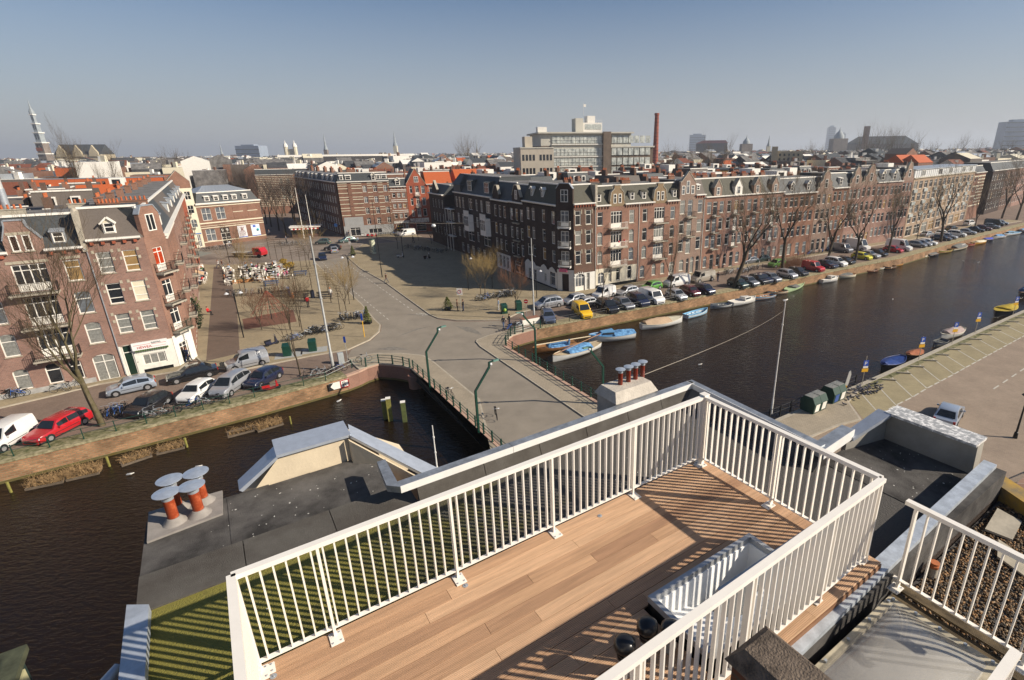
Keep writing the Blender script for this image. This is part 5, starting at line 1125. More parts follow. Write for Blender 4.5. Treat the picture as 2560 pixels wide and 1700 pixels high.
def dome(px, dist, r, h0, lab):
    t = thing('dome',lab,'dome',(*polar(px,dist),0)); slab(t,'wall',-r * 1.5,0,0,r * 1.5,r * 2,h0,HB); b = MB(); b.tube([(0,r,h0),(0,r,h0 + r * .6),(0,r,h0 + r * 1.1),(0,r,h0 + r * 1.5),(0,r,h0 + r * 2.2)],[r,r * .95,r * .6,r * .2,.1],12); b.build('dome_roof',GC,t,smooth=60)
dome(1872,950,6,31, 'grey dome on the skyline right of the chimney'); dome(2104,1150,9,40, 'pointed museum roof with lantern on the right skyline')
t = thing('museum','broad dark slate roofed museum with square tower on the right skyline','building',(*polar(2120,1200),0),R(-22)); slab(t,'wall',0,0,0,120,40,30,HB); b = MB(); b.add([(0,0,30),(120,0,30),(120,40,30),(0,40,30),(20,20,44),(100,20,44)],[(0,1,5,4),(1,2,5),(2,3,4,5),(3,0,4)]); b.build('roof',SLATE,t); slab(t,'tower',26,-4,0,36,6,62,BR_CHESTNUT)
t = thing('castle_block','sandy coloured castellated block behind the terrace','building',(*polar(1942,330),0),R(-16)); slab(t,'wall',0,0,0,15,10,21,mat('sand_stone',(.5,.42,.28),.9,var=.1,scale=.5)); slab(t,'turret',-1.5,-1,0,1.5,2,23.5,MATS['sand_stone'])
for z in (18.4,16): 
    for i in range(5): slab(t, 'window', 2.5 + i * 2.4,-.06, z, 3.5 + i * 2.4,.02, z + 1.3, GLASSD)
# green and tiled features close behind the terrace
t = thing('yellow_school','long yellow brick building with arched roofline behind the chimney','building',(*G(1628,428,15),0),R(10)); slab(t,'wall',0,0,0,46,14,15,mat('yellow_brick',(.50,.29,.10),.9,var=.12,scale=1)); slab(t,'roof',-.3,-.3,15,46.3,14.3,15.4,SLATE)
for i in range(15): slab(t, 'window', 1.2 + i * 3,-.06,11.5,3.0 + i * 3,.02,14, GREYGL)
for q,(px,py,w_,lab) in enumerate(((1812,417,22,'low house with broad orange red roof and glazed skylights behind the terrace'),(2258,407,13,'house with bright orange roof between dark slate roofs, left one of two'),(2296,407,12,'house with bright orange roof between dark slate roofs, right one of two'),(1158,452,13,'orange roofed house behind the dark terrace'))):
    z = 13.4; p = G(1812,417,13.4) if q == 0 else (G(2258,407,16) if q == 1 else (G(2296,407,16) if q == 2 else G(1140,452,14)))
    t = thing('orange_roof_house',lab,'house',(p[0],p[1],0),PA if q else R(12)); zz = (13.4,16,16,14)[q]; slab(t,'wall',0,0,0,w_,10,zz,BR_CHESTNUT); b = MB(); b.add([(0,-.2,zz),(w_,-.2,zz),(w_ - .5,4,zz + 3.2),(.5,4,zz + 3.2),(w_,9,zz),(0,9,zz)],[(0,1,2,3),(3,2,4,5),(0,3,5),(1,4,2)]); b.build('roof',TILE_O,t)
    if q == 0:
        b = MB(); b.hexa([(5,1,14.35),(9,1,14.35),(9,3,15.9),(5,3,15.9)],[(5,.95,14.45),(9,.95,14.45),(9,2.95,16),(5,2.95,16)]); b.build('skylight',CURT,t)

# ================================================================== foreground roof terrace
DA = math.atan2(.570,.822)
RX = Vector((math.cos(DA), math.sin(DA))); 
# frame of the terrace: x along the long rail to the right, y away from the camera; s = x, t = -y
def TT(name, label, cat, group=None): return thing(name, label, cat, (1.73,6.42,0), DA, group)
DZ = 17.8; RZ = 17.42
RAILW = mat('cream_powder_coat', (.82,.77,.69),.38, var=.03, scale=3, spec=.4)
FELT = mat('mineral_felt', (.070,.064,.060),.95, var=.45, scale=1.3, bump=.9, bscale=160, detail=10, col2=(.115,.107,.098))
FELT2 = mat('upstand_felt', (.135,.118,.10),.95, var=.35, scale=2.5, bump=1.0, bscale=150, detail=12, col2=(.10,.092,.08))
# moss creeps over the left end of the roof
def moss_felt():
    m, n, l, p = _new('mossy_felt'); p.inputs['Roughness'].default_value = 1
    tc = n.new('ShaderNodeTexCoord'); n1 = n.new('ShaderNodeTexNoise'); n1.inputs['Scale'].default_value = 3.0; n1.inputs['Detail'].default_value = 9; n1.inputs['Roughness'].default_value = .75
    l.new(tc.outputs['Object'], n1.inputs['Vector']); sp = n.new('ShaderNodeSeparateXYZ'); l.new(tc.outputs['Object'], sp.inputs[0])
    mr = n.new('ShaderNodeMapRange'); mr.inputs['From Min'].default_value = -1.2; mr.inputs['From Max'].default_value = -5.4; mr.inputs['To Min'].default_value = 0; mr.inputs['To Max'].default_value = .55
    l.new(sp.outputs[0],mr.inputs['Value']); ad = n.new('ShaderNodeMath'); ad.operation = 'ADD'; l.new(mr.outputs[0],ad.inputs[0]); l.new(n1.outputs['Fac'],ad.inputs[1])
    cr = n.new('ShaderNodeValToRGB'); e = cr.color_ramp.elements; e[0].position = .60; e[0].color = (.085,.078,.07,1); e[1].position = 1.0; e[1].color = (.21,.185,.035,1)
    x = e.new(.76); x.color = (.085,.078,.03,1); l.new(ad.outputs[0], cr.inputs['Fac']); l.new(cr.outputs[0], p.inputs['Base Color'])
    b2 = n.new('ShaderNodeTexNoise'); b2.inputs['Scale'].default_value = 60; b2.inputs['Detail'].default_value = 6; l.new(tc.outputs['Object'],b2.inputs['Vector']); bp = n.new('ShaderNodeBump'); bp.inputs['Strength'].default_value = 1; bp.inputs['Distance'].default_value = .02; l.new(b2.outputs['Fac'],bp.inputs['Height']); l.new(bp.outputs[0],p.inputs['Normal'])
    return m
MOSSF = moss_felt()
BOARD = None
def board_mat():
    m, n, l, p = _new('hardwood_decking'); p.inputs['Roughness'].default_value = .55; p.inputs['Specular IOR Level'].default_value = .35
    tc = n.new('ShaderNodeTexCoord'); mp = n.new('ShaderNodeMapping'); mp.inputs['Scale'].default_value = (.9,14,14); l.new(tc.outputs['Object'],mp.inputs[0])
    oi = n.new('ShaderNodeObjectInfo'); sv_ = n.new('ShaderNodeVectorMath'); sv_.operation = 'SCALE'; cx = n.new('ShaderNodeCombineXYZ'); mm = n.new('ShaderNodeMath'); mm.operation = 'MULTIPLY'; mm.inputs[1].default_value = 37; l.new(oi.outputs['Random'],mm.inputs[0]); l.new(mm.outputs[0],cx.inputs[0]); l.new(mm.outputs[0],cx.inputs[1])
    av = n.new('ShaderNodeVectorMath'); av.operation = 'ADD'; l.new(mp.outputs[0], av.inputs[0]); l.new(cx.outputs[0], av.inputs[1])
    nz = n.new('ShaderNodeTexNoise'); nz.inputs['Scale'].default_value = 1.6; nz.inputs['Detail'].default_value = 8; nz.inputs['Roughness'].default_value = .7; l.new(av.outputs[0],nz.inputs['Vector'])
    cr = n.new('ShaderNodeValToRGB'); e = cr.color_ramp.elements; e[0].position = 0; e[0].color = (.38,.225,.135,1); e[1].position = 1; e[1].color = (.58,.38,.235,1); x = e.new(.4); x.color = (.51,.32,.19,1)
    l.new(oi.outputs['Random'], cr.inputs['Fac'])
    hv = n.new('ShaderNodeHueSaturation'); l.new(cr.outputs[0],hv.inputs['Color']); mr = n.new('ShaderNodeMapRange'); mr.inputs['From Min'].default_value = .3; mr.inputs['From Max'].default_value = .7; mr.inputs['To Min'].default_value = .74; mr.inputs['To Max'].default_value = 1.2; l.new(nz.outputs['Fac'],mr.inputs['Value']); l.new(mr.outputs[0],hv.inputs['Value']); l.new(hv.outputs[0],p.inputs['Base Color'])
    return m
BOARD = board_mat()
# --- the house we stand on
H0 = TT('terrace_building', 'flat roofed house under the wooden roof terrace, edged with metal trims', 'house')
BRW = BR_TAN
b = MB(); b.prism([(-6.5,3.55),(-6.5,-2.56),(3.9,-2.56),(3.9,-.95),(3.3,-.7),(2.0,-.85),(2.0,2.02),(-3.62,2.02),(-3.62,3.55)],-2,RZ - .12); b.build('wall',BRW,H0)
def sheet(name, x0, y0, x1, y1, z, m, par=H0, th=.03, dz=0):
    b = MB(); b.hexa([(x0,y0,z - th),(x1,y0,z - th + dz),(x1,y1,z - th + dz),(x0,y1,z - th)],[(x0,y0,z),(x1,y0,z + dz),(x1,y1,z + dz),(x0,y1,z)]); return b.build(name,m,par)
# felt sheets, each lapping the next
k = 0
for x in (-6.36,-5.3,-4.25,-3.2,-2.15,-1.1,-.05,1.0):
    x1 = min(x + 1.08,1.98); sheet('felt_sheet', x if x > -6 else -6.5,-2.42, x1,1.9, RZ + .004 * (k % 2), MOSSF, dz=.003); k += 1
for (x0,y0,x1,y1) in ((-6.52,2.42,-5.6,3.0),(-5.62,2.42,-4.55,3.62),(-4.57,2.42,-3.64,3.62)): sheet('felt_sheet',x0,y0,x1,y1,RZ + .012 + .005 * (k % 2),FELT); k += 1
sheet('felt_sheet', -6.52,2.95,-5.1,3.66, RZ + .011, FELT)
for x in (1.96,2.55): sheet('felt_sheet', x, -2.4, x + .62,-.72, RZ + .012 + .004 * (k % 2), FELT); k += 1
sheet('felt_sheet', 3.1,-2.4,3.5,-.6, RZ + .014, FELT)
# sloping upstand strip towards the far trim, in lapped lengths with dark joints
xs_ = [-6.52,-5.5,-4.5,-3.45,-2.45,-1.5,-.6,.3,1.1,1.93]
for i in range(len(xs_) - 1):
    a, c = xs_[i] + .006, xs_[i + 1] - .004; left = xs_[i + 1] <= -3.4
    zt_ = RZ + .05 if left else DZ - .10; yt = 2.45 if left else 1.955
    b = MB(); b.hexa([(a,1.85,RZ - .02),(c,1.85,RZ - .02),(c,yt,RZ - .02),(a,yt,RZ - .02)],[(a,1.85,RZ + .022 + .004 * (i % 2)),(c,1.85,RZ + .022 + .004 * (i % 2)),(c,yt,zt_),(a,yt,zt_)]); b.build('upstand_strip',FELT2,H0)
b = MB(); b.hexa([(1.62,-.8,RZ - .02),(1.95,-.8,RZ - .02),(1.95,1.95,RZ - .02),(1.62,1.95,RZ - .02)],[(1.62,-.8,RZ + .02),(1.95,-.8,DZ - .1),(1.95,1.95,DZ - .1),(1.62,1.95,RZ + .02)]); b.build('upstand_strip',FELT,H0)
# metal trims
TRIMW = mat('white_trim_face',(.78,.76,.72),.35,metal=0,var=.04,scale=4); TRIMG = mat('galvanised_trim',(.36,.38,.40),.35,metal=.55,var=.25,scale=7,bump=.05)
def trim(name, x0, y0, x1, y1, zt, inner, par=H0, th=.10, w=.14):
    """cap with grey top and pale inner face; runs from (x0,y0) to (x1,y1), inner=+1/-1 side"""
    a = Vector((x0, y0)); c = Vector((x1, y1)); d = (c - a).normalized(); n = Vector((-d.y, d.x)) * inner
    b = MB(); b.hexa([(*(a),zt - th),(*(c),zt - th),(*(c - n * w),zt - th),(*(a - n * w),zt - th)],[(*a,zt),(*c,zt),(*(c - n * w),zt),(*(a - n * w),zt)]); o = b.build(name,TRIMG,par)
    b = MB(); b.hexa([(*(a + n * .012),zt - th),(*(c + n * .012),zt - th),(*(c + n * .001),zt - th),(*(a + n * .001),zt - th)],[(*(a + n * .012),zt + .004),(*(c + n * .012),zt + .004),(*(c + n * .001),zt + .004),(*(a + n * .001),zt + .004)]); b.build('trim_face',TRIMW,o); return o
seg = [-3.66,-1.95,-.3,1.1,1.99]
for i in range(4): trim('metal_trim', seg[i] + .003,1.955, seg[i + 1] - .003,1.955, DZ - .02,-1)
b = MB(); b.hexa([(-3.66,1.95,DZ - .12),(-3.8,2.09,DZ - .12),(-3.75,2.75,DZ - .12),(-3.63,2.75,DZ - .12)],[(-3.66,1.95,DZ - .02),(-3.8,2.09,DZ - .02),(-3.75,2.75,DZ - .02),(-3.63,2.75,DZ - .02)]); b.build('metal_trim',TRIMG,H0)
trim('metal_trim', 1.93,2.09,1.80,-.75, DZ - .02,-1, w=.13); trim('metal_trim', 1.80,-.82,2.75,-.76, DZ - .04,-1, w=.2, th=.16)
# left end zinc gutter cap and hanging bracket
b = MB(); b.hexa([(-6.55,1.85,17.5),(-6.36,1.72,17.5),(-6.28,-2.0,17.5),(-6.48,-2.0,17.5)],[(-6.55,1.85,17.6),(-6.36,1.72,17.6),(-6.28,-2.0,17.6),(-6.48,-2.0,17.6)]); b.build('metal_trim',mat('pale_lead',(.45,.49,.54),.4,metal=.35,var=.15,scale=6,bump=.2,bscale=9),H0)
b = MB(); b.tube([(-6.62,1.3,17.35),(-6.75,1.15,17.3),(-6.82,.95,17.1)], [.05,.08,.02], 8); b.build('gutter_outlet', ZINC, H0, smooth=50)
# gable parapet left
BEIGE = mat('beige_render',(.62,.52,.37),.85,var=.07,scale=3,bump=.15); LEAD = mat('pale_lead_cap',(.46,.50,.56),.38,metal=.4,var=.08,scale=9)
b = MB(); b.yprism([(-5.42,RZ - .1),(-5.25,RZ + .02),(-4.88,17.84),(-3.98,17.84),(-3.1,17.2),(-3.1,16.9),(-5.42,16.9)],3.66,4.05); gpt = b.build('gable_parapet',BEIGE,H0)
slab(gpt, 'coping', -4.93,3.60,17.84,-3.90,4.14,17.885, LEAD)
b = MB(); b.hexa([(-5.42,3.60,17.47),(-4.92,3.60,17.82),(-4.92,3.95,17.82),(-5.42,3.9,17.47)],[(-5.46,3.60,17.51),(-4.92,3.60,17.87),(-4.92,3.95,17.87),(-5.46,3.9,17.51)]); b.build('coping',LEAD,gpt)
b = MB(); b.hexa([(-3.92,3.58,17.83),(-2.9,2.6,17.1),(-2.75,2.9,17.1),(-3.86,3.98,17.83)],[(-3.92,3.58,17.88),(-2.9,2.6,17.16),(-2.75,2.9,17.16),(-3.86,3.98,17.88)]); b.build('coping',LEAD,gpt)
b = MB(); b.hexa([(-3.95,3.52,17.3),(-3.0,2.62,16.7),(-3.0,2.68,16.7),(-3.95,3.6,17.3)],[(-3.95,3.52,17.82),(-3.0,2.62,17.12),(-3.0,2.68,17.12),(-3.95,3.6,17.82)]); b.build('parapet_side',BEIGE,gpt)
# gable parapet right (in shade, droppings on its cap)
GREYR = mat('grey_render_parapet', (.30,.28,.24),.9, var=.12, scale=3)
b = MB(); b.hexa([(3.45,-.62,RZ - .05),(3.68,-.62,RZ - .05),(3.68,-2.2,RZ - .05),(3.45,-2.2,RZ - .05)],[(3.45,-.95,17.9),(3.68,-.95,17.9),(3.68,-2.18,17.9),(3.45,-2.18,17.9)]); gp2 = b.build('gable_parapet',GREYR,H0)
slab(gp2,'coping',3.38,-.9,17.9,3.78,-2.18,17.94,mat('stained_zinc',(.50,.50,.49),.5,metal=.2,var=.25,scale=14,col2=(.72,.70,.66),mid=(.45,.6)))
b = MB(); b.hexa([(2.7,-.62,17.58),(3.4,-.78,17.88),(3.4,-1.0,17.88),(2.7,-.8,17.58)],[(2.7,-.62,17.64),(3.4,-.78,17.94),(3.4,-1.0,17.94),(2.7,-.8,17.64)]); b.build('coping',LEAD,gp2)
b = MB(); b.hexa([(2.6,-.68,17.3),(3.44,-.9,17.3),(3.44,-.95,17.3),(2.6,-.75,17.3)],[(2.6,-.68,17.58),(3.44,-.86,17.88),(3.44,-.92,17.88),(2.6,-.75,17.58)]); b.build('parapet_side',GREYR,gp2)
# near parapet with galvanised cap between our deck and the gravel roof
slab(H0, 'parapet_wall', -3.0,-2.56,17.1,3.5,-2.44,17.66, FELT)
b = MB(); b.hexa([(-3.0,-2.60,17.66),(3.48,-2.44,17.66),(3.48,-2.28,17.66),(-3.0,-2.44,17.66)],[(-3.0,-2.60,17.72),(3.48,-2.44,17.72),(3.48,-2.28,17.72),(-3.0,-2.44,17.72)]); b.build('metal_trim',mat('galvanised_cap',(.50,.54,.58),.4,metal=.35,var=.2,scale=8),H0)
# bird droppings on the felt: each splash a small raised blot, a scatter nobody could count
b = MB(); r_ = random.Random(5)
for i in range(150):
    z = RZ + .018
    if i < 70: x, y = r_.uniform(-5.9,-3.7), r_.uniform(2.0,3.5)
    elif i < 105: x, y = r_.uniform(2.0,3.4), r_.uniform(-2.2,-.9)
    elif i < 125: x, y, z = r_.gauss(1.75,.18), r_.gauss(1.75,.12), RZ + .3 
    else: x, y = r_.uniform(-6,1.5), r_.uniform(.2,1.4)
    if i < 125 and i >= 105: continue
    q = r_.uniform(.004,.014); b.poly([(x + q * math.cos(a) * r_.uniform(.5,1.4),y + q * math.sin(a) * r_.uniform(.5,1.4),z) for a in (0,1,2,3,4,5)])
tag(b.build('bird_droppings',mat('droppings',(.6,.58,.52),.9,var=.1)),'white bird droppings scattered over the dark roofing felt','droppings',kind='stuff'); D.objects['bird_droppings'].location = (1.73,6.42,0); D.objects['bird_droppings'].rotation_euler = (0,0,DA)
# --- wooden deck
DK = TT('roof_deck', 'grooved hardwood roof deck of tan and brown boards inside the cream railings', 'deck')
def board_mesh(L, w=.142, hh=.028, gro=9):
    prof = [(0,0)]
    st = w / gro; y = 0
    prof = [(0.0,0.0),(0.0, hh)]
    for g_ in range(gro):
        a = g_ * st; prof += [(a + st * .60, hh),(a + st * .66, hh - .006),(a + st * .94, hh - .006),(a + st, hh)]
    prof[-1] = (w, hh); prof += [(w, 0)]
    b = MB(); b.xprism([(p[0], p[1]) for p in prof][::-1], 0, L); return b.mesh('deck_board', BOARD)
r_ = random.Random(11); BMC = {}
y = -2.46; row = 0
while y < .05:
    x = -5.62; cuts = []
    xx = -5.62 + r_.uniform(.8,3.3)
    while xx < .0 - .4: cuts.append(xx); xx += r_.uniform(1.6,3.4)
    for a, c in zip([-5.62] + cuts, cuts + [.14]):
        L = round(c - a - .004,1); key = L
        if key not in BMC: BMC[key] = board_mesh(L)
        hx = -2.33 < (a + c) / 2 < -.77 and -2.2 < y + .07 < -1.43
        # boards stop at the hatch
        pieces = [(a, c)]
        if -2.25 < y + .07 < -1.40:
            pieces = []
            if a < -2.34: pieces.append((a, min(c, -2.34)))
            if c > -.76: pieces.append((max(a, -.76), c))
        for p, q in pieces:
            if q - p < .03: continue
            o = put('deck_board', BMC[key], DK, (p, y, DZ - .028)); o.scale = ((q - p - .004) / L, 1,1)
    y += .148; row += 1
b = MB()
for x in [-5.5 + .55 * i for i in range(11)]: b.box(x, -1.40 if -2.4 < x < -.7 else -2.46, RZ + .02, x + .05,.04, DZ - .03)
b.build('joist',mat('dark_joist',(.05,.035,.025),.9,var=.2),DK); b = MB(); b.box(-5.62,-2.47,RZ + .05,.14,-2.463,DZ - .02); b.box(-5.62,.054,RZ + .05,.14,.06,DZ - .02); b.build('fascia',mat('deck_fascia',(.20,.10,.05),.7,var=.2,scale=4),DK)
for x, yy in ((-1.86,-.10),(-5.38,-.13),(-3.64,-.16)):
    b = MB(); b.cyl(x, yy, DZ - .01, DZ + .004,.028, n=14); b.cyl(x + .004, yy, DZ + .004, DZ + .012,.010, n=8); b.build('fixing_cap', ZINC, DK)
# --- railings
def rail_run(label, p, q, posts, step=.094, z=DZ, h=1.05, name='railing', endcap=True, w=.065, hz=.10, m=None, plates=1, ledge=.07):
    m = m or RAILW
    P = Vector(p); Q = Vector(q); L = (Q - P).length; ang = math.atan2((Q - P).y, (Q - P).x)
    base = Vector((1.73,6.42)) + Vector((math.cos(DA) * P.x - math.sin(DA) * P.y, math.sin(DA) * P.x + math.cos(DA) * P.y))
    t = thing(name, label, 'railing', (base.x, base.y, z), DA + ang)
    slab(t, 'handrail', 0,-w / 2, h - .045, L, w / 2, h, m); slab(t, 'bottom_rail', 0,-.022, hz - .012, L, .022, hz, m)
    bb = MB(); bb.box(-.007,-.018, hz, .007,.018, h - .045); bm = bb.mesh('baluster', m)
    pb = MB(); pb.box(-.012,-.028,.008,.012,.028, h - .045); pm = pb.mesh('post', m)
    pl = MB(); pl.box(-.055,-.075,0.001,.055,.075,.010); plm = pl.mesh('base_plate',m); bo = MB(); [bo.cyl(sx,sy,.010,.017,.009,n=6) for sx in (-.035,.035) for sy in (-.05,.05)]; bom = bo.mesh('bolt',ZINC)
    k = int(round(L / step))
    for i in range(1, k):
        x = L * i / k
        if any(abs(x - pp) < .03 for pp in posts): continue
        put('baluster', bm, t, (x, 0,0))
    for pp in posts:
        put('post', pm, t, (pp, 0,0)); pl_ = put('base_plate', plm, t, (pp, -.05 * plates, 0)); put('bolt', bom, pl_)
    return t
rail_run('long cream railing along the far edge of the wooden deck', (-5.48,0),(0,0),(.02,.62,1.82,3.01,4.22,5.45), plates=1)
rail_run('cream railing along the right side of the wooden deck', (0,0),(0.03,-2.34),(.05,1.17,2.30), plates=-1 * -1)
rail_run('cream railing along the near edge of the deck, closest to the camera',(0.03,-2.35),(-5.6,-2.44),(.04,.93,2.13,3.33,4.5,5.55),plates=-1 * -1)
rail_run('short cream railing at the left end of the deck, seen nearly end on', (-5.48,-2.34),(-5.48,0),(.04,1.17,2.3), plates=1)
b = MB(); b.box(-.045,-.045,0,.045,.045,1.06); 
t = TT('corner_post','thick cream corner post where the far and right railings meet','post'); o = b.build('post',RAILW,t); o.location = (0,0,DZ); o2 = slab(t,'post_cap',-.05,-.05,1.06,.05,.05,1.075,RAILW); o2.location = (0,0,DZ)
# --- stair hatch with glass lid
t = TT('stair_hatch', 'open glazed roof hatch over a white winding stair in the deck', 'hatch')
HX0, HX1, HY0, HY1 = -2.31,-.79,-2.20,-1.45
FR = mat('hatch_aluminium', (.45,.46,.47),.35, metal=.5, var=.05); GLS = None
gm,n_,l_,p_ = _new('clear_glass'); p_.inputs['Roughness'].default_value = .03; p_.inputs['Base Color'].default_value = (.8,.86,.9,1); p_.inputs['Alpha'].default_value = .10; MATS['clear_glass'] = gm
for (x0,y0,x1,y1) in ((HX0,HY0,HX1,HY0 + .05),(HX0,HY1 - .05,HX1,HY1),(HX0,HY0 + .05,HX0 + .05,HY1 - .05),(HX1 - .05,HY0 + .05,HX1,HY1 - .05)):
    slab(t,'frame',x0,y0,DZ + .08,x1,y1,DZ + .15,FR); slab(t,'kerb_upstand',x0 + .005,y0 + .005,RZ,x1 - .005,y1 - .005,DZ + .078,IRON)
# shaft
SHW = mat('white_shaft', (.9,.9,.88),.6, var=.02)
for (x0,y0,x1,y1) in ((HX0 + .05,HY0 + .05,HX1 - .05,HY0 + .06),(HX0 + .05,HY1 - .06,HX1 - .05,HY1 - .05),(HX0 + .05,HY0 + .06,HX0 + .06,HY1 - .06),(HX1 - .06,HY0 + .06,HX1 - .05,HY1 - .06)): slab(t,'shaft_wall',x0,y0,DZ - 2.2,x1,y1,DZ + .079,SHW)
for i in range(9):
    cx, cy = HX0 + .93, HY0 + .07; z = DZ + .06 - i * .075; b = MB()
    def rim_pt(a):
        dx,dy = math.cos(a),math.sin(a); q = min((HX0 + .062 - cx) / dx if dx < -1e-6 else 9,(HY1 - .062 - cy) / dy if dy > 1e-6 else 9); return (cx + dx * q,cy + dy * q)
    P = [(cx, cy), rim_pt(R(179 - i * 11)), rim_pt(R(179 - (i + 1) * 11))]
    b.add([(p[0],p[1],z - .3) for p in P] + [(p[0],p[1],z) for p in P],[(0,2,1),(3,4,5),(0,1,4,3),(1,2,5,4),(2,0,3,5)]); b.build('stair_tread',SHW,t)
slab(t,'newel',HX0 + .90,HY0 + .08,DZ - 2,HX0 + 1.02,HY0 + .2,DZ + .10,SHW); slab(t,'landing',HX0 + .9,HY0 + .07,DZ - .75,HX1 - .06,HY1 - .06,DZ - .7,mat('grey_landing',(.3,.3,.3),.7,var=.05))
ld = slab(t, 'glass_lid', HX0, HY0 - .04, DZ + .16, HX1, HY0 - .034, DZ + .86, gm)
for (x0,z0,x1,z1) in ((HX0,.82,HX1,.88),(HX0,.15,HX1,.19),(HX0,.19,HX0 + .035,.82),(HX1 - .035,.19,HX1,.82)): slab(ld,'lid_frame',x0,HY0 - .07,DZ + z0,x1,HY0 - .03,DZ + z1,FR)
# --- black vent cowls
VB = mat('black_plastic', (.012,.012,.013),.28, var=.05, spec=.5)
def cowl(x, y, h, label, r=.052):
    t = thing('vent_cowl', label, 'vent', (*(Vector((1.73,6.42)) + RX * x + Vector((-RX.y, RX.x)) * y), DZ)); 
    b = MB(); b.tube([(0,0,0),(0,0, h * .62)], r, 16); b.build('pipe', mat('grey_pipe', (.30,.30,.29),.5, var=.1), t, smooth=40)
    b = MB(); b.tube([(0,0,h * .5),(0,0,h * .56)],r * 1.25,16); b.tube([(0,0,h * .62),(0,0,h * .66)],r * 1.35,16); b.build('collar',VB,t,smooth=40)
    b = MB(); b.tube([(0,0,h * .70),(0,0,h * .78),(0,0,h * .9),(0,0,h * .98),(0,0,h)],[r * 1.35,r * 1.8,r * 1.75,r * 1.2,r * .2],20); b.build('cap',VB,t,smooth=60)
cowl(-2.93,-1.84,.40,'left black mushroom vent cowl on the deck'); cowl(-2.66,-1.82,.40,'middle black mushroom vent cowl on the deck'); cowl(-2.45,-1.90,.30,'low black vent cowl against the hatch corner')
# --- steel-capped flues
def flue(x, y, z0, z1, r, rc, m, label, rust=False):
    t = thing('flue_vent', label, 'vent', (*(Vector((1.73,6.42)) + RX * x + Vector((-RX.y, RX.x)) * y), z0)); h = z1 - z0
    b = MB(); b.tube([(0,0,0),(0,0, h * .74)], r, 18); b.build('pipe', m, t, smooth=40)
    b = MB(); b.tube([(0,0, h * .74),(0,0, h * .82)], r * 1.04,18); b.build('steel_band', ZINC, t, smooth=40)
    b = MB(); [b.box(r * math.cos(a) * .9 - .004,r * math.sin(a) * .9 - .004,h * .8,r * math.cos(a) * .9 + .004,r * math.sin(a) * .9 + .004,h * .95) for a in (.5,2.6,4.7)]; b.build('bracket',ZINC,t)
    b = MB(); b.tube([(0,0,h * .93),(0,0,h * .945),(0,0,h)],[rc,rc,.006],28,caps=True); b.build('rain_cap',mat('steel_cap',(.55,.60,.66),.3,metal=.55,var=.12,scale=12,bump=.1),t,smooth=25); return t
ENR = mat('brown_enamel',(.16,.022,.010),.22,var=.15,scale=5,coat=.5); ENO = mat('orange_rusty_enamel',(.42,.07,.022),.45,var=.35,scale=9,col2=(.50,.14,.06),mid=(.5,.8))
for (x,y,lab) in ((-6.2,3.38,'front left orange flue pipe with round steel rain cap'),(-5.93,3.38,'front right orange flue pipe with round steel rain cap'),(-6.17,3.68,'rear left steel rain cap of the flue cluster'),(-5.88,3.67,'rear right steel rain cap of the flue cluster')): flue(x,y,RZ + .02,17.95 if y < 3.5 else 17.97,.062,.15,ENO,lab)
b = MB(); b.prism([(-6.48,3.12),(-5.68,3.22),(-5.66,3.82),(-6.5,3.84)], RZ + .02, RZ + .05)
for x, y in ((-6.2,3.38),(-5.93,3.38),(-6.17,3.68),(-5.88,3.67)): b.tube([(x, y, RZ + .04),(x, y, RZ + .09),(x, y, RZ + .13)], [.15,.10,.075], 14)
b.build('flashing', mat('grey_flashing', (.27,.245,.22),.85, var=.15, scale=5), H0, smooth=40)
t = TT('chimney_block', 'pale mortar chimney block standing outside the far trim of the roof', 'chimney')
slab(t, 'wall', .2,2.10,12,1.12,2.68,17.80, mat('pale_mortar', (.42,.385,.33),.9, var=.14, scale=4, bump=.4, bscale=25))
b = MB(); b.hexa([(.16,2.08,17.80),(1.16,2.08,17.80),(1.16,2.72,17.80),(.16,2.72,17.80)],[(.24,2.20,17.97),(1.08,2.20,17.97),(1.08,2.62,17.97),(.24,2.62,17.97)]); b.build('mortar_cap',mat('mortar_cap',(.50,.45,.38),.95,var=.12,scale=6,bump=.6,bscale=30),t)
for i,(x,y) in enumerate(((.53,2.42),(.73,2.43),(.91,2.44),(1.10,2.46))): flue(x,y,17.95,18.29,.045,.092,ENR,['first','second','third','fourth'][i] + ' brown flue pipe from the left on the pale chimney block')
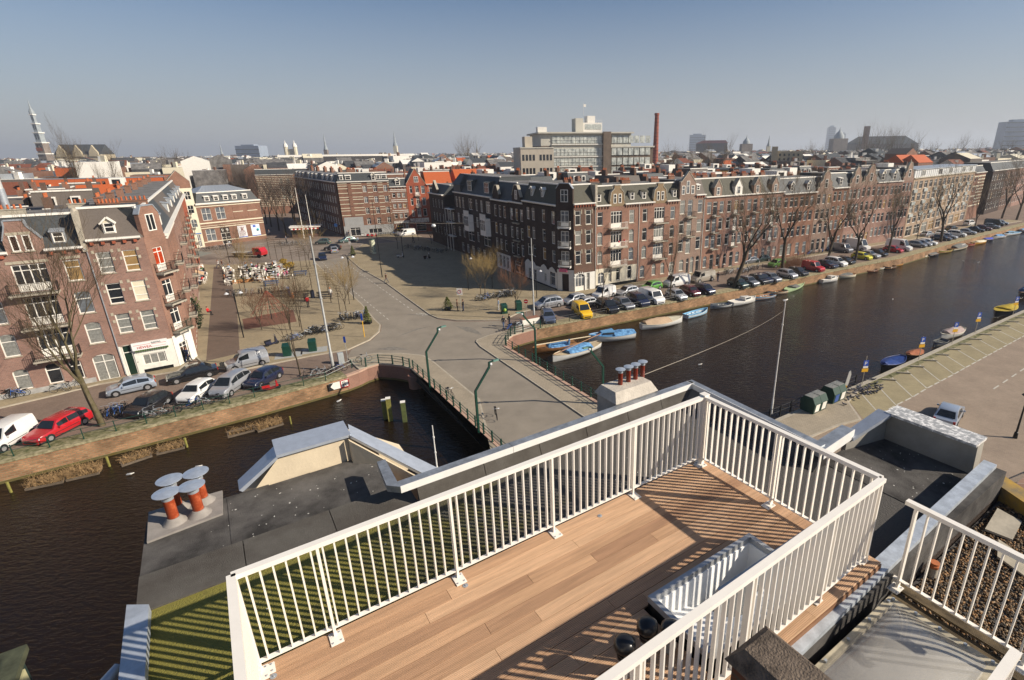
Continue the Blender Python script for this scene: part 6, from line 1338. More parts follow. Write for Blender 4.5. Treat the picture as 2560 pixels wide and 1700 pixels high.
# --- gravel roof next door with its railing and dome
t = TT('gravel_roof_building', 'neighbouring flat roof deep in brown pebbles beyond the galvanised cap', 'building')
slab(t, 'wall', -6.0,-9.0,0,6.5,-2.57,17.18, BRW); slab(t, 'roof', -4,-6,17.15,3.7,-2.58,17.2, FELT)
b = MB(); b.hexa([(3.66,-2.2,17.1),(3.98,-2.2,17.1),(2.9,-4.2,17.1),(2.6,-4.2,17.1)],[(3.66,-2.2,17.42),(3.98,-2.2,17.42),(2.9,-4.2,17.42),(2.6,-4.2,17.42)]); b.build('edge_slab',mat('lichen_slab',(.27,.22,.14),.95,var=.3,scale=4,col2=(.36,.22,.04)),t)
def pebbles(n, x0, x1, y0, y1, z):
    r2 = random.Random(2); b = MB(); ico = bmesh.new(); bmesh.ops.create_icosphere(ico,subdivisions=1,radius=1); vs = [v.co.copy() for v in ico.verts]; fs = [tuple(v.index for v in f.verts) for f in ico.faces]; ico.free()
    for i in range(n):
        x, y = r2.uniform(x0, x1), r2.uniform(y0, y1)
        a,c,e = r2.uniform(.012,.024),r2.uniform(.009,.017),r2.uniform(.007,.013); M = Matrix.Rotation(r2.uniform(0,6.28),3,'Z') @ Matrix.Rotation(r2.uniform(-.6,.6),3,'X')
        mi = r2.choice([0,0,0,1,1,2,3,4]); zz = z + r2.uniform(0,.03)
        o = len(b.v); b.v += [tuple(M @ Vector((v.x * a,v.y * c,v.z * e)) + Vector((x,y,zz))) for v in vs]; b.f += [tuple(q + o for q in f) for f in fs]; b.m += [mi] * len(fs)
    cols = [(.20,.125,.065),(.10,.075,.05),(.32,.23,.14),(.05,.045,.04),(.36,.20,.09)]
    return b.mesh('gravel',[mat('pebble_%s' % q,c,.8,var=.25,scale=30) for q,c in zip(('brown','dark','tan','black','ochre'),cols)],smooth=180)
o = put('gravel',pebbles(9500,.25,3.75,-4.0,-2.62,17.205),None,(1.73,6.42,0),DA); tag(o,'thick layer of rounded brown pebbles on the neighbouring roof','gravel',kind='stuff')
me2 = pebbles(1500,-2.2,.25,-2.66,-2.57,17.21); o = put('gravel',me2,None,(1.73,6.42,0),DA); tag(o,'strip of pebbles in the gutter between the parapet and the dome','gravel',kind='stuff')
b = MB(); b.hexa([(2.5,-2.72,17.24),(3.1,-2.66,17.25),(3.05,-2.95,17.24),(2.55,-3.0,17.24)],[(2.5,-2.72,17.27),(3.1,-2.66,17.29),(3.05,-2.95,17.28),(2.55,-3.0,17.27)]); t2 = TT('broken_slab','broken pale slab lying on the pebbles near the roof corner','slab'); b.build('slab',CEMENT,t2)
b = MB(); b.hexa([(2.05,-3.0,17.24),(2.4,-2.9,17.24),(2.3,-3.2,17.24),(1.95,-3.3,17.24)],[(2.05,-3.0,17.27),(2.4,-2.9,17.28),(2.3,-3.2,17.27),(1.95,-3.3,17.26)]); t2 = TT('roof_tile','loose flat tile lying on the pebbles by the short railing','tile'); b.build('tile',STONE,t2)
t2 = TT('vent_pot','pale pipe stub with terracotta cap standing in the pebbles','vent'); b = MB(); b.cyl(1.12,-2.66,17.2,17.36,.05,n=16); b.build('pipe',CEMENT,t2,smooth=40); b = MB(); b.cyl(1.12,-2.66,17.36,17.39,.062,n=18); b.cyl(1.12,-2.66,17.39,17.42,.052,.05,n=18); b.build('cap',mat('terracotta_cap',(.45,.15,.06),.6,var=.1),t2,smooth=40)
t2 = TT('plastic_bottle','small crushed bottle with orange label in the gutter','bottle'); b = MB(); b.tube([(.12,-2.62,17.26),(.22,-2.66,17.26)],.022,10); b.build('bottle',mat('bottle_plastic',(.35,.38,.40),.2,var=.05),t2,smooth=40); tubo(t2,'bottle_label',mat('orange_label',(.7,.14,.02),.4,var=.05),[(.17,-2.64,17.26),(.20,-2.652,17.26)],.024,10)
# cedar sleepers beside the dome
t = TT('timber_sleepers', 'grooved dark timber sleepers beneath the short right railing', 'decking')
for i, (x, w_) in enumerate(((.30,.14),(.15,.14),(.03,.1))):
    m_ = board_mesh(1.0) if i == 0 else m_
    o = put('sleeper', m_, t, (x, -2.60,17.44 - .05 * i)); o.rotation_euler = (0,0, R(-90)); o.scale = (2.2,1,1)
    o.active_material = None if False else o.active_material
m_.materials.clear(); m_.materials.append(mat('weathered_timber', (.10,.075,.045),.8, var=.35, scale=9, col2=(.16,.12,.07)))
rail_run('short grey cream railing between the pebbles and the dome skylight', (.27,-2.52),(.24,-4.1),(.10,1.2), z=17.52, h=1.06, step=.108)
rail_run('white railing corner at the bottom right edge of the view', (-.98,-3.80),(-3.8,-3.80),(.05,1.2), z=17.52, h=1.12, step=.108)
# dome skylight
t = TT('dome_skylight', 'clear acrylic dome skylight with bolted rim in the lower right', 'skylight')
DX0, DX1, DY0, DY1 = -1.75,-.02,-3.62,-2.66
b = MB(); NX, NY = 24,14
for i in range(NX + 1):
    for j in range(NY + 1):
        u, v = i / NX, j / NY; q = min(u, 1 - u) * 2; w_ = min(v, 1 - v) * 2; hh = .20 * (1 - (1 - q) ** 3.0) * (1 - (1 - w_) ** 3.0)
        b.v.append((DX0 + .05 + (DX1 - DX0 - .1) * u, DY0 + .05 + (DY1 - DY0 - .1) * v, 17.60 + hh))
for i in range(NX):
    for j in range(NY): a = i * (NY + 1) + j; b.f.append((a, a + NY + 1, a + NY + 2, a + 1)); b.m.append(0)
ac,n_,l_,p_ = _new('acrylic'); p_.inputs['Base Color'].default_value = (.66,.62,.54,1); p_.inputs['Alpha'].default_value = .38; p_.inputs['Roughness'].default_value = .12; p_.inputs['Coat Weight'].default_value = .6
b.build('dome', ac, t, smooth=180)
slab(t, 'inner_pane', DX0 + .05, DY0 + .05,17.55, DX1 - .05, DY1 - .05,17.56, mat('skylight_inner', (.20,.20,.205),.25, var=.15, scale=3))
for (x0,y0,x1,y1) in ((DX0,DY0,DX1,DY0 + .07),(DX0,DY1 - .07,DX1,DY1),(DX0,DY0 + .07,DX0 + .07,DY1 - .07),(DX1 - .07,DY0 + .07,DX1,DY1 - .07)): slab(t,'rim',x0,y0,17.30,x1,y1,17.605,mat('yellowed_rim',(.42,.37,.27),.45,var=.2,scale=7))
bo = MB(); bo.cyl(0,0,0,.025,.016, n=8); bm_ = bo.mesh('rim_bolt', ZINC)
for i in range(5):
    put('rim_bolt',bm_,t,(DX0 + .1 + i * (DX1 - DX0 - .2) / 4,DY1 - .035,17.605)); put('rim_bolt',bm_,t,(DX1 - .035,DY0 + .05 + i * (DY1 - DY0 - .1) / 4,17.605))
# stubby mortar-topped chimney close to the camera
t = TT('old_chimney', 'dark stained brick chimney with rounded mortar cap at the bottom edge', 'chimney')
slab(t, 'wall', -2.72,-3.9,17.0,-2.34,-2.72,18.72, brick_mat('sooty_brick', (.11,.05,.03),(.075,.035,.025),(.06,.05,.04)))
b = MB(); b.hexa([(-2.76,-3.95,18.7),(-2.30,-3.95,18.7),(-2.30,-2.68,18.7),(-2.76,-2.68,18.7)],[(-2.70,-3.9,18.80),(-2.36,-3.9,18.80),(-2.40,-2.76,18.80),(-2.66,-2.76,18.80)]); b.build('mortar_cap',mat('sooty_mortar',(.13,.10,.075),.95,var=.4,scale=8,bump=1,bscale=60),t)
# gable roof corner far below at lower left
t = thing('roof_dormer', 'mossy dormer roof with yellowish window frames at the bottom left corner', 'dormer', (-13.6,9.2,0), DA)
b = MB(); b.hexa([(-3.5,-1.5,9.4),(-.3,-1.5,9.4),(-.3,1.9,9.4),(-3.5,1.9,9.4)],[(-3.5,-1.5,9.6),(-.3,-1.5,9.6),(-.3,1.9,9.6),(-3.5,1.9,9.6)]); b.build('roof',mat('mossy_lead',(.07,.075,.045),.7,var=.3,scale=3),t); slab(t,'wall',-3.4,-1.4,-1.8,-.45,1.8,9.4,mat('dark_green_boards',(.02,.035,.03),.6,var=.1))
for i in range(3): slab(t, 'window_frame', -.44,-1.2 + i * .95,8.2,-.36,-.45 + i * .95,9.2, mat('yellowish_frame', (.45,.42,.24),.6, var=.1))

# ================================================================== vehicles
CG = mat('car_glass', (.015,.018,.02),.06, var=.1, spec=.8)
TRIMB = mat('dark_trim',(.02,.02,.021),.55,var=.1); HLIGHT = mat('headlight_glass',(.62,.64,.64),.12,var=.05,spec=.8); TLIGHT = mat('tail_light_glass',(.35,.02,.015),.2,var=.05,spec=.6); PLATE = mat('number_plate',(.62,.42,.03),.5,var=.05)
# kind: length, width, height, body outline (x fraction from nose to tail, top z fraction), glass start/roof start/roof end/glass end
KV = {
 'hatchback': (3.9,1.66,1.44,.27,.43,.84,.97,.60,.88,.90),
 'compact': (3.7,1.65,1.50,.24,.40,.86,.98,.62,.90,.92),
 'sedan': (4.5,1.75,1.43,.29,.45,.76,.90,.60,.85,.82),
 'estate': (4.6,1.75,1.47,.28,.43,.92,.99,.60,.87,.90),
 'minivan': (4.4,1.78,1.70,.20,.40,.88,.98,.60,.90,.92),
 'box_van': (4.1,1.72,1.85,.24,.40,.97,.995,.55,.97,.96),
 'van': (4.8,1.9,1.95,.17,.31,.97,.995,.56,.96,.96),
 'high_van': (5.3,1.98,2.5,.16,.32,.97,.995,.45,.97,.96)}
def car_parts(kind):
    L, W, H, ws_, rs_, re_, ge_, belt, tw, tb = KV[kind]
    bz = H * belt; hood = bz * (.93 if kind not in ('van', 'high_van') else .97)
    # stations from nose (x=+L/2) back
    st = []
    def add(f, zt, w, kind_='b', roof=None): st.append((L / 2 - f * L, zt, w, roof))
    hw = W / 2
    add(0.0, H * .33, hw * .78); add(.015, hood * .78, hw * .86); add(.05, hood * .90, hw * .95); add(.13, hood * .97, hw); add(ws_, bz, hw, roof=bz)
    add(rs_ - .04,bz * 1.0,hw,roof=H * .955); add(rs_ + .03,bz * 1.005,hw,roof=H); add((rs_ + re_) / 2,bz * 1.01,hw,roof=H); add(re_ - .04,bz * 1.02,hw,roof=H * .99); add(re_,bz * 1.02,hw,roof=H * .96)
    add(ge_,bz * 1.02,hw * .97,roof=bz * (1.02 if kind in ('hatchback','compact','sedan','estate','minivan') else 1.35 if kind == 'box_van' else 1.5))
    if kind == 'sedan': add(.985, bz * .96, hw * .92); add(1.0, H * .36, hw * .85)
    else: add(1.0, H * .40, hw * .90)
    def ring(s):
        x, zt, w, roof = s; g = .17 * 1.0
        pts = [(w * .90, g),(w * .985, g + .10),(w, zt * .55 + .05),(w * .985, zt * .93),(w * .95, zt)]
        r = roof if roof and roof > zt + .02 else zt + .012
        wt = w * (.95 - .21 * min(1,(r - zt) / (H - bz + .01))) if kind not in ('van','high_van','box_van') else w * (.95 - .08 * min(1,(r - zt) / (H - bz + .01)))
        pts += [(wt, r - .03 if r > zt + .03 else r - .004),(wt * .86, r)]
        return [(x, y, z) for y, z in pts] + [(x, -y, z) for y, z in pts[::-1]]
    b = MB(); rings = [ring(s) for s in st]; n = len(rings[0])
    for r in rings: b.v += r
    for i in range(len(rings) - 1):
        for j in range(n): a = i * n + j; c = i * n + (j + 1) % n; b.f.append((a, c, c + n, a + n)); b.m.append(0)
    b.f.append(tuple(range(n))[::-1]); b.m.append(0); q = (len(rings) - 1) * n; b.f.append(tuple(q + j for j in range(n))); b.m.append(0)
    # wheel arches, sills, bumper strip
    wb0, wb1 = L / 2 - L * .185,-L / 2 + L * .19; wr = .31 if kind not in ('van', 'high_van') else .34
    body = b
    t = MB()
    for x in (wb0, wb1):
        for s in (-1,1): t.tube([(x, s * (hw - .10), wr),(x, s * (hw + .006), wr)], wr + .055,16)
    t.box(-L / 2 + .12,-hw * .93,.13,L / 2 - .1,hw * .93,.24); t.box(L / 2 - .09,-hw * .6,.24,L / 2 + .012,hw * .6,.40); t.box(-L / 2 - .01,-hw * .75,.30,-L / 2 + .05,hw * .75,.44)
    if kind != 'van': 
        for s in (-1,1): t.box(wb1 + .42, s * hw - .01,.50, wb0 - .42, s * hw + .012,.545)
    # glass
    g = MB(); e = .012
    def gp(i, j): return Vector(rings[i][j])
    def lift(P, d): return [(p[0] + d[0], p[1] + d[1], p[2] + d[2]) for p in P]
    iw, ir0, ir1, im, ir2, ir3, ig = 4,5,6,7,8,9,10
    def mix(a, c, t_): return a + (c - a) * t_
    # windscreen
    A, B_, C_, D_ = gp(iw, 5), gp(iw, n - 6), gp(ir0, n - 6), gp(ir0,5)
    P = [mix(A, B_, .05) + Vector((0,0,.03)), mix(B_, A, .05) + Vector((0,0,.03)), mix(C_, D_, .09), mix(D_, C_, .09)]
    ws_m = MB(); ws_m.poly(lift(P, (.022,0,.02)))
    # rear glass
    A, B_, C_, D_ = gp(ir3,6), gp(ir3, n - 7), gp(ig, n - 6), gp(ig, 5)
    if kind in ('box_van','van','high_van'): rg = MB(); x = -L / 2 - .004; rg.quad((x,-hw * .78,bz * 1.02),(x,hw * .78,bz * 1.02),(x + .03,hw * .72,H * .88),(x + .03,-hw * .72,H * .88)) 
    else: rg = MB(); P = [mix(A,B_,.04),mix(B_,A,.04),mix(C_,D_,.08),mix(D_,C_,.08)]; rg.poly(lift([mix(P[0],P[3],.08),mix(P[1],P[2],.08),mix(P[2],P[1],.10),mix(P[3],P[0],.10)],(-.02,0,.012)))
    # side glass, split by pillars
    def side(x0, x1, sgn):
        pts = []
        def roof_at(x):
            for i in range(iw, ig):
                xa, xb = rings[i][5][0], rings[i + 1][5][0]
                if xb <= x <= xa:
                    t_ = (xa - x) / (xa - xb); return mix(gp(i, 4), gp(i + 1,4), t_), mix(gp(i, 5), gp(i + 1,5), t_)
            return gp(ig, 4), gp(ig, 5)
        a0, a1 = roof_at(x0); c0, c1 = roof_at(x1)
        P = [mix(a0, a1,.10), mix(c0, c1,.10), mix(c0, c1,.86), mix(a0, a1,.86)]
        m = MB(); P = [(p.x, (p.y + .012) * sgn, p.z) for p in P]; m.poly(P if sgn < 0 else P[::-1]); return m
    xw, xr = rings[iw][5][0] - .16 * L * .5, rings[ig][5][0] + .22
    if kind in ('van', 'high_van', 'box_van'): cuts = [xw + .05, xw - .95]
    elif kind in ('hatchback', 'compact', 'sedan'): cuts = [xw, (xw + xr) / 2 - .02, xr + .12]
    else: cuts = [xw, xw - (xw - xr) * .34, xw - (xw - xr) * .68, xr]
    sides = [(side(cuts[i] - .03, cuts[i + 1] + .03, s)) for i in range(len(cuts) - 1) for s in (-1,1)]
    wh = MB(); wh.tube([(0,-.10,0),(0,-.09,0),(0,.09,0),(0,.10,0)],[wr - .03,wr,wr,wr - .03],18); rim = MB(); rim.tube([(0,-.105,0),(0,.105,0)],wr * .62,14)
    hl = MB(); hl.hexa([(-.10,-.17,-.06),(.05,-.17,-.06),(.05,.17,-.06),(-.10,.17,-.06)],[(-.16,-.16,.07),(-.01,-.16,.07),(-.01,.16,.07),(-.16,.16,.07)])
    tl = MB(); tl.box(-.03,-.09,-.14,.06,.09,.14)
    npm = MB(); npm.box(0,-.24,-.05,.012,.24,.05)
    mr_ = MB(); mr_.box(-.05,-.09,-.06,.05,.09,.06)
    M = dict(body=body, trim=t, windscreen=ws_m, rear_window=rg, sides=sides, wheel=wh, rim=rim, head=hl, tail=tl, plate=npm, mirror=mr_)
    return M, (wb0, wb1, wr, hw, L, H, bz, hood, rings, n, xw)
CARM = {}
def make_car(kind, paint_m, label, p, ang, cat=None, group=None, plate=True):
    if kind not in CARM:
        M, inf = car_parts(kind)
        CARM[kind] = dict(body=(M['body'],{}),trim=M['trim'].mesh('trim',TRIMB),windscreen=M['windscreen'].mesh('windscreen',CG),rear_window=M['rear_window'].mesh('rear_window',CG),sides=[s.mesh('side_window',CG) for s in M['sides']],
                          wheel=M['wheel'].mesh('wheel',DARKG,50),rim=M['rim'].mesh('rim',RIM,50),head=M['head'].mesh('headlight',HLIGHT),tail=M['tail'].mesh('tail_light',TLIGHT),plate=M['plate'].mesh('number_plate',PLATE),mirror=(M['mirror'],{}),inf=inf)
    C = CARM[kind]; wb0, wb1, wr, hw, L, H, bz, hood, rings, n, xw = C['inf']
    nm = {'van': 'van', 'box_van': 'van', 'high_van': 'van', 'minivan': 'car'}.get(kind, 'car')
    t = thing('parked_' + nm, label, cat or nm, (p[0], p[1], 0.0), ang, group)
    if paint_m.name not in C['body'][1]: C['body'][1][paint_m.name] = C['body'][0].mesh('body',paint_m,38); C['mirror'][1][paint_m.name] = C['mirror'][0].mesh('mirror',paint_m)
    put('body',C['body'][1][paint_m.name],t); put('underbody',C['trim'],t); put('windscreen',C['windscreen'],t); put('rear_window',C['rear_window'],t)
    for s in C['sides']: put('side_window', s, t)
    for x in (wb0, wb1):
        for s in (-1,1): w = put('wheel', C['wheel'], t, (x, s * (hw - .085), wr)); put('rim', C['rim'], w)
    for s in (-1,1):
        put('headlight',C['head'],t,(L / 2 - .10,s * hw * .70,hood * .74)); put('tail_light',C['tail'],t,(-L / 2 + .03,s * hw * .80,bz * .86)); put('mirror',C['mirror'][1][paint_m.name],t,(xw - .02,s * (hw + .07),bz * 1.04))
    if plate: put('number_plate', C['plate'], t, (L / 2 - .02,0,.42)); put('number_plate', C['plate'], t, (-L / 2 - .012,0,.55))
    return t
PT = {k: paint('car_paint_' + k,c,r,.8,mt) for k,c,r,mt in (('white',(.70,.69,.66),.3,0),('silver',(.42,.43,.45),.28,.45),('pale_blue_silver',(.38,.43,.50),.28,.4),('grey',(.20,.21,.23),.3,.4),('blue_grey',(.13,.16,.24),.28,.4),('black',(.012,.012,.014),.2,0),('dark_blue',(.012,.017,.045),.2,0),('red',(.42,.012,.018),.25,0),('dark_red',(.09,.008,.012),.22,.1),('yellow',(.78,.46,.008),.3,0),('green',(.10,.30,.045),.28,.1),('dark_green',(.012,.035,.03),.22,.1),('beige',(.40,.36,.30),.3,.3),('lime',(.60,.55,.02),.3,0),('teal',(.10,.16,.15),.3,.2))}
def heading(a, c): return math.atan2(c[1] - a[1], c[0] - a[0])
def car_w(kind, col, label, front, rear, side, group=None, **k):
    """front and rear wheel contact points on the visible flank; side=+1 if that flank is the car's left"""
    L, W = KV[kind][:2]; a = heading(rear, front); mx, my = (front[0] + rear[0]) / 2,(front[1] + rear[1]) / 2
    off = (W / 2 - .05) * side; nx, ny = math.sin(a),-math.cos(a)
    return make_car(kind, PT[col], label, (mx + nx * off, my + ny * off), a, group=group, **k)
def car_c(kind, col, label, p, deg, group=None, **k):
    """p: ground point under the middle of the nearer end, heading in degrees"""
    L = KV[kind][0]; a = R(deg); return make_car(kind,PT[col],label,(p[0] - math.cos(a) * L * .45,p[1] - math.sin(a) * L * .45),a,group=group,**k)
GL = 'cars parked along the left quay'; GR = 'cars parked along the far quay'
car_w('box_van', 'white', 'white box van with high rear body parked furthest left', G(7,1133), G(88,1086),1, GL)
car_w('estate', 'red', 'red boxy estate car beside the large bare tree', G(133,1102), G(211,1062),1, GL)
car_w('hatchback', 'pale_blue_silver', 'pale blue silver hatchback parked by the shop pavement', G0(1080,1300), G0(1368,1235),1, GL)
car_w('hatchback', 'black', 'shiny black hatchback parked nose to the quay rail', G0(1345,1480), G0(1562,1358),1, GL)
car_w('sedan', 'black', 'black fastback parked along the pavement before the corner bay', G0(1650,1180), G0(1928,1118),1, GL)
car_w('hatchback', 'white', 'white hatchback parked nose to the quay between black and silver cars', G0(1815,1350), G0(1990,1235),1, GL)
car_w('minivan', 'silver', 'silver rounded family car parked nose to the quay', G0(2137,1292), G0(2300,1180),1, GL)
car_w('box_van', 'silver', 'silver grey delivery van parked along the square', G0(2170,1066), G(658,913),1, GL)
car_w('hatchback', 'dark_blue', 'dark blue hatchback parked beside the bicycles at the quay tree', G1(40,1225), G1(233,1118),1, GL)
car_w('minivan', 'silver', 'long silver people carrier behind the tall lamp pole', G2(285,498), G2(432,472),1, GR)
car_w('hatchback', 'silver', 'silver small hatchback just right of the people carrier', G2(545,455), G2(660,428),1, GR)
car_w('hatchback', 'silver', 'silver hatchback half hidden by the yellow van', G2(632,492), G2(765,462),1, GR)
car_w('box_van', 'white', 'white small delivery van behind the thin quay tree', G2(815,408), G2(945,372),1, GR)
car_w('hatchback', 'silver', 'silver white hatchback parked right of the white delivery van', G2(1035,375), G2(1145,352),1, GR)
car_w('hatchback', 'green', 'bright green hatchback parked in front of the pink house', G2(1262,330), G2(1370,305),1, GR)
car_w('van', 'white', 'white van with dark side stripes beyond the green hatchback', G2(1493,293), G2(1605,272),1, GR)
car_w('van', 'beige', 'beige silver minibus with dark side windows', G2(1727,252), G2(1845,230),1, GR)
car_c('box_van', 'yellow', 'bright yellow high-roofed van parked nose to the canal', G2(695,580),-68, GR)
car_c('compact', 'blue_grey', 'grey blue compact car parked nearest the lamp pole', G2(352,628),-78, GR)
for kind,col,lab,x,y,dg in (('minivan','black','black compact car next to the yellow van',940,532,-64),('sedan','grey','grey old saloon between the black and dark blue cars',1090,498,-63),('minivan','dark_blue','dark blue tall car beside the white van',1228,472,-62),('van','white','white van parked nose to the canal beside a thin trunk',1365,448,-62),('hatchback','silver','silver hatchback right of the second thin quay tree',1580,412,-62),('compact','dark_red','dark maroon small car nosed to the canal',1705,378,-61),('compact','dark_blue','dark navy small car right of the maroon one',1842,360,-60),('compact','dark_green','dark green car just right of the leaning tree',2150,302,-60),('hatchback','grey','dark grey car second right of the leaning tree',2250,282,-60),('hatchback','black','black car third right of the leaning tree',2340,262,-60)):
    car_c(kind, col, lab, G2(x, y), dg, GR)
for kind,col,lab,x,y,dg in (('hatchback','dark_blue','dark car at the foot of the second quay tree',15,255,-60),('hatchback','grey','grey car behind bare bushes on the quay',95,245,-60),('compact','silver','grey silver car behind the brown thicket',245,212,-59),('hatchback','black','black car left of the red van',345,188,-59),('box_van','red','red van with roof rack parked nose to the canal',495,150,-57),('sedan','dark_blue','dark saloon between the red van and white car',620,118,-57),('minivan','white','white tall car beside the third quay tree',705,102,-57),('hatchback','black','black hatchback right of the tall white car',780,80,-57)): car_c(kind,col,lab,G3(x,y),dg,GR)
for kind,col,lab,x,y,dg in (('hatchback','lime','lemon yellow hatchback near the canal edge',940,1478,-55),('sedan','silver','silver car right of the lemon yellow hatchback',1015,1462,-55),('hatchback','black','black car second right of the lemon yellow hatchback',1085,1446,-55),('hatchback','red','red hatchback parked in front of the white high van',1228,1412,-52),('high_van','white','white high-roofed van beside the red hatchback',1305,1396,-52),('van','grey','grey van standing beyond the lemon yellow hatchback',755,1412,-60),('high_van','white','white box lorry with dark scrawl on its side',915,1392,-60),('hatchback','grey','dark grey car right of the white high van',1450,1362,-50),('hatchback','silver','silver car beneath the spreading quay tree',1500,1352,-50),('hatchback','white','white car beneath the spreading quay tree',1548,1342,-50),('sedan','dark_blue','dark blue saloon right of the spreading tree',1680,1300,-48),('sedan','silver','silver saloon second right of the spreading tree',1735,1285,-48),('minivan','white','white tall car in the far quay row',1815,1266,-46),('sedan','silver','silver saloon in the far quay row',1910,1242,-46),('sedan','black','black saloon in the far quay row',1985,1220,-46),('sedan','dark_red','dark red saloon in the far quay row',2055,1206,-46),('sedan','grey','grey saloon beyond the dark red one',2130,1188,-46),('van','black','black van in the far quay row',2165,1165,-46),('hatchback','silver','silver car beyond the black van',2210,1155,-46),('sedan','silver','pale saloon on the roadway behind the spreading tree',1500,1250,32),('sedan','white','white saloon on the roadway behind the spreading tree',1630,1240,32),('sedan','black','black saloon on the roadway behind the spreading tree',1720,1196,32),('minivan','white','small white van far along the far roadway',1880,1152,32)): car_c(kind,col,lab,Gd(x,y),dg,GR)
for kind,col,lab,x,y in (('compact','green','pale green car in the row by the far house fronts',25,1545),('sedan','grey','grey saloon by the house fronts, beside parked bicycles',-240,1515),('sedan','dark_green','dark saloon by the house fronts, right of the beige minibus',-130,1500)): car_c(kind,col,lab,Gd(x,y),211,GR)
# moving cars at the far crossing
car_c('hatchback', 'dark_blue', 'dark blue hatchback driving towards the bridge', Gb(620,1482),-62)
car_w('hatchback', 'black', 'black hatchback turning across the avenue mouth', Gb(655,1390), Gb(752,1385),1)
car_c('compact', 'silver', 'silver small car seen from behind at the crossing', Gb(718,1395),118)
car_w('sedan', 'teal', 'grey green saloon crossing in the sun', Gb(790,1322), Gb(925,1305),1)
car_c('compact', 'teal', 'green small car waiting near the square trees', Gb(560,1330),185)
car_w('van', 'white', 'white van parked before the red gabled house', Gb(1355,1260), Gb(1452,1248),1)
car_w('sedan', 'pale_blue_silver', 'pale blue saloon parked alone on the near right quay', (33.3,40.2),(31.3,38.1),-1)
# red flat-bed truck
t = thing('flatbed_truck', 'red cabbed flat bed truck crossing behind the square', 'truck', (*G(657,643),0), heading(G(604,640), G(657,641)))
b = MB(); b.yprism([(-1.5,.6),(.6,.6),(.7,1.3),(.2,2.2),(-1.5,2.25)],-1.0,1.0); b.build('cab',PT['red'],t); slab(t,'flatbed',-7.2,-1.1,.95,-1.6,1.1,1.12,mat('pale_flatbed',(.38,.37,.33),.7,var=.1)); slab(t,'chassis',-7.1,-.5,.55,.3,.5,.94,IRON)
for x in (-5.9,-1.2 + 1.1):
    for s in (-1,1): tubo(t, 'wheel', DARKG, [(x, s * .78,.45),(x, s * 1.02,.45)], .45,14)
for s in (-1,1): b = MB(); b.add([(-.9,s * 1.012,1.4),(.15,s * 1.012,1.4),(-.05,s * 1.012,2.0),(-.9,s * 1.012,2.0)],[(0,1,2,3) if s < 0 else (3,2,1,0)]); b.build('side_window',CG,t)

# ================================================================== boats
HW = paint('hull_white',(.66,.65,.61),.35,.3); HB_ = mat('varnished_wood',(.30,.14,.05),.45,var=.25,scale=4,coat=.3); TARP = mat('blue_tarpaulin',(.06,.17,.38),.6,var=.35,scale=2.5,bump=1,bscale=4,col2=(.13,.29,.48)); BEIGET = mat('beige_canvas',(.48,.34,.22),.8,var=.08,scale=2,bump=.5,bscale=5); GREYT = mat('grey_canvas',(.14,.14,.13),.8,var=.2,scale=3,bump=.6,bscale=6)
def hull(L, Bm, fb, sheer=.25, transom=.75, n=12, m=8, inner=False, keel=.25):
    """open shell, bow at +x"""
    rows = []
    for i in range(n + 1):
        u = i / n; x = -L / 2 + L * u
        w = Bm / 2 * (transom + (1 - transom) * math.sin(min(1,u / .45) * math.pi / 2)) if u < .45 else Bm / 2 * math.cos((u - .45) / .55 * math.pi / 2) ** .62
        w = max(w, .02); top = fb + sheer * (max(0,(u - .4) / .6) ** 2) + sheer * .3 * max(0,(.3 - u) / .3) ** 2
        rows.append((x + (.25 * (u ** 6)), w, top))
    return rows
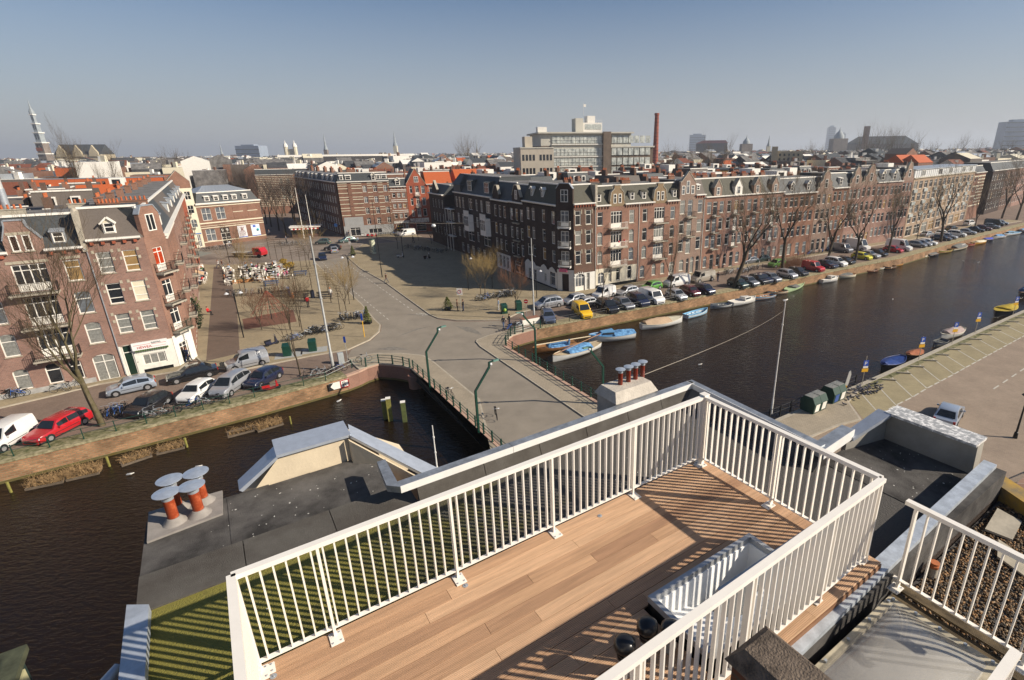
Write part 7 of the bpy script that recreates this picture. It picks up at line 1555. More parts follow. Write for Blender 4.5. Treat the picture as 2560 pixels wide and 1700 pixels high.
def make_boat(label, bow, stern, beam, kind, hm, deckm=None, cover=None, fb=.55, name='moored_boat'):
    L = math.hypot(bow[0] - stern[0], bow[1] - stern[1]); a = heading(stern, bow); c = ((bow[0] + stern[0]) / 2,(bow[1] + stern[1]) / 2)
    t = thing(name, label, 'boat', (c[0], c[1], WZ), a); rows = hull(L, beam, fb, transom=.72 if kind != 'double' else .35); n = len(rows)
    b = MB(); k = 5
    for x, w, top in rows:
        for j in range(k + 1):
            f = j / k; y = w * (math.sin(f * math.pi / 2) ** .6); z = -.2 + (top + .2) * f ** 1.3
            b.v.append((x, -y, z))
        for j in range(k, -1,-1):
            f = j / k; y = w * (math.sin(f * math.pi / 2) ** .6); z = -.2 + (top + .2) * f ** 1.3
            b.v.append((x, y, z))
    q = 2 * k + 2
    for i in range(n - 1):
        for j in range(q - 1):
            if j == k: continue
            A = i * q + j; b.f.append((A, A + q, A + q + 1, A + 1)); b.m.append(0)
    b.f.append(tuple(range(q))); b.m.append(0); b.f.append(tuple((n - 1) * q + j for j in range(q))[::-1]); b.m.append(0)
    b.build('hull', hm, t, smooth=50)
    g = MB(); g.tube([(x,-w,top) for x,w,top in rows] + [(x,w,top) for x,w,top in rows[::-1]] + [(rows[0][0],-rows[0][1],rows[0][2])],.035,5); g.build('gunwale',deckm or HB_,t)
    f = MB(); zf = fb * .35
    P = [(x,-w * .93,zf if kind in ('open','double') and not cover else top - .06) for x,w,top in rows]; Q = [(x,w * .93,p[2]) for (x,w,top),p in zip(rows,P)]
    for i in range(n - 1): f.quad(P[i], P[i + 1], Q[i + 1], Q[i])
    f.build('floor' if kind == 'open' else 'deck', deckm or mat('boat_floor', (.20,.17,.12),.8, var=.3, scale=4), t)
    if kind == 'open' and not cover:
        for u in (.25,.5,.74): x,w,top = rows[int(u * (n - 1))]; slab(t,'thwart',x - .12,-w * .95,fb * .72,x + .12,w * .95,fb * .78,deckm or HB_)
        for i in range(n): pass
        inn = MB()
        for i in range(n - 1):
            for s in (-1,1):
                a_,c_ = rows[i],rows[i + 1]; inn.quad((a_[0],s * a_[1] * .93,zf),(c_[0],s * c_[1] * .93,zf),(c_[0],s * c_[1] * .985,c_[2] - .01),(a_[0],s * a_[1] * .985,a_[2] - .01))
        inn.build('inner_lining', deckm or HB_, t)
    if cover:
        cm, hh, u0, u1 = cover; v = MB(); r5 = random.Random(int(L * 100)); idx = [i for i in range(n) if u0 <= i / (n - 1) <= u1]; kk = 8
        for i in idx:
            x, w, top = rows[i]; e = math.sin(math.pi * min(1, max(0,(i / (n - 1) - u0 + .06) / (u1 - u0 + .12)))) ** .5
            for j in range(kk + 1):
                s = -1 + 2 * j / kk; v.v.append((x, s * (w + .02), top + .01 + hh * e * (1 - abs(s) ** 1.6) + r5.uniform(-.06,.06) * (abs(s) < 1)))
        for i in range(len(idx) - 1):
            for j in range(kk): A = i * (kk + 1) + j; v.f.append((A, A + kk + 1, A + kk + 2, A + 1)); v.m.append(0)
        for e0 in (0, len(idx) - 1):
            v.f.append(tuple(e0 * (kk + 1) + j for j in range(kk + 1))); v.m.append(0)
        v.build('tarpaulin', cm, t, smooth=35)
    if kind == 'cabin':
        x0, x1 = -L * .02, L * .28; w0 = beam * .34; z0 = fb + .02; z1 = fb + .55
        b = MB(); b.hexa([(x0,-w0,z0),(x1 + .4,-w0 * .55,z0),(x1 + .4,w0 * .55,z0),(x0,w0,z0)],[(x0,-w0 * .85,z1),(x1 - .1,-w0 * .5,z1 - .08),(x1 - .1,w0 * .5,z1 - .08),(x0,w0 * .85,z1)]); cb = b.build('cabin',deckm if deckm and 'blue' in deckm.name else HW,t)
        for s in (-1,1): b = MB(); b.add([(x0 + .15,s * (w0 * .97 + .012),z0 + .15),(x1 - .1,s * (w0 * .67 + .02),z0 + .15),(x1 - .2,s * (w0 * .60 + .02),z0 + .38),(x0 + .15,s * (w0 * .90 + .012),z0 + .42)],[(0,1,2,3) if s < 0 else (3,2,1,0)]); b.build('cabin_window',CG,cb)
        b = MB(); b.quad((x1 + .30,-w0 * .40,z0 + .16),(x1 + .30,w0 * .40,z0 + .16),(x1 + .02,w0 * .36,z1 - .14),(x1 + .02,-w0 * .36,z1 - .14)); b.build('cabin_window',CG,cb)
    return t
PBL = paint('hull_pale_blue', (.20,.42,.60),.4,.3)
t = make_boat('wooden sloop hull under a torn blue tarpaulin next to the bridge',G2(210,892,WZ),G2(600,822,WZ),2.0,'open',HB_,HB_,(TARP,.28,.18,.72),.5)
tubo(t, 'mast', mat('pale_spar', (.60,.50,.34),.5, var=.1, scale=3), [(-4.6,.6,1.15),(3.2,.9,1.35)], .07,8)
for x in (-1.5,1.2): tubo(t, 'blue_rag', TARP, [(x, .75,1.3),(x + .1,.7,.8),(x, .6,.5)], [.10,.2,.12], 7)
t = make_boat('white sailing sloop with ragged blue tarpaulin moored second from the bridge',G2(392,972,WZ),G2(805,835,WZ),2.3,'double',HW,mat('buff_deck',(.48,.38,.24),.7,var=.15,scale=3),(TARP,.62,.22,.76),.62)
tubo(t, 'boom', HB_, [(-3.9,0,1.7),(3.9,.1,.95)], .05,7)
make_boat('white and blue cabin cruiser under a bright blue cover',G2(725,790,WZ),G2(1122,748,WZ),2.3,'cabin',HW,mat('deck_blue',(.13,.32,.55),.5,var=.08),(TARP,.42,.0,.55),.8)
make_boat('long white launch under a beige canvas cover', G2(1555,610, WZ), G2(1188,676, WZ),2.6, 'double', HW, CREAM, (BEIGET, .55,.02,.72),.72)
t = make_boat('little open boat painted blue inside with a white rim', G2(1790,520, WZ), G2(1600,575, WZ),1.7, 'open', HW, PBL, None, .5)
make_boat('small white dinghy with dark inside beside the quay',G2(1840,480,WZ),G2(2008,462,WZ),1.6,'open',HW,mat('dark_inside',(.10,.11,.12),.7,var=.2),None,.45)
make_boat('white cabin speedboat moored at the quay', G2(2232,415, WZ), G2(2015,460, WZ),2.0, 'cabin', HW, WHITE, None, .6)
make_boat('slim open boat with blue stripe and pale wooden inside', G2(2230,408, WZ), G2(2410,375, WZ),1.6, 'open', PBL, HB_, None, .45)
make_boat('cream open skiff left of the green boat', G3(5,352, WZ), G3(168,338, WZ),1.5, 'open', CREAM, HB_, None, .4)
make_boat('pale green open launch with dark cover heap',G3(322,268,WZ),G3(160,340,WZ),1.9,'double',mat('pale_green_hull',(.38,.50,.28),.5,var=.08),mat('pale_green_hull',(.38,.5,.28)),(GREYT,.25,.3,.6),.5)
make_boat('small white cabin boat beyond the green launch', G3(634,222, WZ), G3(480,248, WZ),1.9, 'cabin', HW, WHITE, None, .6)
make_boat('cream launch under a grey cover', G3(600,205, WZ), G3(798,188, WZ),1.9, 'double', CREAM, HB_, (GREYT, .4,.1,.85),.5)
for i,(x0,y0,x1,y1,hm,dm,cv,lab) in enumerate(((838,152,998,140,PT['dark_red'],HB_,None,'dark red low boat lying beside the white one'),(968,128,1065,115,HW,CREAM,None,'small white open boat in the far moored row'),(1068,122,1160,108,PT['dark_green'],HB_,None,'dark little boat before the orange one'),(1122,98,1222,82,mat('orange_hull',(.55,.26,.03),.5,var=.1),HB_,None,'orange yellow open boat in the far moored row'),(1228,50,1308,36,HW,GREYT,None,'small white dinghy right of the orange boat'),(1312,26,1445,10,HW,CREAM,None,'white open launch in the far moored row'))):
    make_boat(lab, G3(x0, y0, WZ), G3(x1, y1, WZ),1.6, 'open', hm, dm, cv, .42)
for x0,y0,x1,y1,hm,dm,cv,kd,bm_,lab in ((1435,1448,1565,1430,PT['black'],HB_,(GREYT,.3,.1,.9),'double',1.8,'black boat under a grey cover in the far row'),(1562,1418,1674,1398,mat('olive_hull',(.30,.28,.04),.5,var=.1),HB_,None,'open',1.7,'yellow green open boat left of the big cream launch'),(1830,1350,1670,1392,CREAM,HB_,(GREYT,.7,.1,.8),'cabin',2.9,'big cream launch with grey covers in the far row'),(1835,1352,1886,1338,PT['red'],HB_,None,'open',1.6,'bright red stern right of the big cream launch'),(1880,1338,2000,1312,mat('orange_hull',(.55,.26,.03)),CREAM,(CREAM,.3,.1,.8),'double',2.0,'yellow hulled boat with cream cover'),(1975,1308,2072,1292,PT['dark_blue'],HB_,(mat('royal_blue_tarp',(.03,.06,.42),.6,var=.3,scale=3,bump=.6),.35,.1,.9),'double',1.7,'boat under a crumpled royal blue cover'),(2070,1280,2185,1262,HW,HB_,(TARP,.45,.2,.9),'double',2.0,'white boat with light blue cover in the far row'),(2175,1256,2300,1232,HW,PBL,None,'cabin',2.2,'white and blue cabin boat in the far row'),(2312,1222,2400,1205,PT['dark_blue'],HB_,(TARP,.4,.1,.9),'double',2.0,'blue covered boat at the right edge of the far row')):
    make_boat(lab, Gd(x0, y0, WZ), Gd(x1, y1, WZ), bm_, kd, hm, dm, cv, .55)
make_boat('dark steel boat with bright blue deck moored by the near right quay',(34.3,54.0),(38.3,56.9),1.9,'double',PT['black'],mat('boat_blue',(.02,.05,.20),.5,var=.3),(mat('boat_blue',(.02,.05,.20)),.25,.5,.95),.7)
make_boat('small boat under a brown orange tarp behind the dark blue boat',(39.2,57.4),(42.0,59.3),1.5,'double',PT['black'],HB_,(mat('rust_tarp',(.32,.11,.05),.8,var=.2),.3,.05,.95),.5)
make_boat('open boat under pinkish grey tarpaulin by the parking signs',(47.8,64.2),(52.6,67.2),1.9,'double',HW,CREAM,(mat('pinkish_tarp',(.36,.28,.26),.8,var=.2,scale=2,bump=.8),.5,.1,.9),.6)
make_boat('small grey dinghy moored left of the pinkish tarpaulin boat', (45.2,61.6),(47.4,63.0),1.3, 'open', PT['blue_grey'], GREYT, None, .45)
make_boat('yellow and black workboat by the right quay',(61.6,73.2),(67.2,76.8),2.3,'double',PT['black'],mat('boat_yellow',(.42,.30,.02),.6,var=.3),(mat('boat_yellow',(.42,.30,.02)),.3,.0,.6),.9)
make_boat('boat completely wrapped in dull blue tarpaulin at the right edge',(73.5,83.4),(80.5,88.0),2.6,'double',PT['black'],HB_,(mat('dull_blue_tarp',(.06,.14,.28),.7,var=.25,scale=2,bump=.8),.9,.02,.98),.9)
make_boat('red and orange covered boat furthest right by the quay',(83.5,92.0),(90,96.0),2.4,'double',HW,HB_,(mat('red_orange_tarp',(.5,.10,.04),.7,var=.2,scale=2,bump=.8),.9,.05,.95),.8)

# ================================================================== bare trees
def grow(seed, H, r0, lean=(0,0), spread=.55, levels=5, kids_=(3,3,3,3,3), fork=.35, up=.28, twig=.9, droop=0, first=None, L0=None):
    """returns (trunk MB, twig MB): tapered trunk and limbs, and a crown of fine twigs"""
    rn = random.Random(seed); tr = MB(); tw = MB()
    def branch(p, d, L, r, lev):
        seg = 4 if lev < 2 else 3; pts = [p]; rs = [r]; q = p.copy(); dd = d.copy()
        for i in range(seg):
            dd = (dd + Vector((rn.uniform(-1,1),rn.uniform(-1,1),rn.uniform(-.5,1))) * (.16 if lev else .05) + Vector((0,0,up * .25 - droop * (lev > 2) * .2))).normalized()
            q = q + dd * L / seg; pts.append(q.copy()); rs.append(r * (1 - .62 * (i + 1) / seg) if lev else r * (1 - .35 * (i + 1) / seg))
        (tr if lev < 3 else tw).tube(pts, rs, 6 if lev == 0 else 5 if lev < 2 else 3, caps=lev < 2)
        if lev >= levels: return
        k = kids_[min(lev, len(kids_) - 1)]
        for j in range(k):
            f = fork + (1 - fork) * (j + rn.uniform(.2,.9)) / k if lev else max(fork,1 - .5 * rn.random() * (j > 0)) if first is None else first + (1 - first) * (j + .5) / k
            x = f * seg; i = min(int(x), seg - 1); base = pts[i] + (pts[i + 1] - pts[i]) * (x - i); ax = (pts[i + 1] - pts[i]).normalized()
            az = rn.uniform(0,6.28) if lev else 6.28 * j / k + rn.uniform(-.5,.5); perp = Vector((math.cos(az),math.sin(az),0)); perp = (perp - ax * perp.dot(ax)).normalized()
            sp = spread * rn.uniform(.7,1.35); nd = (ax * math.cos(sp) + perp * math.sin(sp) + Vector((0,0, up * .4))).normalized()
            branch(base, nd, L * rn.uniform(.52,.82) if lev else H * rn.uniform(.32,.5), max(.008, rs[i] * (.62 if lev else .6)), lev + 1)
    branch(Vector((0,0,-.1)), Vector((lean[0], lean[1], 1)).normalized(), L0 or H * .42, r0,0); return tr, tw
def tree(name, label, p, H, r0, seed, m=None, tm=None, group=None, z=0, **k):
    t = thing(name,label,'tree',(p[0],p[1],z),0,group); tr,tw = grow(seed,H,r0,**k); tr.build('trunk',m or BARK,t,smooth=60); tw.build('crown',tm or TWIG,t); return t
K5 = (4,4,4,4,4)
tree('bare_tree','large bare tree with mossy trunk growing at the left quay edge',G(256,1064),13,.26,4,lean=(-.05,.02),kids_=(4,5,5,4,4),spread=.5,levels=5,up=.35,m=mat('mossy_bark',(.12,.10,.035),.95,var=.4,scale=2,col2=(.10,.08,.05),bump=.5))
GQ = 'bare elms along the far quay'
for i,(q,h,r,ln,lab) in enumerate(((G2(2045,292),15,.40,(.28,.1),'big bare elm leaning right beside the dark green car'),(Gd(132,1568),15,.36,(.0,.02),'thick bare elm standing behind the brown thicket'),(Gd(545,1500),15,.30,(.02,0),'tall bare elm just right of the red van'),(Gd(800,1500),14.5,.30,(.03,0),'bare elm left of the lemon yellow hatchback'),(Gd(1105,1412),14,.28,(.04,0),'bare elm left of the red hatchback'),(Gd(1592,1308),17,.38,(.0,0),'large spreading bare elm in the far car row'),(Gd(2155,1092),16,.35,(.03,0),'bare elm beyond the black van'),(Gd(2292,1105),17,.36,(.1,0),'bare elm at the right edge leaning right'),(Gd(1370,1300),9,.12,(0,0),'slender young tree near the grey car row'),(Gd(1900,1200),11,.2,(0,0),'mid sized bare tree among the far parked cars'))):
    tree('bare_elm', lab, q, h, r, 20 + i, group=GQ, lean=ln, kids_=(4,4,4,4,4), spread=.52, levels=5, up=.24)
tree('young_tree', 'thin young quay tree beside the black compact car', G2(830,512),8.5,.09,41, lean=(0,0), kids_=(4,4,4,3), levels=4, spread=.35)
tree('young_tree','taller quay tree between the white van and the silver hatchback',G2(1455,402),11,.14,42,lean=(.02,0),kids_=(4,4,4,4),levels=4,spread=.4)
tree('young_tree', 'round reddish bare tree rising from a green box', G2(45,500),6.5,.08,43, kids_=(6,5,5,4), levels=4, spread=.6, tm=TWIG_R, L0=2.6)
tree('young_tree', 'slim quay tree with mossy foot beside the dark blue hatchback', G1(410,1100),9,.1,44, kids_=(3,4,4,3), levels=4, spread=.4)
CAT = mat('catkin_twigs', (.20,.14,.06),.9, var=.3, scale=5, col2=(.26,.18,.07))
GSQ = 'trained flat crowned trees on the square'
# young trees trained on horizontal frames
def espalier(label, p, h, seed, w=1.5):
    rn = random.Random(seed); t = thing('trained_tree',label,'tree',(p[0],p[1],.1),rn.uniform(0,3),GSQ); tubo(t,'trunk',BARK,[(0,0,0),(.03,0,h * .6),(0,0,h)],[.06,.045,.02],5)
    b = MB()
    for k in range(5):
        z = h * (.62 + .09 * k); ww = w * rn.uniform(.75,1.1)
        for a in (0, math.pi / 2):
            for s in (-1,1): b.tube([(0,0,z),(s * ww * .5 * math.cos(a),s * ww * .5 * math.sin(a),z + .05),(s * ww * math.cos(a + .1),s * ww * math.sin(a + .1),z + rn.uniform(0,.15))],[.025,.018,.008],3)
    for k in range(46): 
        z = h * rn.uniform(.6,1.02); a = rn.uniform(0,6.28); q = rn.uniform(.1,w); b.tube([(q * math.cos(a),q * math.sin(a),z),(q * math.cos(a) + rn.uniform(-.2,.2),q * math.sin(a) + rn.uniform(-.2,.2),z + rn.uniform(.1,.45))],[.010,.004],3)
    b.build('crown', TWIG, t)
for i,(x,y,h,lab) in enumerate(((390,1105,4.5,'trained tree by the left bench and bicycles'),(725,1000,5,'trained tree left of the climbing net pole'),(940,1085,5,'trained tree behind the first bench'),(1175,1060,5.2,'trained tree behind the second bench, left of a pair'),(1215,1100,5.2,'trained tree in front of the second bench, right of a pair'),(1430,1040,4.8,'trained tree near the tall lamp pole'),(1665,1060,4.5,'trained tree with tiered twigs behind the third bench'),(1265,700,4.8,'trained tree beside the blue bench'),(1150,690,5,'trained tree by the yellow planters'),(1350,690,5,'trained tree near the road side of the square'),(1240,1530,4.6,'trained tree in front of the play surface'),(1700,1170,4.6,'trained tree by the avenue kerb'),(905,540,4.6,'trained tree in the back row behind the white stall roofs'),(805,520,4.6,'trained tree in the back row behind the cafe seats'),(1000,560,4.8,'trained tree in the back row by the yellow planter'),(1450,640,4.8,'trained tree at the road corner of the square'),(1840,1350,4.4,'trained tree standing above the parked bicycles'))):
    espalier(lab, G5(x, y), h, i)
for i,(q,h,lab,tm) in enumerate(((G5(440,1000),7.5,'bushy young tree with brown crown over the cafe seats',CAT),(G5(330,520),7,'bare tree before the entrance of the 99 building',TWIG),(G5(1390,640),8.5,'golden brown bushy tree near the road corner of the square',CAT),(G5(1925,1310),6.5,'narrow golden young tree beside the parked bicycles',CAT),(G5(1970,1190),6.0,'second golden young tree by the avenue kerb',CAT),(G5(1095,1568),6.5,'reddish bare tree spreading over the play surface',TWIG_R),(G5(680,1568),5.5,'small reddish bare tree left of the play surface',TWIG_R),(G1(430,700),7,'bare young tree left of the bicycle heap',TWIG),(G(1202,746),7,'golden catkin tree before the dark terrace, left one',CAT),(G(1213,738),7,'golden catkin tree before the dark terrace, middle one',CAT),(G(1231,722),6.5,'golden catkin tree before the dark terrace, right one',CAT),(Gb(1310,1380),9,'thin tree standing alone in the shaded pavement',TWIG),(Gb(1500,1300),6,'bushy brown tree at the far end of the dark terrace',TWIG_R),(Gb(1620,1330),7,'dark thin tree along the shaded shop fronts',TWIG),(Gb(1760,1400),7,'dark thin tree halfway along the shaded terrace',TWIG),(G(990,560),6,'tree before the red gabled house',TWIG_R))):
    tree('square_tree', lab, q, h, .07,60 + i, tm=tm, z=.1, kids_=(5,5,5,4), levels=4, spread=.55, up=.22, L0=h * .3)
for i,(q,h,lab) in enumerate(((G(200,500,8),21,'tall bare tree rising in front of the orange roof, left one'),(G(292,490,8),19,'tall bare tree rising in front of the orange roof, right one'),(G(400,440,12),17,'bare tree among the roofs left of the 99 building'))):
    t = tree('bare_tree', lab, q, h, .3,90 + i, kids_=(4,5,5,4,4), spread=.36, levels=5, up=.4)
for i,(px,d,h) in enumerate(((1165,420,30),(1185,430,27),(1800,300,24),(2170,420,31),(2200,430,29),(2235,420,28),(2290,450,25),(2330,470,24),(1680,280,22),(2400,600,27),(2460,640,26),(2050,500,24),(2020,480,22),(450,500,24),(2520,540,25),(1760,260,20))):
    tree('distant_tree',['bare tree breaking the skyline left of the office building','rounded bare tree next to it on the skyline left of the office','bare tree between the yellow building and the terrace roofs','tall bare tree left of the museum tower on the skyline','tall bare tree right of the museum on the skyline','second tall bare tree right of the museum','bare tree third right of the museum on the skyline','bare tree fourth right of the museum on the skyline','bare tree just right of the factory chimney','hazy bare tree far right on the skyline','second hazy bare tree far right on the skyline','bare tree between the castle block and the museum','low bare tree beside the castle block','bare tree on the left skyline','bare tree close to the right edge of the skyline','bare tree in front of the yellow brick building'][i],polar(px,d),h,.45,110 + i,group='bare trees on the skyline',kids_=(5,5,4,4),levels=4,spread=.45,up=.3)
# avenue trees in the side street beyond
st0 = None; rs_ = random.Random(77)
for i in range(26):
    row = i % 2; e = Vector((-84,152)) + Vector((-.60,.80)) * (i // 2 * 11) + Vector((.80,.60)) * (9 * row) + Vector((rs_.uniform(-1,1),rs_.uniform(-1,1)))
    if st0 is None: st0 = tree('street_tree','dark bare street tree among many beyond the kiosk',(e.x,e.y),13,.24,140,kids_=(4,5,5,4),levels=4,spread=.45,group='bare trees in the far street',tm=mat('purple_twigs',(.06,.042,.032),.95,var=.3,scale=2))
    else: copy_tree(st0,(e.x, e.y, 0), rs_.uniform(0,6), scale=(1,1, rs_.uniform(.8,1.15)))
t = thing('thicket', 'brown leafless thicket of bushes among the quayside cars', 'bushes', (*Gd(230,1530),0)); b = MB(); rn = random.Random(9)
for i in range(900):
    a = rn.gauss(0,2.6); e = rn.gauss(0,1.2); b.tube([(a * .83,a * .5 + e,0),(a * .83 + rn.uniform(-.7,.7),a * .5 + e + rn.uniform(-.7,.7),rn.uniform(.9,2.6))],[.012,.004],3)
b.build('twigs', TWIG_R, t)['kind'] = 'stuff'
# evergreens in tubs, conifers
LEAF = mat('evergreen_leaves',(.05,.07,.015),.8,var=.4,scale=9,col2=(.12,.13,.03)); DARKL = mat('dark_conifer_leaves',(.012,.03,.008),.85,var=.4,scale=9)
def bush(name, label, p, h, w, m, tub=True, z=.12, n=520, seed=1, cone=True):
    rn = random.Random(seed); t = thing(name, label, 'plant', (p[0], p[1], z)); zb = 0
    if tub: b = MB(); b.prism([(-.42,-.42),(.42,-.42),(.42,.42),(-.42,.42)], 0,.38); b.build('tub', IRON, t); zb = .32
    b = MB()
    for i in range(n):
        u = rn.random(); r = w * ((1 - u) ** .8 if cone else math.sin(math.pi * min(.97,max(.05,u))) ** .6) * rn.uniform(.45,1.08) + .04; a = rn.uniform(0,6.28); c = Vector((r * math.cos(a),r * math.sin(a),zb + u * h)); s = rn.uniform(.05,.12)
        x = Vector((rn.uniform(-1,1),rn.uniform(-1,1),rn.uniform(-1,1))).normalized() * s; y = x.cross(Vector((rn.uniform(-1,1),rn.uniform(-1,1),rn.uniform(.2,1)))).normalized() * s * .7; b.add([tuple(c - x),tuple(c + y),tuple(c + x),tuple(c - y)],[(0,1,2,3)])
    b.build('leaves', m, t)['kind'] = 'stuff'; tubo(t, 'stem', BARK, [(0,0,0),(0,0, zb + h * .7)], .03,5); return t
bush('tub_conifer','small evergreen in a black tub at the kerb near the junction',G1(1035,630),2.1,.55,LEAF,seed=1); bush('tub_conifer','small evergreen in a black tub on the wide pavement, left of two people',G1(1772,505),1.7,.75,LEAF,seed=2)
bush('tub_conifer','small evergreen in a tub at the far mouth of the avenue',G(883,640),1.9,.6,LEAF,seed=3); bush('dark_conifer','round topped dark green conifer against the left side houses',G0(1830,675),4.2,.85,DARKL,tub=False,n=1300,seed=4,cone=False)
bush('climbing_shrub', 'green shrub climbing the side house wall behind the dark conifer', G0(1815,560),3.4,.7, LEAF, tub=False, seed=5, cone=False)
for i,(x,y) in enumerate(((1000,610),(1055,690),(1110,660))): bush('yellow_planter',['left yellow flowering planter on the square','front yellow flowering planter on the square','right yellow flowering planter on the square'][i],G5(x,y),1.0,.7,mat('yellow_leaves',(.42,.27,.03),.8,var=.3,scale=7),seed=6 + i,cone=False)

# ================================================================== people
SKIN = mat('skin',(.45,.25,.17),.6,var=.05); CL = {k: mat('cloth_' + k,c,.85,var=.15,scale=8) for k,c in (('black',(.015,.015,.018)),('navy',(.02,.03,.07)),('grey',(.12,.12,.13)),('red',(.50,.015,.02)),('brown',(.12,.06,.035)),('jeans',(.06,.09,.17)),('paleblue',(.40,.50,.62)),('white',(.65,.64,.60)),('pink',(.60,.12,.25)),('orange',(.5,.16,.05)),('green',(.10,.18,.08)))}
POSE = {}
def body_mesh(pose):
    if pose in POSE: return POSE[pose]
    J = {'pel': (0,0,.95), 'spi': (0,.01,1.12), 'che': (0,.0,1.34), 'nek': (0,.0,1.50), 'hea': (.0,.02,1.60), 'top': (0,.03,1.72)}
    if pose == 'sit': J = {k: (x, y, z - .47) for k, (x, y, z) in J.items()}
    def leg(s, ph):
        if pose == 'sit': return [(s * .10,.02,.50),(s * .12,.42,.50),(s * .12,.45,.09),(s * .12,.57,.04)]
        a = ph * .32; return [(s * .095,0,.88),(s * .10, a * .65 + .04,.49),(s * .10, a * 1.2,.09),(s * .11, a * 1.2 + .16,.04)]
    def arm(s, ph):
        z0 = J['che'][2] + .06; a = ph * .25
        if pose in ('sit', 'push'): return [(s * .19,0, z0),(s * .24,.08, z0 - .27),(s * .18,.32, z0 - .32),(s * .16,.40, z0 - .30)]
        return [(s * .19,0, z0),(s * .24, a * .5, z0 - .28),(s * .24, a + .08, z0 - .53),(s * .23, a + .12, z0 - .62)]
    vs, es, rs = [], [], []
    def chain(par, pts, rad):
        q = par
        for p, r in zip(pts, rad): vs.append(p); rs.append(r); es.append((q, len(vs) - 1)); q = len(vs) - 1
        return q
    vs.append(J['pel']); rs.append(.15); w = 1 if pose == 'walk' else 0
    c = chain(0, [J['spi'], J['che']], [.135,.16]); chain(c, [J['nek'], J['hea'], J['top']], [.06,.095,.085])
    for s in (-1,1): chain(0, leg(s, s * w), [.10,.07,.05,.045]); chain(c, arm(s, -s * w), [.07,.05,.037,.035])
    me = D.meshes.new('tmp'); me.from_pydata(vs,es,[]); o = D.objects.new('tmp',me); COL.objects.link(o); md = o.modifiers.new('s','SKIN'); sk = me.skin_vertices[0].data
    for i, r in enumerate(rs): sk[i].radius = (r, r * (.78 if i in (0,1,2) else 1))
    sk[0].use_root = True; sb = o.modifiers.new('b','SUBSURF'); sb.levels = 1; dg = bpy.context.evaluated_depsgraph_get(); out = D.meshes.new_from_object(o.evaluated_get(dg)); D.objects.remove(o)
    POSE[pose] = out; return out
def person(label, p, deg, pose='stand', top='black', legs='navy', hair='brown', z=0.0, group=None):
    t = thing('person', label, 'person', (p[0], p[1], z), R(deg - 90), group); me = body_mesh(pose).copy(); me.name = 'body'; me.materials.clear()
    for m in (CL[legs], CL[top], SKIN): me.materials.append(m)
    dz_ = -.47 if pose == 'sit' else 0
    for f in me.polygons:
        c = f.center; hand = c.z < .86 + .1 and abs(c.x) > .2 and pose != 'sit' and c.z > .68
        f.material_index = 2 if c.z > 1.49 + dz_ or hand else (1 if c.z > .92 + dz_ and not (pose == 'sit' and c.z < .6 and c.y > .1) else 0); f.use_smooth = True
    put('body',me,t); b = MB(); b.sphere((0,.005,1.68 + dz_),.115,10,6,sz=1.0); hme = b.mesh('hair',CL[hair],180); put('hair',hme,t,(0,-.01,.012))
    slab(t, 'nose', -.02,.125,1.60 + dz_, .02,.15,1.64 + dz_, SKIN); 
    for s in (-1,1): b = MB(); b.box(s * .12 - .05,.0,0,s * .12 + .05,.26,.07) if pose != 'sit' else b.box(s * .12 - .05,.40,0,s * .12 + .05,.66,.07); b.build('shoe',CL['black'],t)
    return t
person('man in dark jacket walking along the kerb with a bag', G(967,709),-130, 'walk', 'brown', 'grey', 'grey', z=.12)
person('man in dark coat at the bridge head, left of two',G1(2285,668),-60,'walk','black','jeans','grey'); person('man in black with a bicycle at the bridge head',G1(2340,650),-150,'push','black','navy','brown')
person('person in pale blue top and white trousers near the green bin', G1(2240,505),200, 'stand', 'paleblue', 'white', 'brown', z=.12)
person('person in brown jacket under the white square sign',G1(1860,515),10,'stand','brown','black','brown',z=.12); person('person in black holding a red bag under the white sign',G1(1915,515),170,'stand','black','navy','brown',z=.12)
person('person in bright red coat walking on the square',G5(1365,1235),120,'walk','red','black','brown',z=.12); person('person in orange top leaning over a pushchair by the bench',G5(1155,1190),-120,'push','orange','black','orange',z=.12)
person('woman in pink at the edge of the cafe seats',G5(1060,815),90,'walk','pink','navy','brown',z=.12); person('person in pale pink jacket stepping by the third bench',G5(1700,1105),-60,'walk','white','grey','orange',z=.12)
person('man in white shirt walking with a friend at the far edge of the square',G5(45,660),250,'walk','white','navy','brown',z=.12); person('man in dark jacket walking beside a friend in white',G5(105,660),250,'walk','brown','grey','brown',z=.12)
person('man in black standing at the chamfered shop door',G0(1715,985),60,'stand','black','black','brown',z=.12); person('second man in dark clothes at the shop door',G0(1745,985),90,'walk','navy','navy','brown',z=.12)
person('person in red sitting by the left side houses',G0(1925,550),0,'sit','red','black','brown',z=.1); person('cyclist in blue crossing the far street',Gb(945,1318),200,'push','paleblue','navy','brown'); person('person near the kiosk in dark clothes',G5(790,170),0,'walk','grey','navy','brown'); person('person in black in front of the grey shop front',G5(1965,190),0,'stand','black','black','brown')
person('dark figure at the foot of the shaded terrace',Gb(1452,1320),0,'walk','black','black','brown',z=.12); person('person with a bicycle near the kiosk',G5(1040,270),0,'push','grey','black','brown'); person('cyclist in dark clothes beside the beige minibus',G2(1895,235),30,'push','black','navy','brown')
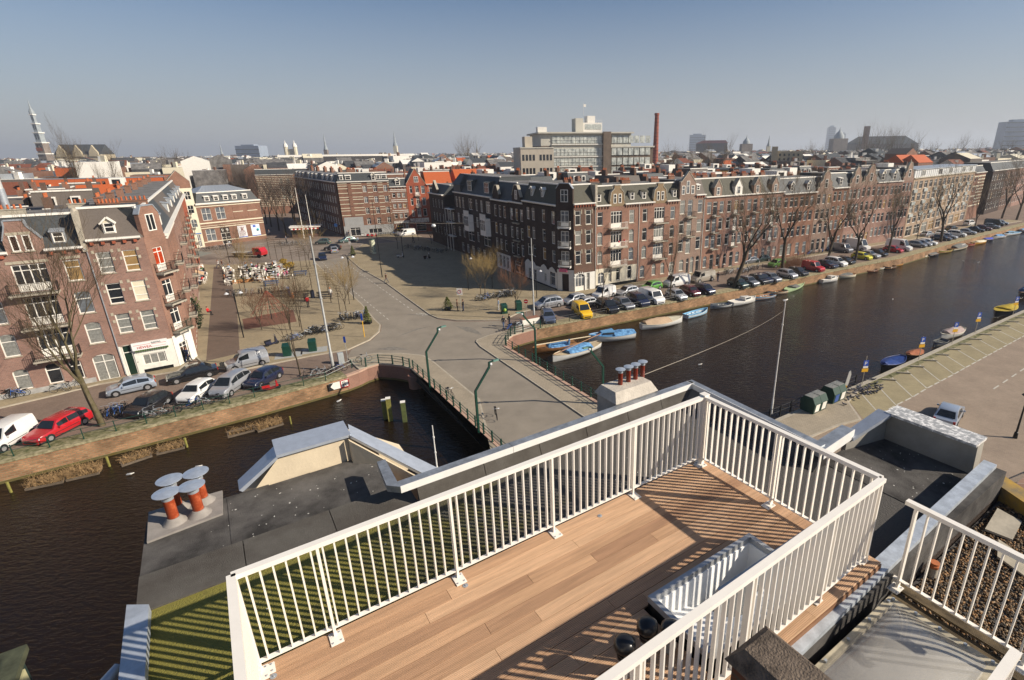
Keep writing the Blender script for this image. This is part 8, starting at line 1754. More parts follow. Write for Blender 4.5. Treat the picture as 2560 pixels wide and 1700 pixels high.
# cafe crowd on the left strip and at the square tables
GCF = 'people sitting outside the cafes on the square'; rn = random.Random(12); cols = ['black','red','white','navy','paleblue','green','grey','pink','brown']
CAF = [(G5(-180,720),4,6,1.5),(G5(200,700),5,7,2.2),(G5(640,650),4,7,1.8),(G5(740,760),3,5,1.5)]
def cafe_chair(m):
    t = thing('cafe_chair','cafe chair among the outdoor tables on the square','chair',(0,0,.12),0,'cafe chairs on the square'); slab(t,'seat',-.2,-.2,.42,.2,.2,.46,m); slab(t,'backrest',-.2,-.22,.46,.2,-.18,.85,m)
    for sx in (-.17,.17):
        for sy in (-.17,.17): slab(t, 'leg', sx - .02, sy - .02,0, sx + .02, sy + .02,.42, m)
    return t
def cafe_table(m):
    t = thing('cafe_table','small cafe table between chairs on the square','table',(0,0,.12),0,'cafe tables on the square'); cyl(t,'tabletop',m,0,0,.70,.73,.38,n=12); b = MB(); b.cyl(0,0,0,.7,.03,n=6); b.cyl(0,0,0,.03,.22,n=10); b.build('pedestal',IRON,t); return t
ch_w = cafe_chair(WHITE); ch_w['label'] = 'white cafe chair among the outdoor tables on the square'; ch_w['group'] = 'white cafe chairs on the square'; ch_d = cafe_chair(IRON); ch_d['label'] = 'dark cafe chair among the outdoor tables on the square'; ch_d['group'] = 'dark cafe chairs on the square'
tb_w = cafe_table(WHITE); rn = random.Random(8); first = [1,1,1]; pi_ = 0
PL = ['in black', 'in red', 'in white', 'in navy', 'in pale blue', 'in green', 'in grey', 'in pink', 'in brown']
ax = Vector((math.cos(SA), math.sin(SA))); ay = Vector((.829,.559))
spots = []
for u in range(10): spots.append(Vector(G(492,715)) + ax * (u * 1.9) + ay * .6)
for r_ in range(4):
    for u in range(6): spots.append(Vector(G5(180,900)) + ax * (u * 2.6) + ay * (r_ * 2.4 + .5))
for r_ in range(3):
    for u in range(6): spots.append(Vector(G5(640,870)) + ax * (u * 2.4) + ay * (r_ * 2.3))
for i, s in enumerate(spots):
    s = s + Vector((rn.uniform(-.3,.3), rn.uniform(-.3,.3)))
    if first[2]: tb_w.location = (s.x, s.y, .12); first[2] = 0
    else: copy_tree(tb_w, (s.x, s.y, .12))
    for k in range(4):
        if rn.random() < .2: continue
        a = math.pi / 2 * k + rn.uniform(-.3,.3); q = s + Vector((math.cos(a),math.sin(a))) * .72; src = ch_w if rn.random() < .6 else ch_d; fi = 0 if src is ch_w else 1
        if first[fi]: src.location = (q.x, q.y, .12); src.rotation_euler = (0,0, a + math.pi / 2); first[fi] = 0
        else: copy_tree(src, (q.x, q.y, .12), a + math.pi / 2)
        if rn.random() < .28 and pi_ < 34:
            c = rn.choice(cols); person('person %s sitting at an outdoor cafe table on the square' % PL[cols.index(c)],(q.x,q.y),math.degrees(a + math.pi),'sit',c,rn.choice(['navy','jeans','grey']),rn.choice(['brown','orange','grey']),z=.12,group='people %s at the cafe tables' % PL[cols.index(c)]); pi_ += 1
for i, (x, y) in enumerate(((400,870),(760,830))):
    t = thing('timber_planter',['long orange timber planter between the cafe tables, left one','long orange timber planter between the cafe tables, right one'][i],'planter',(*G5(x,y),.12),SA + math.pi / 2)
    for k in range(3): slab(t, 'plank', -1.6,-.3,.22 * k, 1.6,.3,.22 * k + .2, mat('orange_timber', (.40,.19,.07),.8, var=.2, scale=3))
    slab(t, 'soil', -1.5,-.26,.6,1.5,.26,.68, LEAF)
t = thing('stacked_furniture','long stack of folded white loungers on the square','loungers',(*G5(960,800),.12),heading(G5(960,800),G5(880,570)))
b = MB(); b.box(0,0,0,1.4,.6,.06); b.box(0,0,.06,1.4,.08,.5); b.box(0,.52,.06,1.4,.6,.5); b.box(0,0,.5,1.4,.6,.6); me = b.mesh('lounger', WHITE)
for i in range(12): put('lounger', me, t, (i * 1.35, rnd.uniform(-.1,.1),0), rnd.uniform(-.1,.1))
t = thing('parasol','large grey square parasol beside the left side houses','parasol',(*G(500,668),.12)); b = MB(); b.add([(-2,-2,2.5),(2,-2,2.5),(2,2,2.5),(-2,2,2.5),(0,0,3.3)],[(0,1,4),(1,2,4),(2,3,4),(3,0,4),(3,2,1,0)]); b.build('canopy',mat('grey_parasol',(.15,.15,.13),.8,var=.08),t); cyl(t,'pole',IRON,0,0,0,2.6,.05,n=8)
t = thing('awning', 'orange striped awning over the left side shops', 'awning', (*G(492,722),0), SA)
for i in range(8): b = MB(); b.add([(i * .4,-.1,2.9),(i * .4 + .4,-.1,2.9),(i * .4 + .4,-1.5,2.2),(i * .4,-1.5,2.2)],[(0,1,2,3)]); b.build('stripe',mat('awning_orange',(.55,.22,.05),.8,var=.05) if i % 2 else CREAM,t)
# ================================================================== bicycles and scooters
def bike(label, fm):
    t = thing('bicycle', label, 'bicycle', (0,0,0)); me = None
    for x in (-.52,.52):
        b = MB(); k = 16; pts = [(x + .33 * math.cos(6.2832 * i / k),0,.34 + .33 * math.sin(6.2832 * i / k)) for i in range(k + 1)]; b.tube(pts,.022,4,caps=False)
        for i in range(0, k, 2): b.tube([(x, 0,.34), pts[i]], .004,3, caps=False)
        b.build('wheel', IRON, t)
    b = MB(); 
    for a,c in (((-.52,.34),(-.18,.42)),((-.18,.42),(-.22,.86)),((-.22,.80),(.38,.78)),((-.18,.42),(.38,.74)),((.36,.95),(.52,.34)),((-.52,.34),(-.2,.72))): b.tube([(a[0],0,a[1]),(c[0],0,c[1])],.022,5)
    b.build('frame',fm,t); slab(t,'saddle',-.36,-.07,.86,-.1,.07,.92,IRON); tubo(t,'handlebar',ZINC,[(.28,-.3,1.0),(.36,-.1,1.03),(.36,.1,1.03),(.28,.3,1.0)],.016,5); slab(t,'carrier',-.75,-.06,.70,-.35,.06,.72,IRON); return t
BK = [(bike('dark bicycle parked in a crowded heap',IRON),'dark parked bicycles'),(bike('silver grey bicycle parked in a crowded heap',ZINC),'silver parked bicycles'),(bike('blue bicycle parked in a crowded heap',mat('bike_blue',(.03,.10,.35),.4,var=.1)),'blue parked bicycles')]
used = [0,0,0]; rn = random.Random(21)
def bikes(p, n, dirv, jit, z=.12, base=0, kinds=(0,0,1,1,2), step=.5):
    for i in range(n):
        k = rn.choice(kinds); a = base + rn.uniform(-.35,.35) + (math.pi if rn.random() < .4 else 0); q = Vector(p) + Vector(dirv) * (i * step) + Vector((rn.uniform(-jit,jit),rn.uniform(-jit,jit)))
        if not used[k]: BK[k][0].location = (q.x, q.y, z); BK[k][0].rotation_euler = (0,0, a); BK[k][0]['group'] = BK[k][1]; used[k] = 1
        else: o = copy_tree(BK[k][0], (q.x, q.y, z), a)
        
bikes(G5(1850,1440),16,(.45,.3),.5,base=2.2,step=.42); bikes(G1(470,735),16,(.5,.28),.5,base=1.0,step=.42); bikes(G1(320,790),4,(.5,.2),.3,base=.4)
bikes(G0(1010,1480),9,(.3,.22),.35,z=.02,base=1.9,step=.35); bikes(G0(1390,1500),7,(.7,.52),.25,z=.03,base=.6,step=.9); bikes(G1(490,1130),5,(.8,.55),.3,z=.03,base=.7,step=.8); bikes(G1(1000,985),1,(1,0),0,z=.12,base=.5); bikes(G1(1790,1310),1,(0,0),0,base=-.95); bikes(G1(2215,1500),1,(0,0),0,base=-.95)
bikes(G(1205,752),16,(.5,.35),.8, base=.5, step=.5); bikes(G(1255,745),9,(.4,.3),.7, base=2, step=.45); bikes(G2(-20,690),4,(.6,.6),.3, base=.9)
bikes(Gb(1400,1370),16,(.75,-.55),.8,base=.6,step=.9,kinds=(0,0,0,1)); bikes(Gb(1130,1258),16,(.7,.28),.25,base=1.2,step=.62); bikes(Ga(1860,1400),10,(.6,.6),.2,base=.0,step=.8)
bikes(G2(1950,180),18,(.86,.5),.9,base=.9,step=.6,z=0.02); bikes(Gd(290,1440),20,(.86,.5),.9,base=.9,step=.7,z=.02); bikes(G5(200,1080),14,(.9,.35),.35,base=1.7,step=.7); bikes(G5(960,330),8,(.7,.3),.8,base=.5,step=.8); bikes(G0(60,1330),4,(.5,.3),.2,base=.5,step=.5); bikes(G0(570,1265),1,(1,0),0,base=.6); bikes(G0(680,1240),1,(1,0),0,base=.6)
def scooter(label, p, a, m, z=.12):
    t = thing('scooter', label, 'scooter', (p[0], p[1], z), a)
    for x in (-.55,.6): tubo(t, 'wheel', DARKG, [(x, -.06,.22),(x, .06,.22)], .22,14)
    b = MB(); b.yprism([(-.8,.3),(-.3,.22),(.1,.28),(.35,.3),(.42,.9),(.5,.92),(.62,.35),(.3,.2),(-.2,.16),(-.75,.25),(-.85,.62),(-.2,.66),(-.1,.35)][::-1],-.15,.15); b.build('body',m,t); slab(t,'seat',-.85,-.13,.66,-.1,.13,.76,IRON); tubo(t,'handlebar',IRON,[(.4,-.32,1.0),(.45,0,.98),(.4,.32,1.0)],.02,5); b = MB(); b.quad((.5,-.2,.95),(.5,.2,.95),(.42,.18,1.35),(.42,-.18,1.35)); b.build('windshield',HLIGHT,t)
scooter('dark blue and white motor scooter standing on the square',G1(155,830),1.0,PT['dark_blue']); scooter('white motor scooter alone in the shaded pavement',Gb(1335,1455),.6,PT['white']); scooter('dark moped parked by the dark terrace',Gb(1580,1470),.8,PT['black']); scooter('red framed moped at the quay rail beside the dark blue hatchback',G1(150,1235),.65,PT['red'],.03)
for i, (x, y, m) in enumerate(((1000,1262, 'white'),(1050,1262, 'red'),(2750,0, None),(1090,1265, 'red'))):
    if m: scooter(['white scooter before the grey shop front','red scooter before the grey shop front, left one','','red scooter before the grey shop front, right one'][i],Gb(x,y),.5,PT[m])
# ================================================================== street furniture
GALV = mat('galvanised_pole', (.42,.42,.40),.45, metal=.35, var=.12, scale=3)
def pole(label, p, h, r=.11, m=None, z=0.1, head=None, lean=0, name='lamp_post', cat='lamp post'):
    t = thing(name,label,cat,(p[0],p[1],z)); b = MB(); b.tube([(0,0,0),(0,0,h * .14),(0,0,h * .145),(0,0,h)],[r,r,r * .75,r * .45],10); b.build('pole',m or GALV,t,smooth=40); 
    for f in (.3,.55,.8): cyl(t, 'collar', m or GALV, 0,0, h * f, h * f + .12, r * .95, n=8)
    return t
pole('tall tapering galvanised catenary pole at the left quay',G(834,926),14.3,.17); pole('tall grey catenary pole beside the white junction box',G2(205,590),11.2,.14)
pole('slim white catenary pole with a gull on top by the recycling bins',(17.0,40.9),10.2,.09,mat('white_pole',(.62,.60,.56),.4,var=.08,scale=3))
wp_ = pole('short white pole with a twin wire bracket standing in the left canal corner',G(1092,1165,0),5.1,.09,mat('white_pole',(.62,.60,.56)),z=-1.7)
def gull(label, p, z, a=0): 
    t = thing('gull',label,'bird',(p[0],p[1],z),a); b = MB(); b.tube([(-.22,0,.06),(-.1,0,.10),(.05,0,.12),(.16,0,.15),(.22,0,.17),(.28,0,.165)],[.015,.06,.075,.045,.042,.012],8); b.build('body',WHITE,t,smooth=60); b = MB(); b.box(-.25,-.075,.10,.05,-.055,.17); b.box(-.25,.055,.10,.05,.075,.17); b.build('wing',mat('gull_grey',(.35,.36,.38),.8,var=.05),t)
gull('white gull perched on top of the slim white pole',(17.0,40.9),10.3,.5); gull('gull swimming left of centre in the right canal',G3(1150,405,WZ),WZ,1); gull('gull swimming in the far canal, left of two',G3(1803,50,WZ),WZ,2); gull('gull swimming in the far canal, right of two',G3(1940,62,WZ),WZ,0); gull('gull floating at the foot of the left quay wall',G1(768,1345,WZ),WZ,1); gull('gull floating near the bridge in the right canal',G2(1735,1008,WZ),WZ,.3)
for q, (x, y) in enumerate(((735,420),(1120,378))):
    gull(['duck pale bird swimming between the reed rafts','bird swimming right of the reed rafts in the left canal'][q],[G(327,1188,WZ),G(498,1169,WZ)][q],WZ,.3)
# green cranked bridge lamps
def bridge_lamp(label, p, out, H=4.3):
    a = math.atan2(out[1], out[0]); t = thing('bridge_lamp', label, 'lamp post', (p[0], p[1], -.4), a); M = GREEN_I
    b = MB(); b.beam((0,0,0),(0,0,H),.17,.17); b.build('post',M,t); b = MB(); b.beam((-.03,0,H - .05),(1.35,0,H + 1.75),.15,.15); b.build('arm',M,t); b = MB(); b.beam((1.33,0,H + 1.7),(1.36,0,H + 2.15),.13,.13); b.beam((1.33,0,H + 2.12),(1.75,0,H + 2.2),.12,.10); b.build('elbow',M,t); b = MB(); b.hexa([(1.7,-.14,H + 2.12),(2.2,-.14,H + 2.15),(2.2,.14,H + 2.15),(1.7,.14,H + 2.12)],[(1.7,-.1,H + 2.24),(2.2,-.1,H + 2.26),(2.2,.1,H + 2.26),(1.7,.1,H + 2.24)]); b.build('lantern',mat('lamp_green_grey',(.10,.20,.16),.4,var=.1),t); b = MB(); b.sphere((1.5,0,H + 1.95),.13,8,6); b.build('lamp',HLIGHT,t)
ov = Vector((-dd.y, dd.x)); 
bridge_lamp('green cranked lamp post on the left bridge rail, farther one',(-14.55,47.0),(ov.x * 1,ov.y * 1)); bridge_lamp('green cranked lamp post on the left bridge rail, nearer one',(-8.2,38.15),(ov.x,ov.y))
bridge_lamp('green cranked lamp post on the right bridge rail, farther one',(-4.55,53.6),(-ov.x,-ov.y)); bridge_lamp('green cranked lamp post on the right bridge rail, nearer one',(2.3,43.0),(-ov.x,-ov.y))
def twin_lamp(label, p, h, z=.12, heads=2):
    t = thing('street_lamp',label,'lamp post',(p[0],p[1],z),.4); b = MB(); b.tube([(0,0,0),(0,0,h)],[.07,.05],8); b.cyl(0,0,h * .78,h * .9,.09,n=8); b.build('post',IRON,t)
    for s in ((-1,1) if heads == 2 else (1,)): tubo(t,'arm',IRON,[(0,0,h * .9),(s * .25,0,h + .25),(s * .6,0,h + .25),(s * .75,0,h)],.03,5); tubo(t,'shade',mat('lamp_shade_white',(.55,.56,.58),.4,var=.05),[(s * .75,0,h - .25),(s * .75,0,h - .02)],[.28,.05],12)
twin_lamp('twin headed lamp post on the left of the square near the red cargo bicycle',G0(2250,760),6.0); twin_lamp('twin headed lamp post at the avenue kerb',G1(905,410),7.0); twin_lamp('single headed lamp post in the shaded pavement',Gb(1362,1460),5.5,heads=1); twin_lamp('single headed lamp before the dark terrace',G1(1962,320),5.5,heads=1); twin_lamp('lamp post in front of the 99 building',G5(205,580),4.6,heads=1); twin_lamp('lamp post with white globe by the reddish bare tree',G1(2590,395),4.5,heads=1)
pole('tall dark trolley pole by the kerb of the wide pavement',G1(1165,200),14.0,.09,IRON); pole('white pole with ornate lamp crown by the kiosk, left one',G5(1300,215),13.5,.12,WHITE); pole('white pole with ornate lamp crown by the kiosk, right one',G5(1425,195),11.5,.12,WHITE); pole('slender brown pole carrying the wires right of the crossing',G5(1465,610),9.5,.06,mat('rust_pole',(.12,.05,.03),.7,var=.1))
pole('thin dark climbing net pole in the middle of the square', G1(150,590),6.0,.06, IRON, name='net_pole', cat='pole')
t = thing('climbing_net', 'red rope pyramid climbing net on the square', 'climbing net', (*G1(140,545),.12)); b = MB(); ap = (0,0,3.6)
for k in range(16):
    a = 6.283 * k / 16; b.tube([ap, (2.6 * math.cos(a),2.6 * math.sin(a),.1)], .022,4)
for z in (.6,1.2,1.8,2.4,3.0): r = 2.6 * (3.6 - z) / 3.5; b.tube([(r * math.cos(6.283 * k / 16),r * math.sin(6.283 * k / 16),z) for k in range(17)],.02,4)
b.build('net', mat('red_rope', (.28,.06,.04),.8, var=.1), t)
for i,(x,y,lab) in enumerate(((935,1075,'dark bench left of the litter bin row on the square'),(1270,1080,'dark bench between two litter bins on the square'),(1610,1090,'dark bench right of the tall pole on the square'),(1250,770,'blue bench in the middle of the square'),(820,920,'blue bench beside the timber planter'))):
    m = IRON if i < 3 else mat('blue_bench_paint', (.05,.09,.18),.6, var=.1); t = thing('bench', lab, 'bench', (*G5(x, y),.12),.35)
    for yy in (-.2,-.02,.16): slab(t, 'slat', -1.2, yy, .43,1.2, yy + .15,.47, m)
    for zz in (.6,.78): slab(t, 'slat', -1.2,.33, zz, 1.2,.36, zz + .13, m)
    for xx in (-.9,.9): b = MB(); b.box(xx - .04,-.2,0, xx + .04,.3,.43); b.box(xx - .04,.3,0, xx + .04,.34,.9); b.build('leg', m, t)
for i, (x, y) in enumerate(((1088,1085),(1330,1145),(1432,1100))):
    t = thing('litter_bin',['dark litter bin left of the middle bench','dark litter bin beside the person in red','dark litter bin left of the tall lamp pole'][i],'bin',(*G5(x,y),.12)); b = MB(); b.cyl(0,0,0,1.15,.3,n=14); b.build('body',mat('navy_bin',(.02,.025,.045),.5,var=.1),t,smooth=40); b = MB(); b.cyl(0,0,1.15,1.3,.33,.2,n=14); b.build('lid',IRON,t,smooth=40)
for i,(p,lab) in enumerate(((G1(295,925),'green cast litter chute on the left paving island'),(G1(530,880),'green cast litter chute on the right paving island'),(G1(2290,535),'green refuse chute with a pale leaf mark by the junction'),(G2(62,505),'green planter box of the reddish tree'))):
    t = thing('refuse_chute',lab,'bin',(*p,.12),.4); b = MB(); b.prism([(-.42,-.4),(.42,-.4),(.42,.4),(-.42,.4)],0,1.15); b.build('body',GREEN_I,t); b = MB(); b.hexa([(-.46,-.44,1.15),(.46,-.44,1.15),(.46,.44,1.15),(-.46,.44,1.15)],[(-.4,-.4,1.3),(.4,-.4,1.3),(.4,.4,1.42),(-.4,.4,1.42)]); b.build('lid',GREEN_I,t)
    if i < 2: slab(t, 'base_slab', -1.3,-.9,-.1,1.5,1.0,.012, mat('pale_slab', (.34,.34,.32),.8, var=.1))
    if i == 2: b = MB(); b.sphere((0,-.41,.6),.24,10,6); b.build('leaf_mark', mat('lime_mark', (.3,.45,.08),.5, var=.1), t)
# recycling bins on the near right quay
for i,(p,lab) in enumerate((((21.0,41.7),'double green recycling container with white panels, left one'),((23.6,43.6),'double green recycling container with blue and white panels, right one'))):
    t = thing('recycling_container', lab, 'recycling bin', (*p, .12), R(-56))
    for k in range(2):
        z0 = MB(); y0 = -1.0 + k * 1.0; z0.yprism([(-.62,0),(.62,0),(.72,.9),(.42,1.45),(-.42,1.45),(-.72,.9)],y0 + .02,y0 + .98); z0.build('bin',mat('bin_green',(.018,.05,.035),.45,var=.15,scale=3),t)
        b = MB(); b.hexa([(.635,y0 + .2,.12),(.655,y0 + .2,.12),(.655,y0 + .8,.12),(.635,y0 + .8,.12)],[(.722,y0 + .2,.85),(.742,y0 + .2,.85),(.742,y0 + .8,.85),(.722,y0 + .8,.85)]); b.build('panel',WHITE if (k + i) % 2 == 0 or i == 0 else mat('blue_panel',(.05,.10,.30),.5,var=.1),t)
        slab(t,'lid',-.40,y0 + .05,1.451,.40,y0 + .95,1.475,mat('grey_lid',(.22,.22,.20),.6,var=.2,scale=3)); tubo(t,'lifting_eye',ZINC,[(-.1,y0 + .5,1.47),(-.1,y0 + .5,1.7),(.1,y0 + .5,1.7),(.1,y0 + .5,1.47)],.02,5)
# parking signs on the near right quay
BLUES = mat('sign_blue', (.02,.08,.42),.4, var=.05); YEL = mat('sign_yellow', (.75,.40,.02),.5, var=.05)
for i, p in enumerate(((28.0,46.75),(37.6,53.2),(44.6,58.1),(50.1,61.9),(60.4,68.9),(65.8,72.4))):
    t = thing('parking_sign',['first','second','third','fourth','fifth','sixth'][i] + ' blue P parking sign from the recycling bins along the right quay','sign',(*p,0),R(8)); cyl(t,'post',STONE,0,0,0,3.1 if i == 0 else 2.7,.035,n=6)
    pl_ = slab(t,'plate',-.26,-.055,1.85,.26,-.04,2.65,BLUES); text(pl_,'P',-.17,2.15,.55,WHITE,-.062,ext=.004); slab(pl_,'plate_strip',-.26,-.062,1.86,.26,-.056,2.05,WHITE)
    slab(t, 'yellow_plate', -.34,-.055,1.45,.34,-.04,1.8, YEL)
t = thing('beach_flag','white and yellow feather banner leaning over the quay railing','banner',(25.2,44.9,.1),R(0)); b = MB(); b.yprism([(0,.3),(.12,.3),(.40,.9),(.52,1.9),(.42,2.3),(.28,2.2)],-.01,.01); b.build('cloth',WHITE,t); b = MB(); b.yprism([(0,.2),(.12,.2),(.34,.7),(.15,.8)],-.02,.02); b.build('yellow_foot',YEL,t); tubo(t,'pole',IRON,[(-.05,0,0),(.02,0,1.2)],.03,5)
# parking bay stops
me = None
for i in range(16):
    q0 = Vector((30.6,47.95)) + Vector((2.43,1.64)) * i * 1.0; t = thing('wheel_stop','low timber wheel stop at the head of an empty parking bay','wheel stop',(q0.x,q0.y,0),R(-12),'wheel stops of the parking bays')
    if me is None: b = MB(); b.box(0,-.06,.05,1.35,.06,.17); me = b.mesh('beam',STONE); b = MB(); b.cyl(.1,0,0,.05,.05,n=6); b.cyl(1.2,0,0,.05,.05,n=6); me2 = b.mesh('foot',IRON)
    put('beam', me, t); put('foot', me2, t)
# pigeons
GPG = 'flock of pigeons on the right quay'; pg = thing('pigeon','grey pigeon in the flock pecking on the right quay','bird',(0,0,.02),0,GPG); b = MB(); b.tube([(-.19,0,.05),(-.08,0,.08),(.04,0,.10),(.10,0,.15),(.13,0,.19),(.17,0,.18)],[.015,.055,.06,.03,.03,.008],7); b.build('body',mat('pigeon_grey',(.09,.085,.10),.7,var=.3,scale=20),pg,smooth=60); slab(pg,'wing',-.2,-.06,.08,.03,.06,.12,mat('pigeon_wing',(.05,.05,.055),.7,var=.2))
rn = random.Random(4)
for i in range(64):
    q = Vector((25.9,44.3)) + Vector((.83,.56)) * rn.gauss(1.6,1.5) + Vector((-.56,.83)) * rn.gauss(.1,.55)
    if i == 0: pg.location = (q.x, q.y, .13)
    else: copy_tree(pg, (q.x, q.y, .13 if q.x < 26 else .02), rn.uniform(0,6.28), scale=(1.25,1.25,1.25))
pg.scale = (1.25,1.25,1.25)
# signs about the junction
def sign(label, p, h, shape, z=.12, a=0.0, m=None, name='road_sign'):
    t = thing(name, label, 'sign', (*p, z), a); cyl(t, 'post', GALV, 0,0,0, h, .03, n=6); return t
t = sign('yellow post with blue street signs at the junction corner',G1(1003,755),2.6,None); cyl(t,'yellow_sleeve',YEL,0,0,0,2.2,.05,n=8); slab(t,'plate',-.1,-.07,2.2,.12,-.04,3.1,BLUES)
t = sign('slim blue and grey sign post on the left quay road', G1(852,985),3.0, None, z=0.02); slab(t, 'plate', -.12,-.05,2.4,.12,-.03,3.1, BLUES)
t = sign('round red no entry sign on a grey post by the right quay',G2(135,575),2.4,None); s_ = tubo(t,'plate',PT['red'],[(0,-.05,2.35),(0,-.03,2.35)],.3,18); slab(s_,'bar',-.2,-.06,2.31,.2,-.052,2.39,WHITE)
t = sign('white square sign with red circle between two people',G1(1893,520),3.2,None); s_ = slab(t,'plate',-.4,-.05,2.5,.4,-.03,3.5,WHITE); tubo(s_,'red_circle',PT['red'],[(.24 * math.cos(x * .4),-.055,3.0 + .24 * math.sin(x * .4)) for x in range(17)],.03,4)
t = sign('round blue direction sign at the far crossing',G5(1790,175),2.8,None); tubo(t,'plate',mat('pale_blue_sign',(.08,.25,.6),.4,var=.05),[(0,-.05,2.9),(0,-.03,2.9)],.5,16)
t = sign('give way triangle over a small white plate at the avenue mouth',G5(1990,400),2.6,None); b = MB(); b.yprism([(-.4,3.0),(.4,3.0),(0,2.35)],-.05,-.03); b.build('plate',PT['red'],t); b = MB(); b.yprism([(-.2,2.92),(.2,2.92),(0,2.58)],-.062,-.052); b.build('plate_centre',WHITE,t); slab(t,'lower_plate',-.3,-.05,1.5,.3,-.03,2.2,WHITE)
t = thing('waterway_sign','white and black arrow panel with red framed no mooring R on the left quay wall','sign',(-25.6,49.0,-1.05),R(40)); slab(t,'arrow_panel',0,-.12,0,1.1,-.06,.75,WHITE); b = MB(); b.yprism([(0,0),(.45,0),(.15,.37),(.45,.75),(0,.75)],-.135,-.122); b.build('arrow_mark',BLACK,t)
rp2 = slab(t, 'restriction_panel', 1.12,-.12,-.05,2.0,-.06,.82, WHITE); text(rp2, 'R', 1.30,.10,.75, BLACK, -.125, ext=.005)
b = MB(); b.box(1.12,-.135,-.05,2.0,-.121,.04); b.box(1.12,-.135,.73,2.0,-.121,.82); b.box(1.12,-.135,.04,1.21,-.121,.73); b.box(1.91,-.135,.04,2.0,-.121,.73); b.build('red_frame',PT['red'],rp2)
t = thing('junction_box','long white box with brick coloured lid beside the catenary pole','cabinet',(*G2(165,622),.05),R(31)); slab(t,'body',-1.3,-.45,0,1.3,.45,.75,WHITE); slab(t,'lid',-1.32,-.47,.75,1.32,.47,.82,BR_ROSE)
t = thing('grey_cabinet','small pale cabinet by the left quay rail','cabinet',(*G1(790,990),.02),.6); slab(t,'body',-.3,-.2,0,.3,.2,1.25,mat('cabinet_grey',(.36,.38,.38),.5,var=.1)); slab(t,'door',-.28,-.22,.05,.28,-.2,1.2,mat('cabinet_grey',(.36,.38,.38)))
t = thing('advertising_column','round advertising column with colourful bills in the shaded pavement','advertising column',(*Gb(1085,1420),.12)); b = MB(); b.cyl(0,0,0,3.2,.62,n=20); b.build('drum',mat('bills',(.10,.18,.25),.6,var=.7,scale=2.5,col2=(.5,.5,.35)),t,smooth=40); cyl(t,'cap',GREEN_I,0,0,3.2,3.4,.72,.6,n=20)
# kiosk
t = thing('flower_kiosk','small kiosk with white flat roof and striped awning at the crossing','kiosk',(*G5(1130,205),.0),R(20)); slab(t,'wall',0,0,0,7,3.2,2.7,BR_BROWN); slab(t,'roof',-.5,-.6,2.7,7.6,3.6,3.0,WHITE); slab(t,'shop_window',0,-.05,.9,6.8,-.01,2.3,GLASSD)
for i in range(14): b = MB(); b.hexa([(i * .5,-1.0,2.25),(i * .5 + .5,-1.0,2.25),(i * .5 + .5,-.05,2.62),(i * .5,-.05,2.62)],[(i * .5,-1.0,2.29),(i * .5 + .5,-1.0,2.29),(i * .5 + .5,-.05,2.66),(i * .5,-.05,2.66)]); b.build('awning_stripe',PT['red'] if i % 2 else WHITE,t)
# mooring posts and reed rafts in the left canal
for i,(p,h,m,lab) in enumerate((((-17.6,43.8),2.3,mat('yellow_post',(.22,.20,.05),.8,var=.3,scale=3),'thick yellow mooring post with white top in the left canal'),((-16.2,43.6),2.0,mat('olive_post',(.10,.12,.04),.8,var=.3,scale=3),'thick olive mooring post with white top in the left canal'),((-18.2,44.2),1.9,mat('yellow_post',(.4,.36,.05)),'dark mooring post behind the yellow one'))):
    t = thing('mooring_post',lab,'mooring post',(*p,WZ - .3),.3); slab(t,'post',-.2,-.2,0,.2,.2,h + .3,m); slab(t,'cap',-.22,-.22,h + .3,.22,.22,h + .36,WHITE)
for i,(x,y) in enumerate(((62,505),(612,362),(1047,255))): p = [G(28,1231,WZ),G(274,1166,WZ),G(468,1118,WZ)][i]; t = thing('mooring_post',['short yellow stake at the far left of the canal','short yellow stake between the reed rafts','short yellow stake right of the reed rafts'][i],'mooring post',(*p,WZ - .2)); cyl(t,'post',mat('yellow_post',(.4,.36,.05)),0,0,0,1.1,.09,n=8)
p = G(728,1060,WZ); t = thing('mooring_post','short yellow stake near the abutment','mooring post',(*p,WZ - .2)); cyl(t,'post',mat('yellow_post',(.4,.36,.05)),0,0,0,1.0,.07,n=8)
REED = mat('dry_reed', (.22,.13,.06),.95, var=.4, scale=4, col2=(.32,.21,.10))
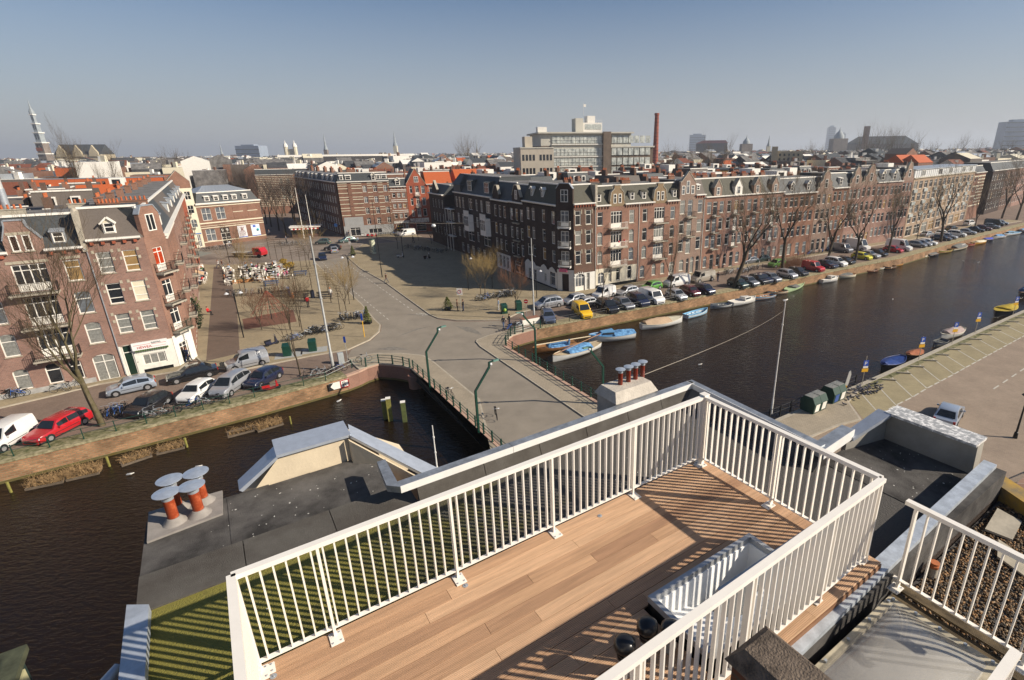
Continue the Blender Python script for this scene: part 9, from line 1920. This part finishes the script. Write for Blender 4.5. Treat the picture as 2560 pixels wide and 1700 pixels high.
for i,(a,c,lab,dens) in enumerate((((62,1228),(158,1208),'reed raft furthest left under the quay wall',1),((165,1205),(248,1186),'tallest reed raft under the red estate car',1.3),((305,1168),(382,1142),'wooden framed reed raft left of the yellow stake',.6),((392,1139),(462,1122),'wooden framed reed raft beside the yellow stake',.6),((570,1096),(638,1078),'small reed raft near the parked hatchbacks',.25),((645,1082),(710,1062),'reed raft closest to the bridge',.8))):
    A_ = Vector({62: G(62,1228,WZ),165: G(165,1205,WZ),305: G(305,1168,WZ),392: G(392,1139,WZ),570: G(570,1096,WZ),645: G(645,1082,WZ)}[a[0]]); B2 = Vector({158: G(158,1208,WZ),248: G(248,1186,WZ),382: G(382,1142,WZ),462: G(462,1122,WZ),638: G(638,1078,WZ),710: G(710,1062,WZ)}[c[0]])
    L = (B2 - A_).length; t = thing('reed_raft', lab, 'reed raft', (*A_, WZ), math.atan2(B2.y - A_.y, B2.x - A_.x))
    for (x0,y0,x1,y1) in ((0,0,L,.1),(0,1.1,L,1.2),(0,.1,.1,1.1),(L - .1,.1,L,1.1)): slab(t,'beam',x0,y0,-.1,x1,y1,.16,mat('raft_wood',(.13,.10,.07),.9,var=.2))
    b = MB(); rr = random.Random(i)
    for k in range(int(330 * dens)):
        x,y = rr.uniform(.05,L),rr.uniform(.1,1.1); h = rr.uniform(.2,.85) * (.6 + .5 * dens); b.tube([(x,y,0),(x + rr.uniform(-.25,.25),y + rr.uniform(-.25,.25),h * .6),(x + rr.uniform(-.5,.5),y + rr.uniform(-.4,.4),h)],[.012,.010,.003],3,caps=False)
    b.build('reeds', REED, t)['kind'] = 'stuff'
# wires
def wire(label, pts, r=.018, sag=.3):
    a,c = Vector(pts[0]),Vector(pts[1]); t = thing('overhead_wire',label,'wire',tuple(a)); tubo(t,'cable',mat('pale_cable',(.35,.31,.25),.6,var=.05),[(c - a) * (i / 10) - Vector((0,0,sag * 4 * (i / 10) * (1 - i / 10))) for i in range(11)],r,4); return t
wire('thin wire from the pale chimney block to the slim white pole', ((1.25,9.15,17.95),(17.0,40.9,9.6)),.006,.25)
wire('street lighting wire across the shaded pavement', ((*G1(1150,200),10.5),(*at((QO.x, QO.y), QA, 20)[:2], 9.6)),.02,.5)
t = thing('hanging_lamp','round white lamp hanging from the wire over the shaded pavement','lamp',(*(Vector(G1(1150,200)) * .55 + Vector(at((QO.x,QO.y),QA,20)[:2]) * .45),9.2)); b = MB(); b.sphere((0,0,0),.42,12,8,sz=.8); b.build('globe',HLIGHT,t,smooth=60); tubo(t,'hanger',IRON,[(0,0,.3),(0,0,.55)],.05,6)
# cast iron lantern and site fence on the right
t = thing('lantern_post','old cast iron lantern post beside the pale blue saloon','lamp post',(35.0,36.6,0)); b = MB(); b.tube([(0,0,0),(0,0,.5),(0,0,.55),(0,0,3.3)],[.16,.13,.08,.05],10); b.build('post',IRON,t,smooth=40); tubo(t,'lantern',HLIGHT,[(0,0,3.3),(0,0,3.75)],[.12,.24],6); tubo(t,'hood',IRON,[(0,0,3.75),(0,0,3.85),(0,0,4.1)],[.38,.28,.05],8)
t = thing('site_fence', 'chain link site fence on a rough verge at the right edge', 'fence', (30.5,29.3,0), R(24))
for i in range(6): cyl(t, 'post', GALV, i * 2.4,0,0,2.0,.04, n=6)
b = MB()
for i in range(90): b.beam((i * .15,0,.05),(i * .15 + 1.0,0,1.95),.006,.006); b.beam((i * .15 + 1.0,0,.05),(i * .15,0,1.95),.006,.006)
b.beam((0,0,1.95),(14,0,1.95),.05,.05); b.build('mesh', GALV, t)['kind'] = 'stuff'

# ================================================================== the air
hm,n_,l_,p_ = _new('haze_air'); n_.remove(p_); pv = n_.new('ShaderNodeVolumePrincipled'); pv.inputs['Color'].default_value = (.80,.86,.95,1); pv.inputs['Density'].default_value = 0.00022; pv.inputs['Anisotropy'].default_value = 0.2
l_.new(pv.outputs[0], n_['Material Output'].inputs['Volume'])
b = MB(); b.box(-7200,-700,-4.0,6200,9200,145); tag(b.build('haze', hm), kind='stuff')
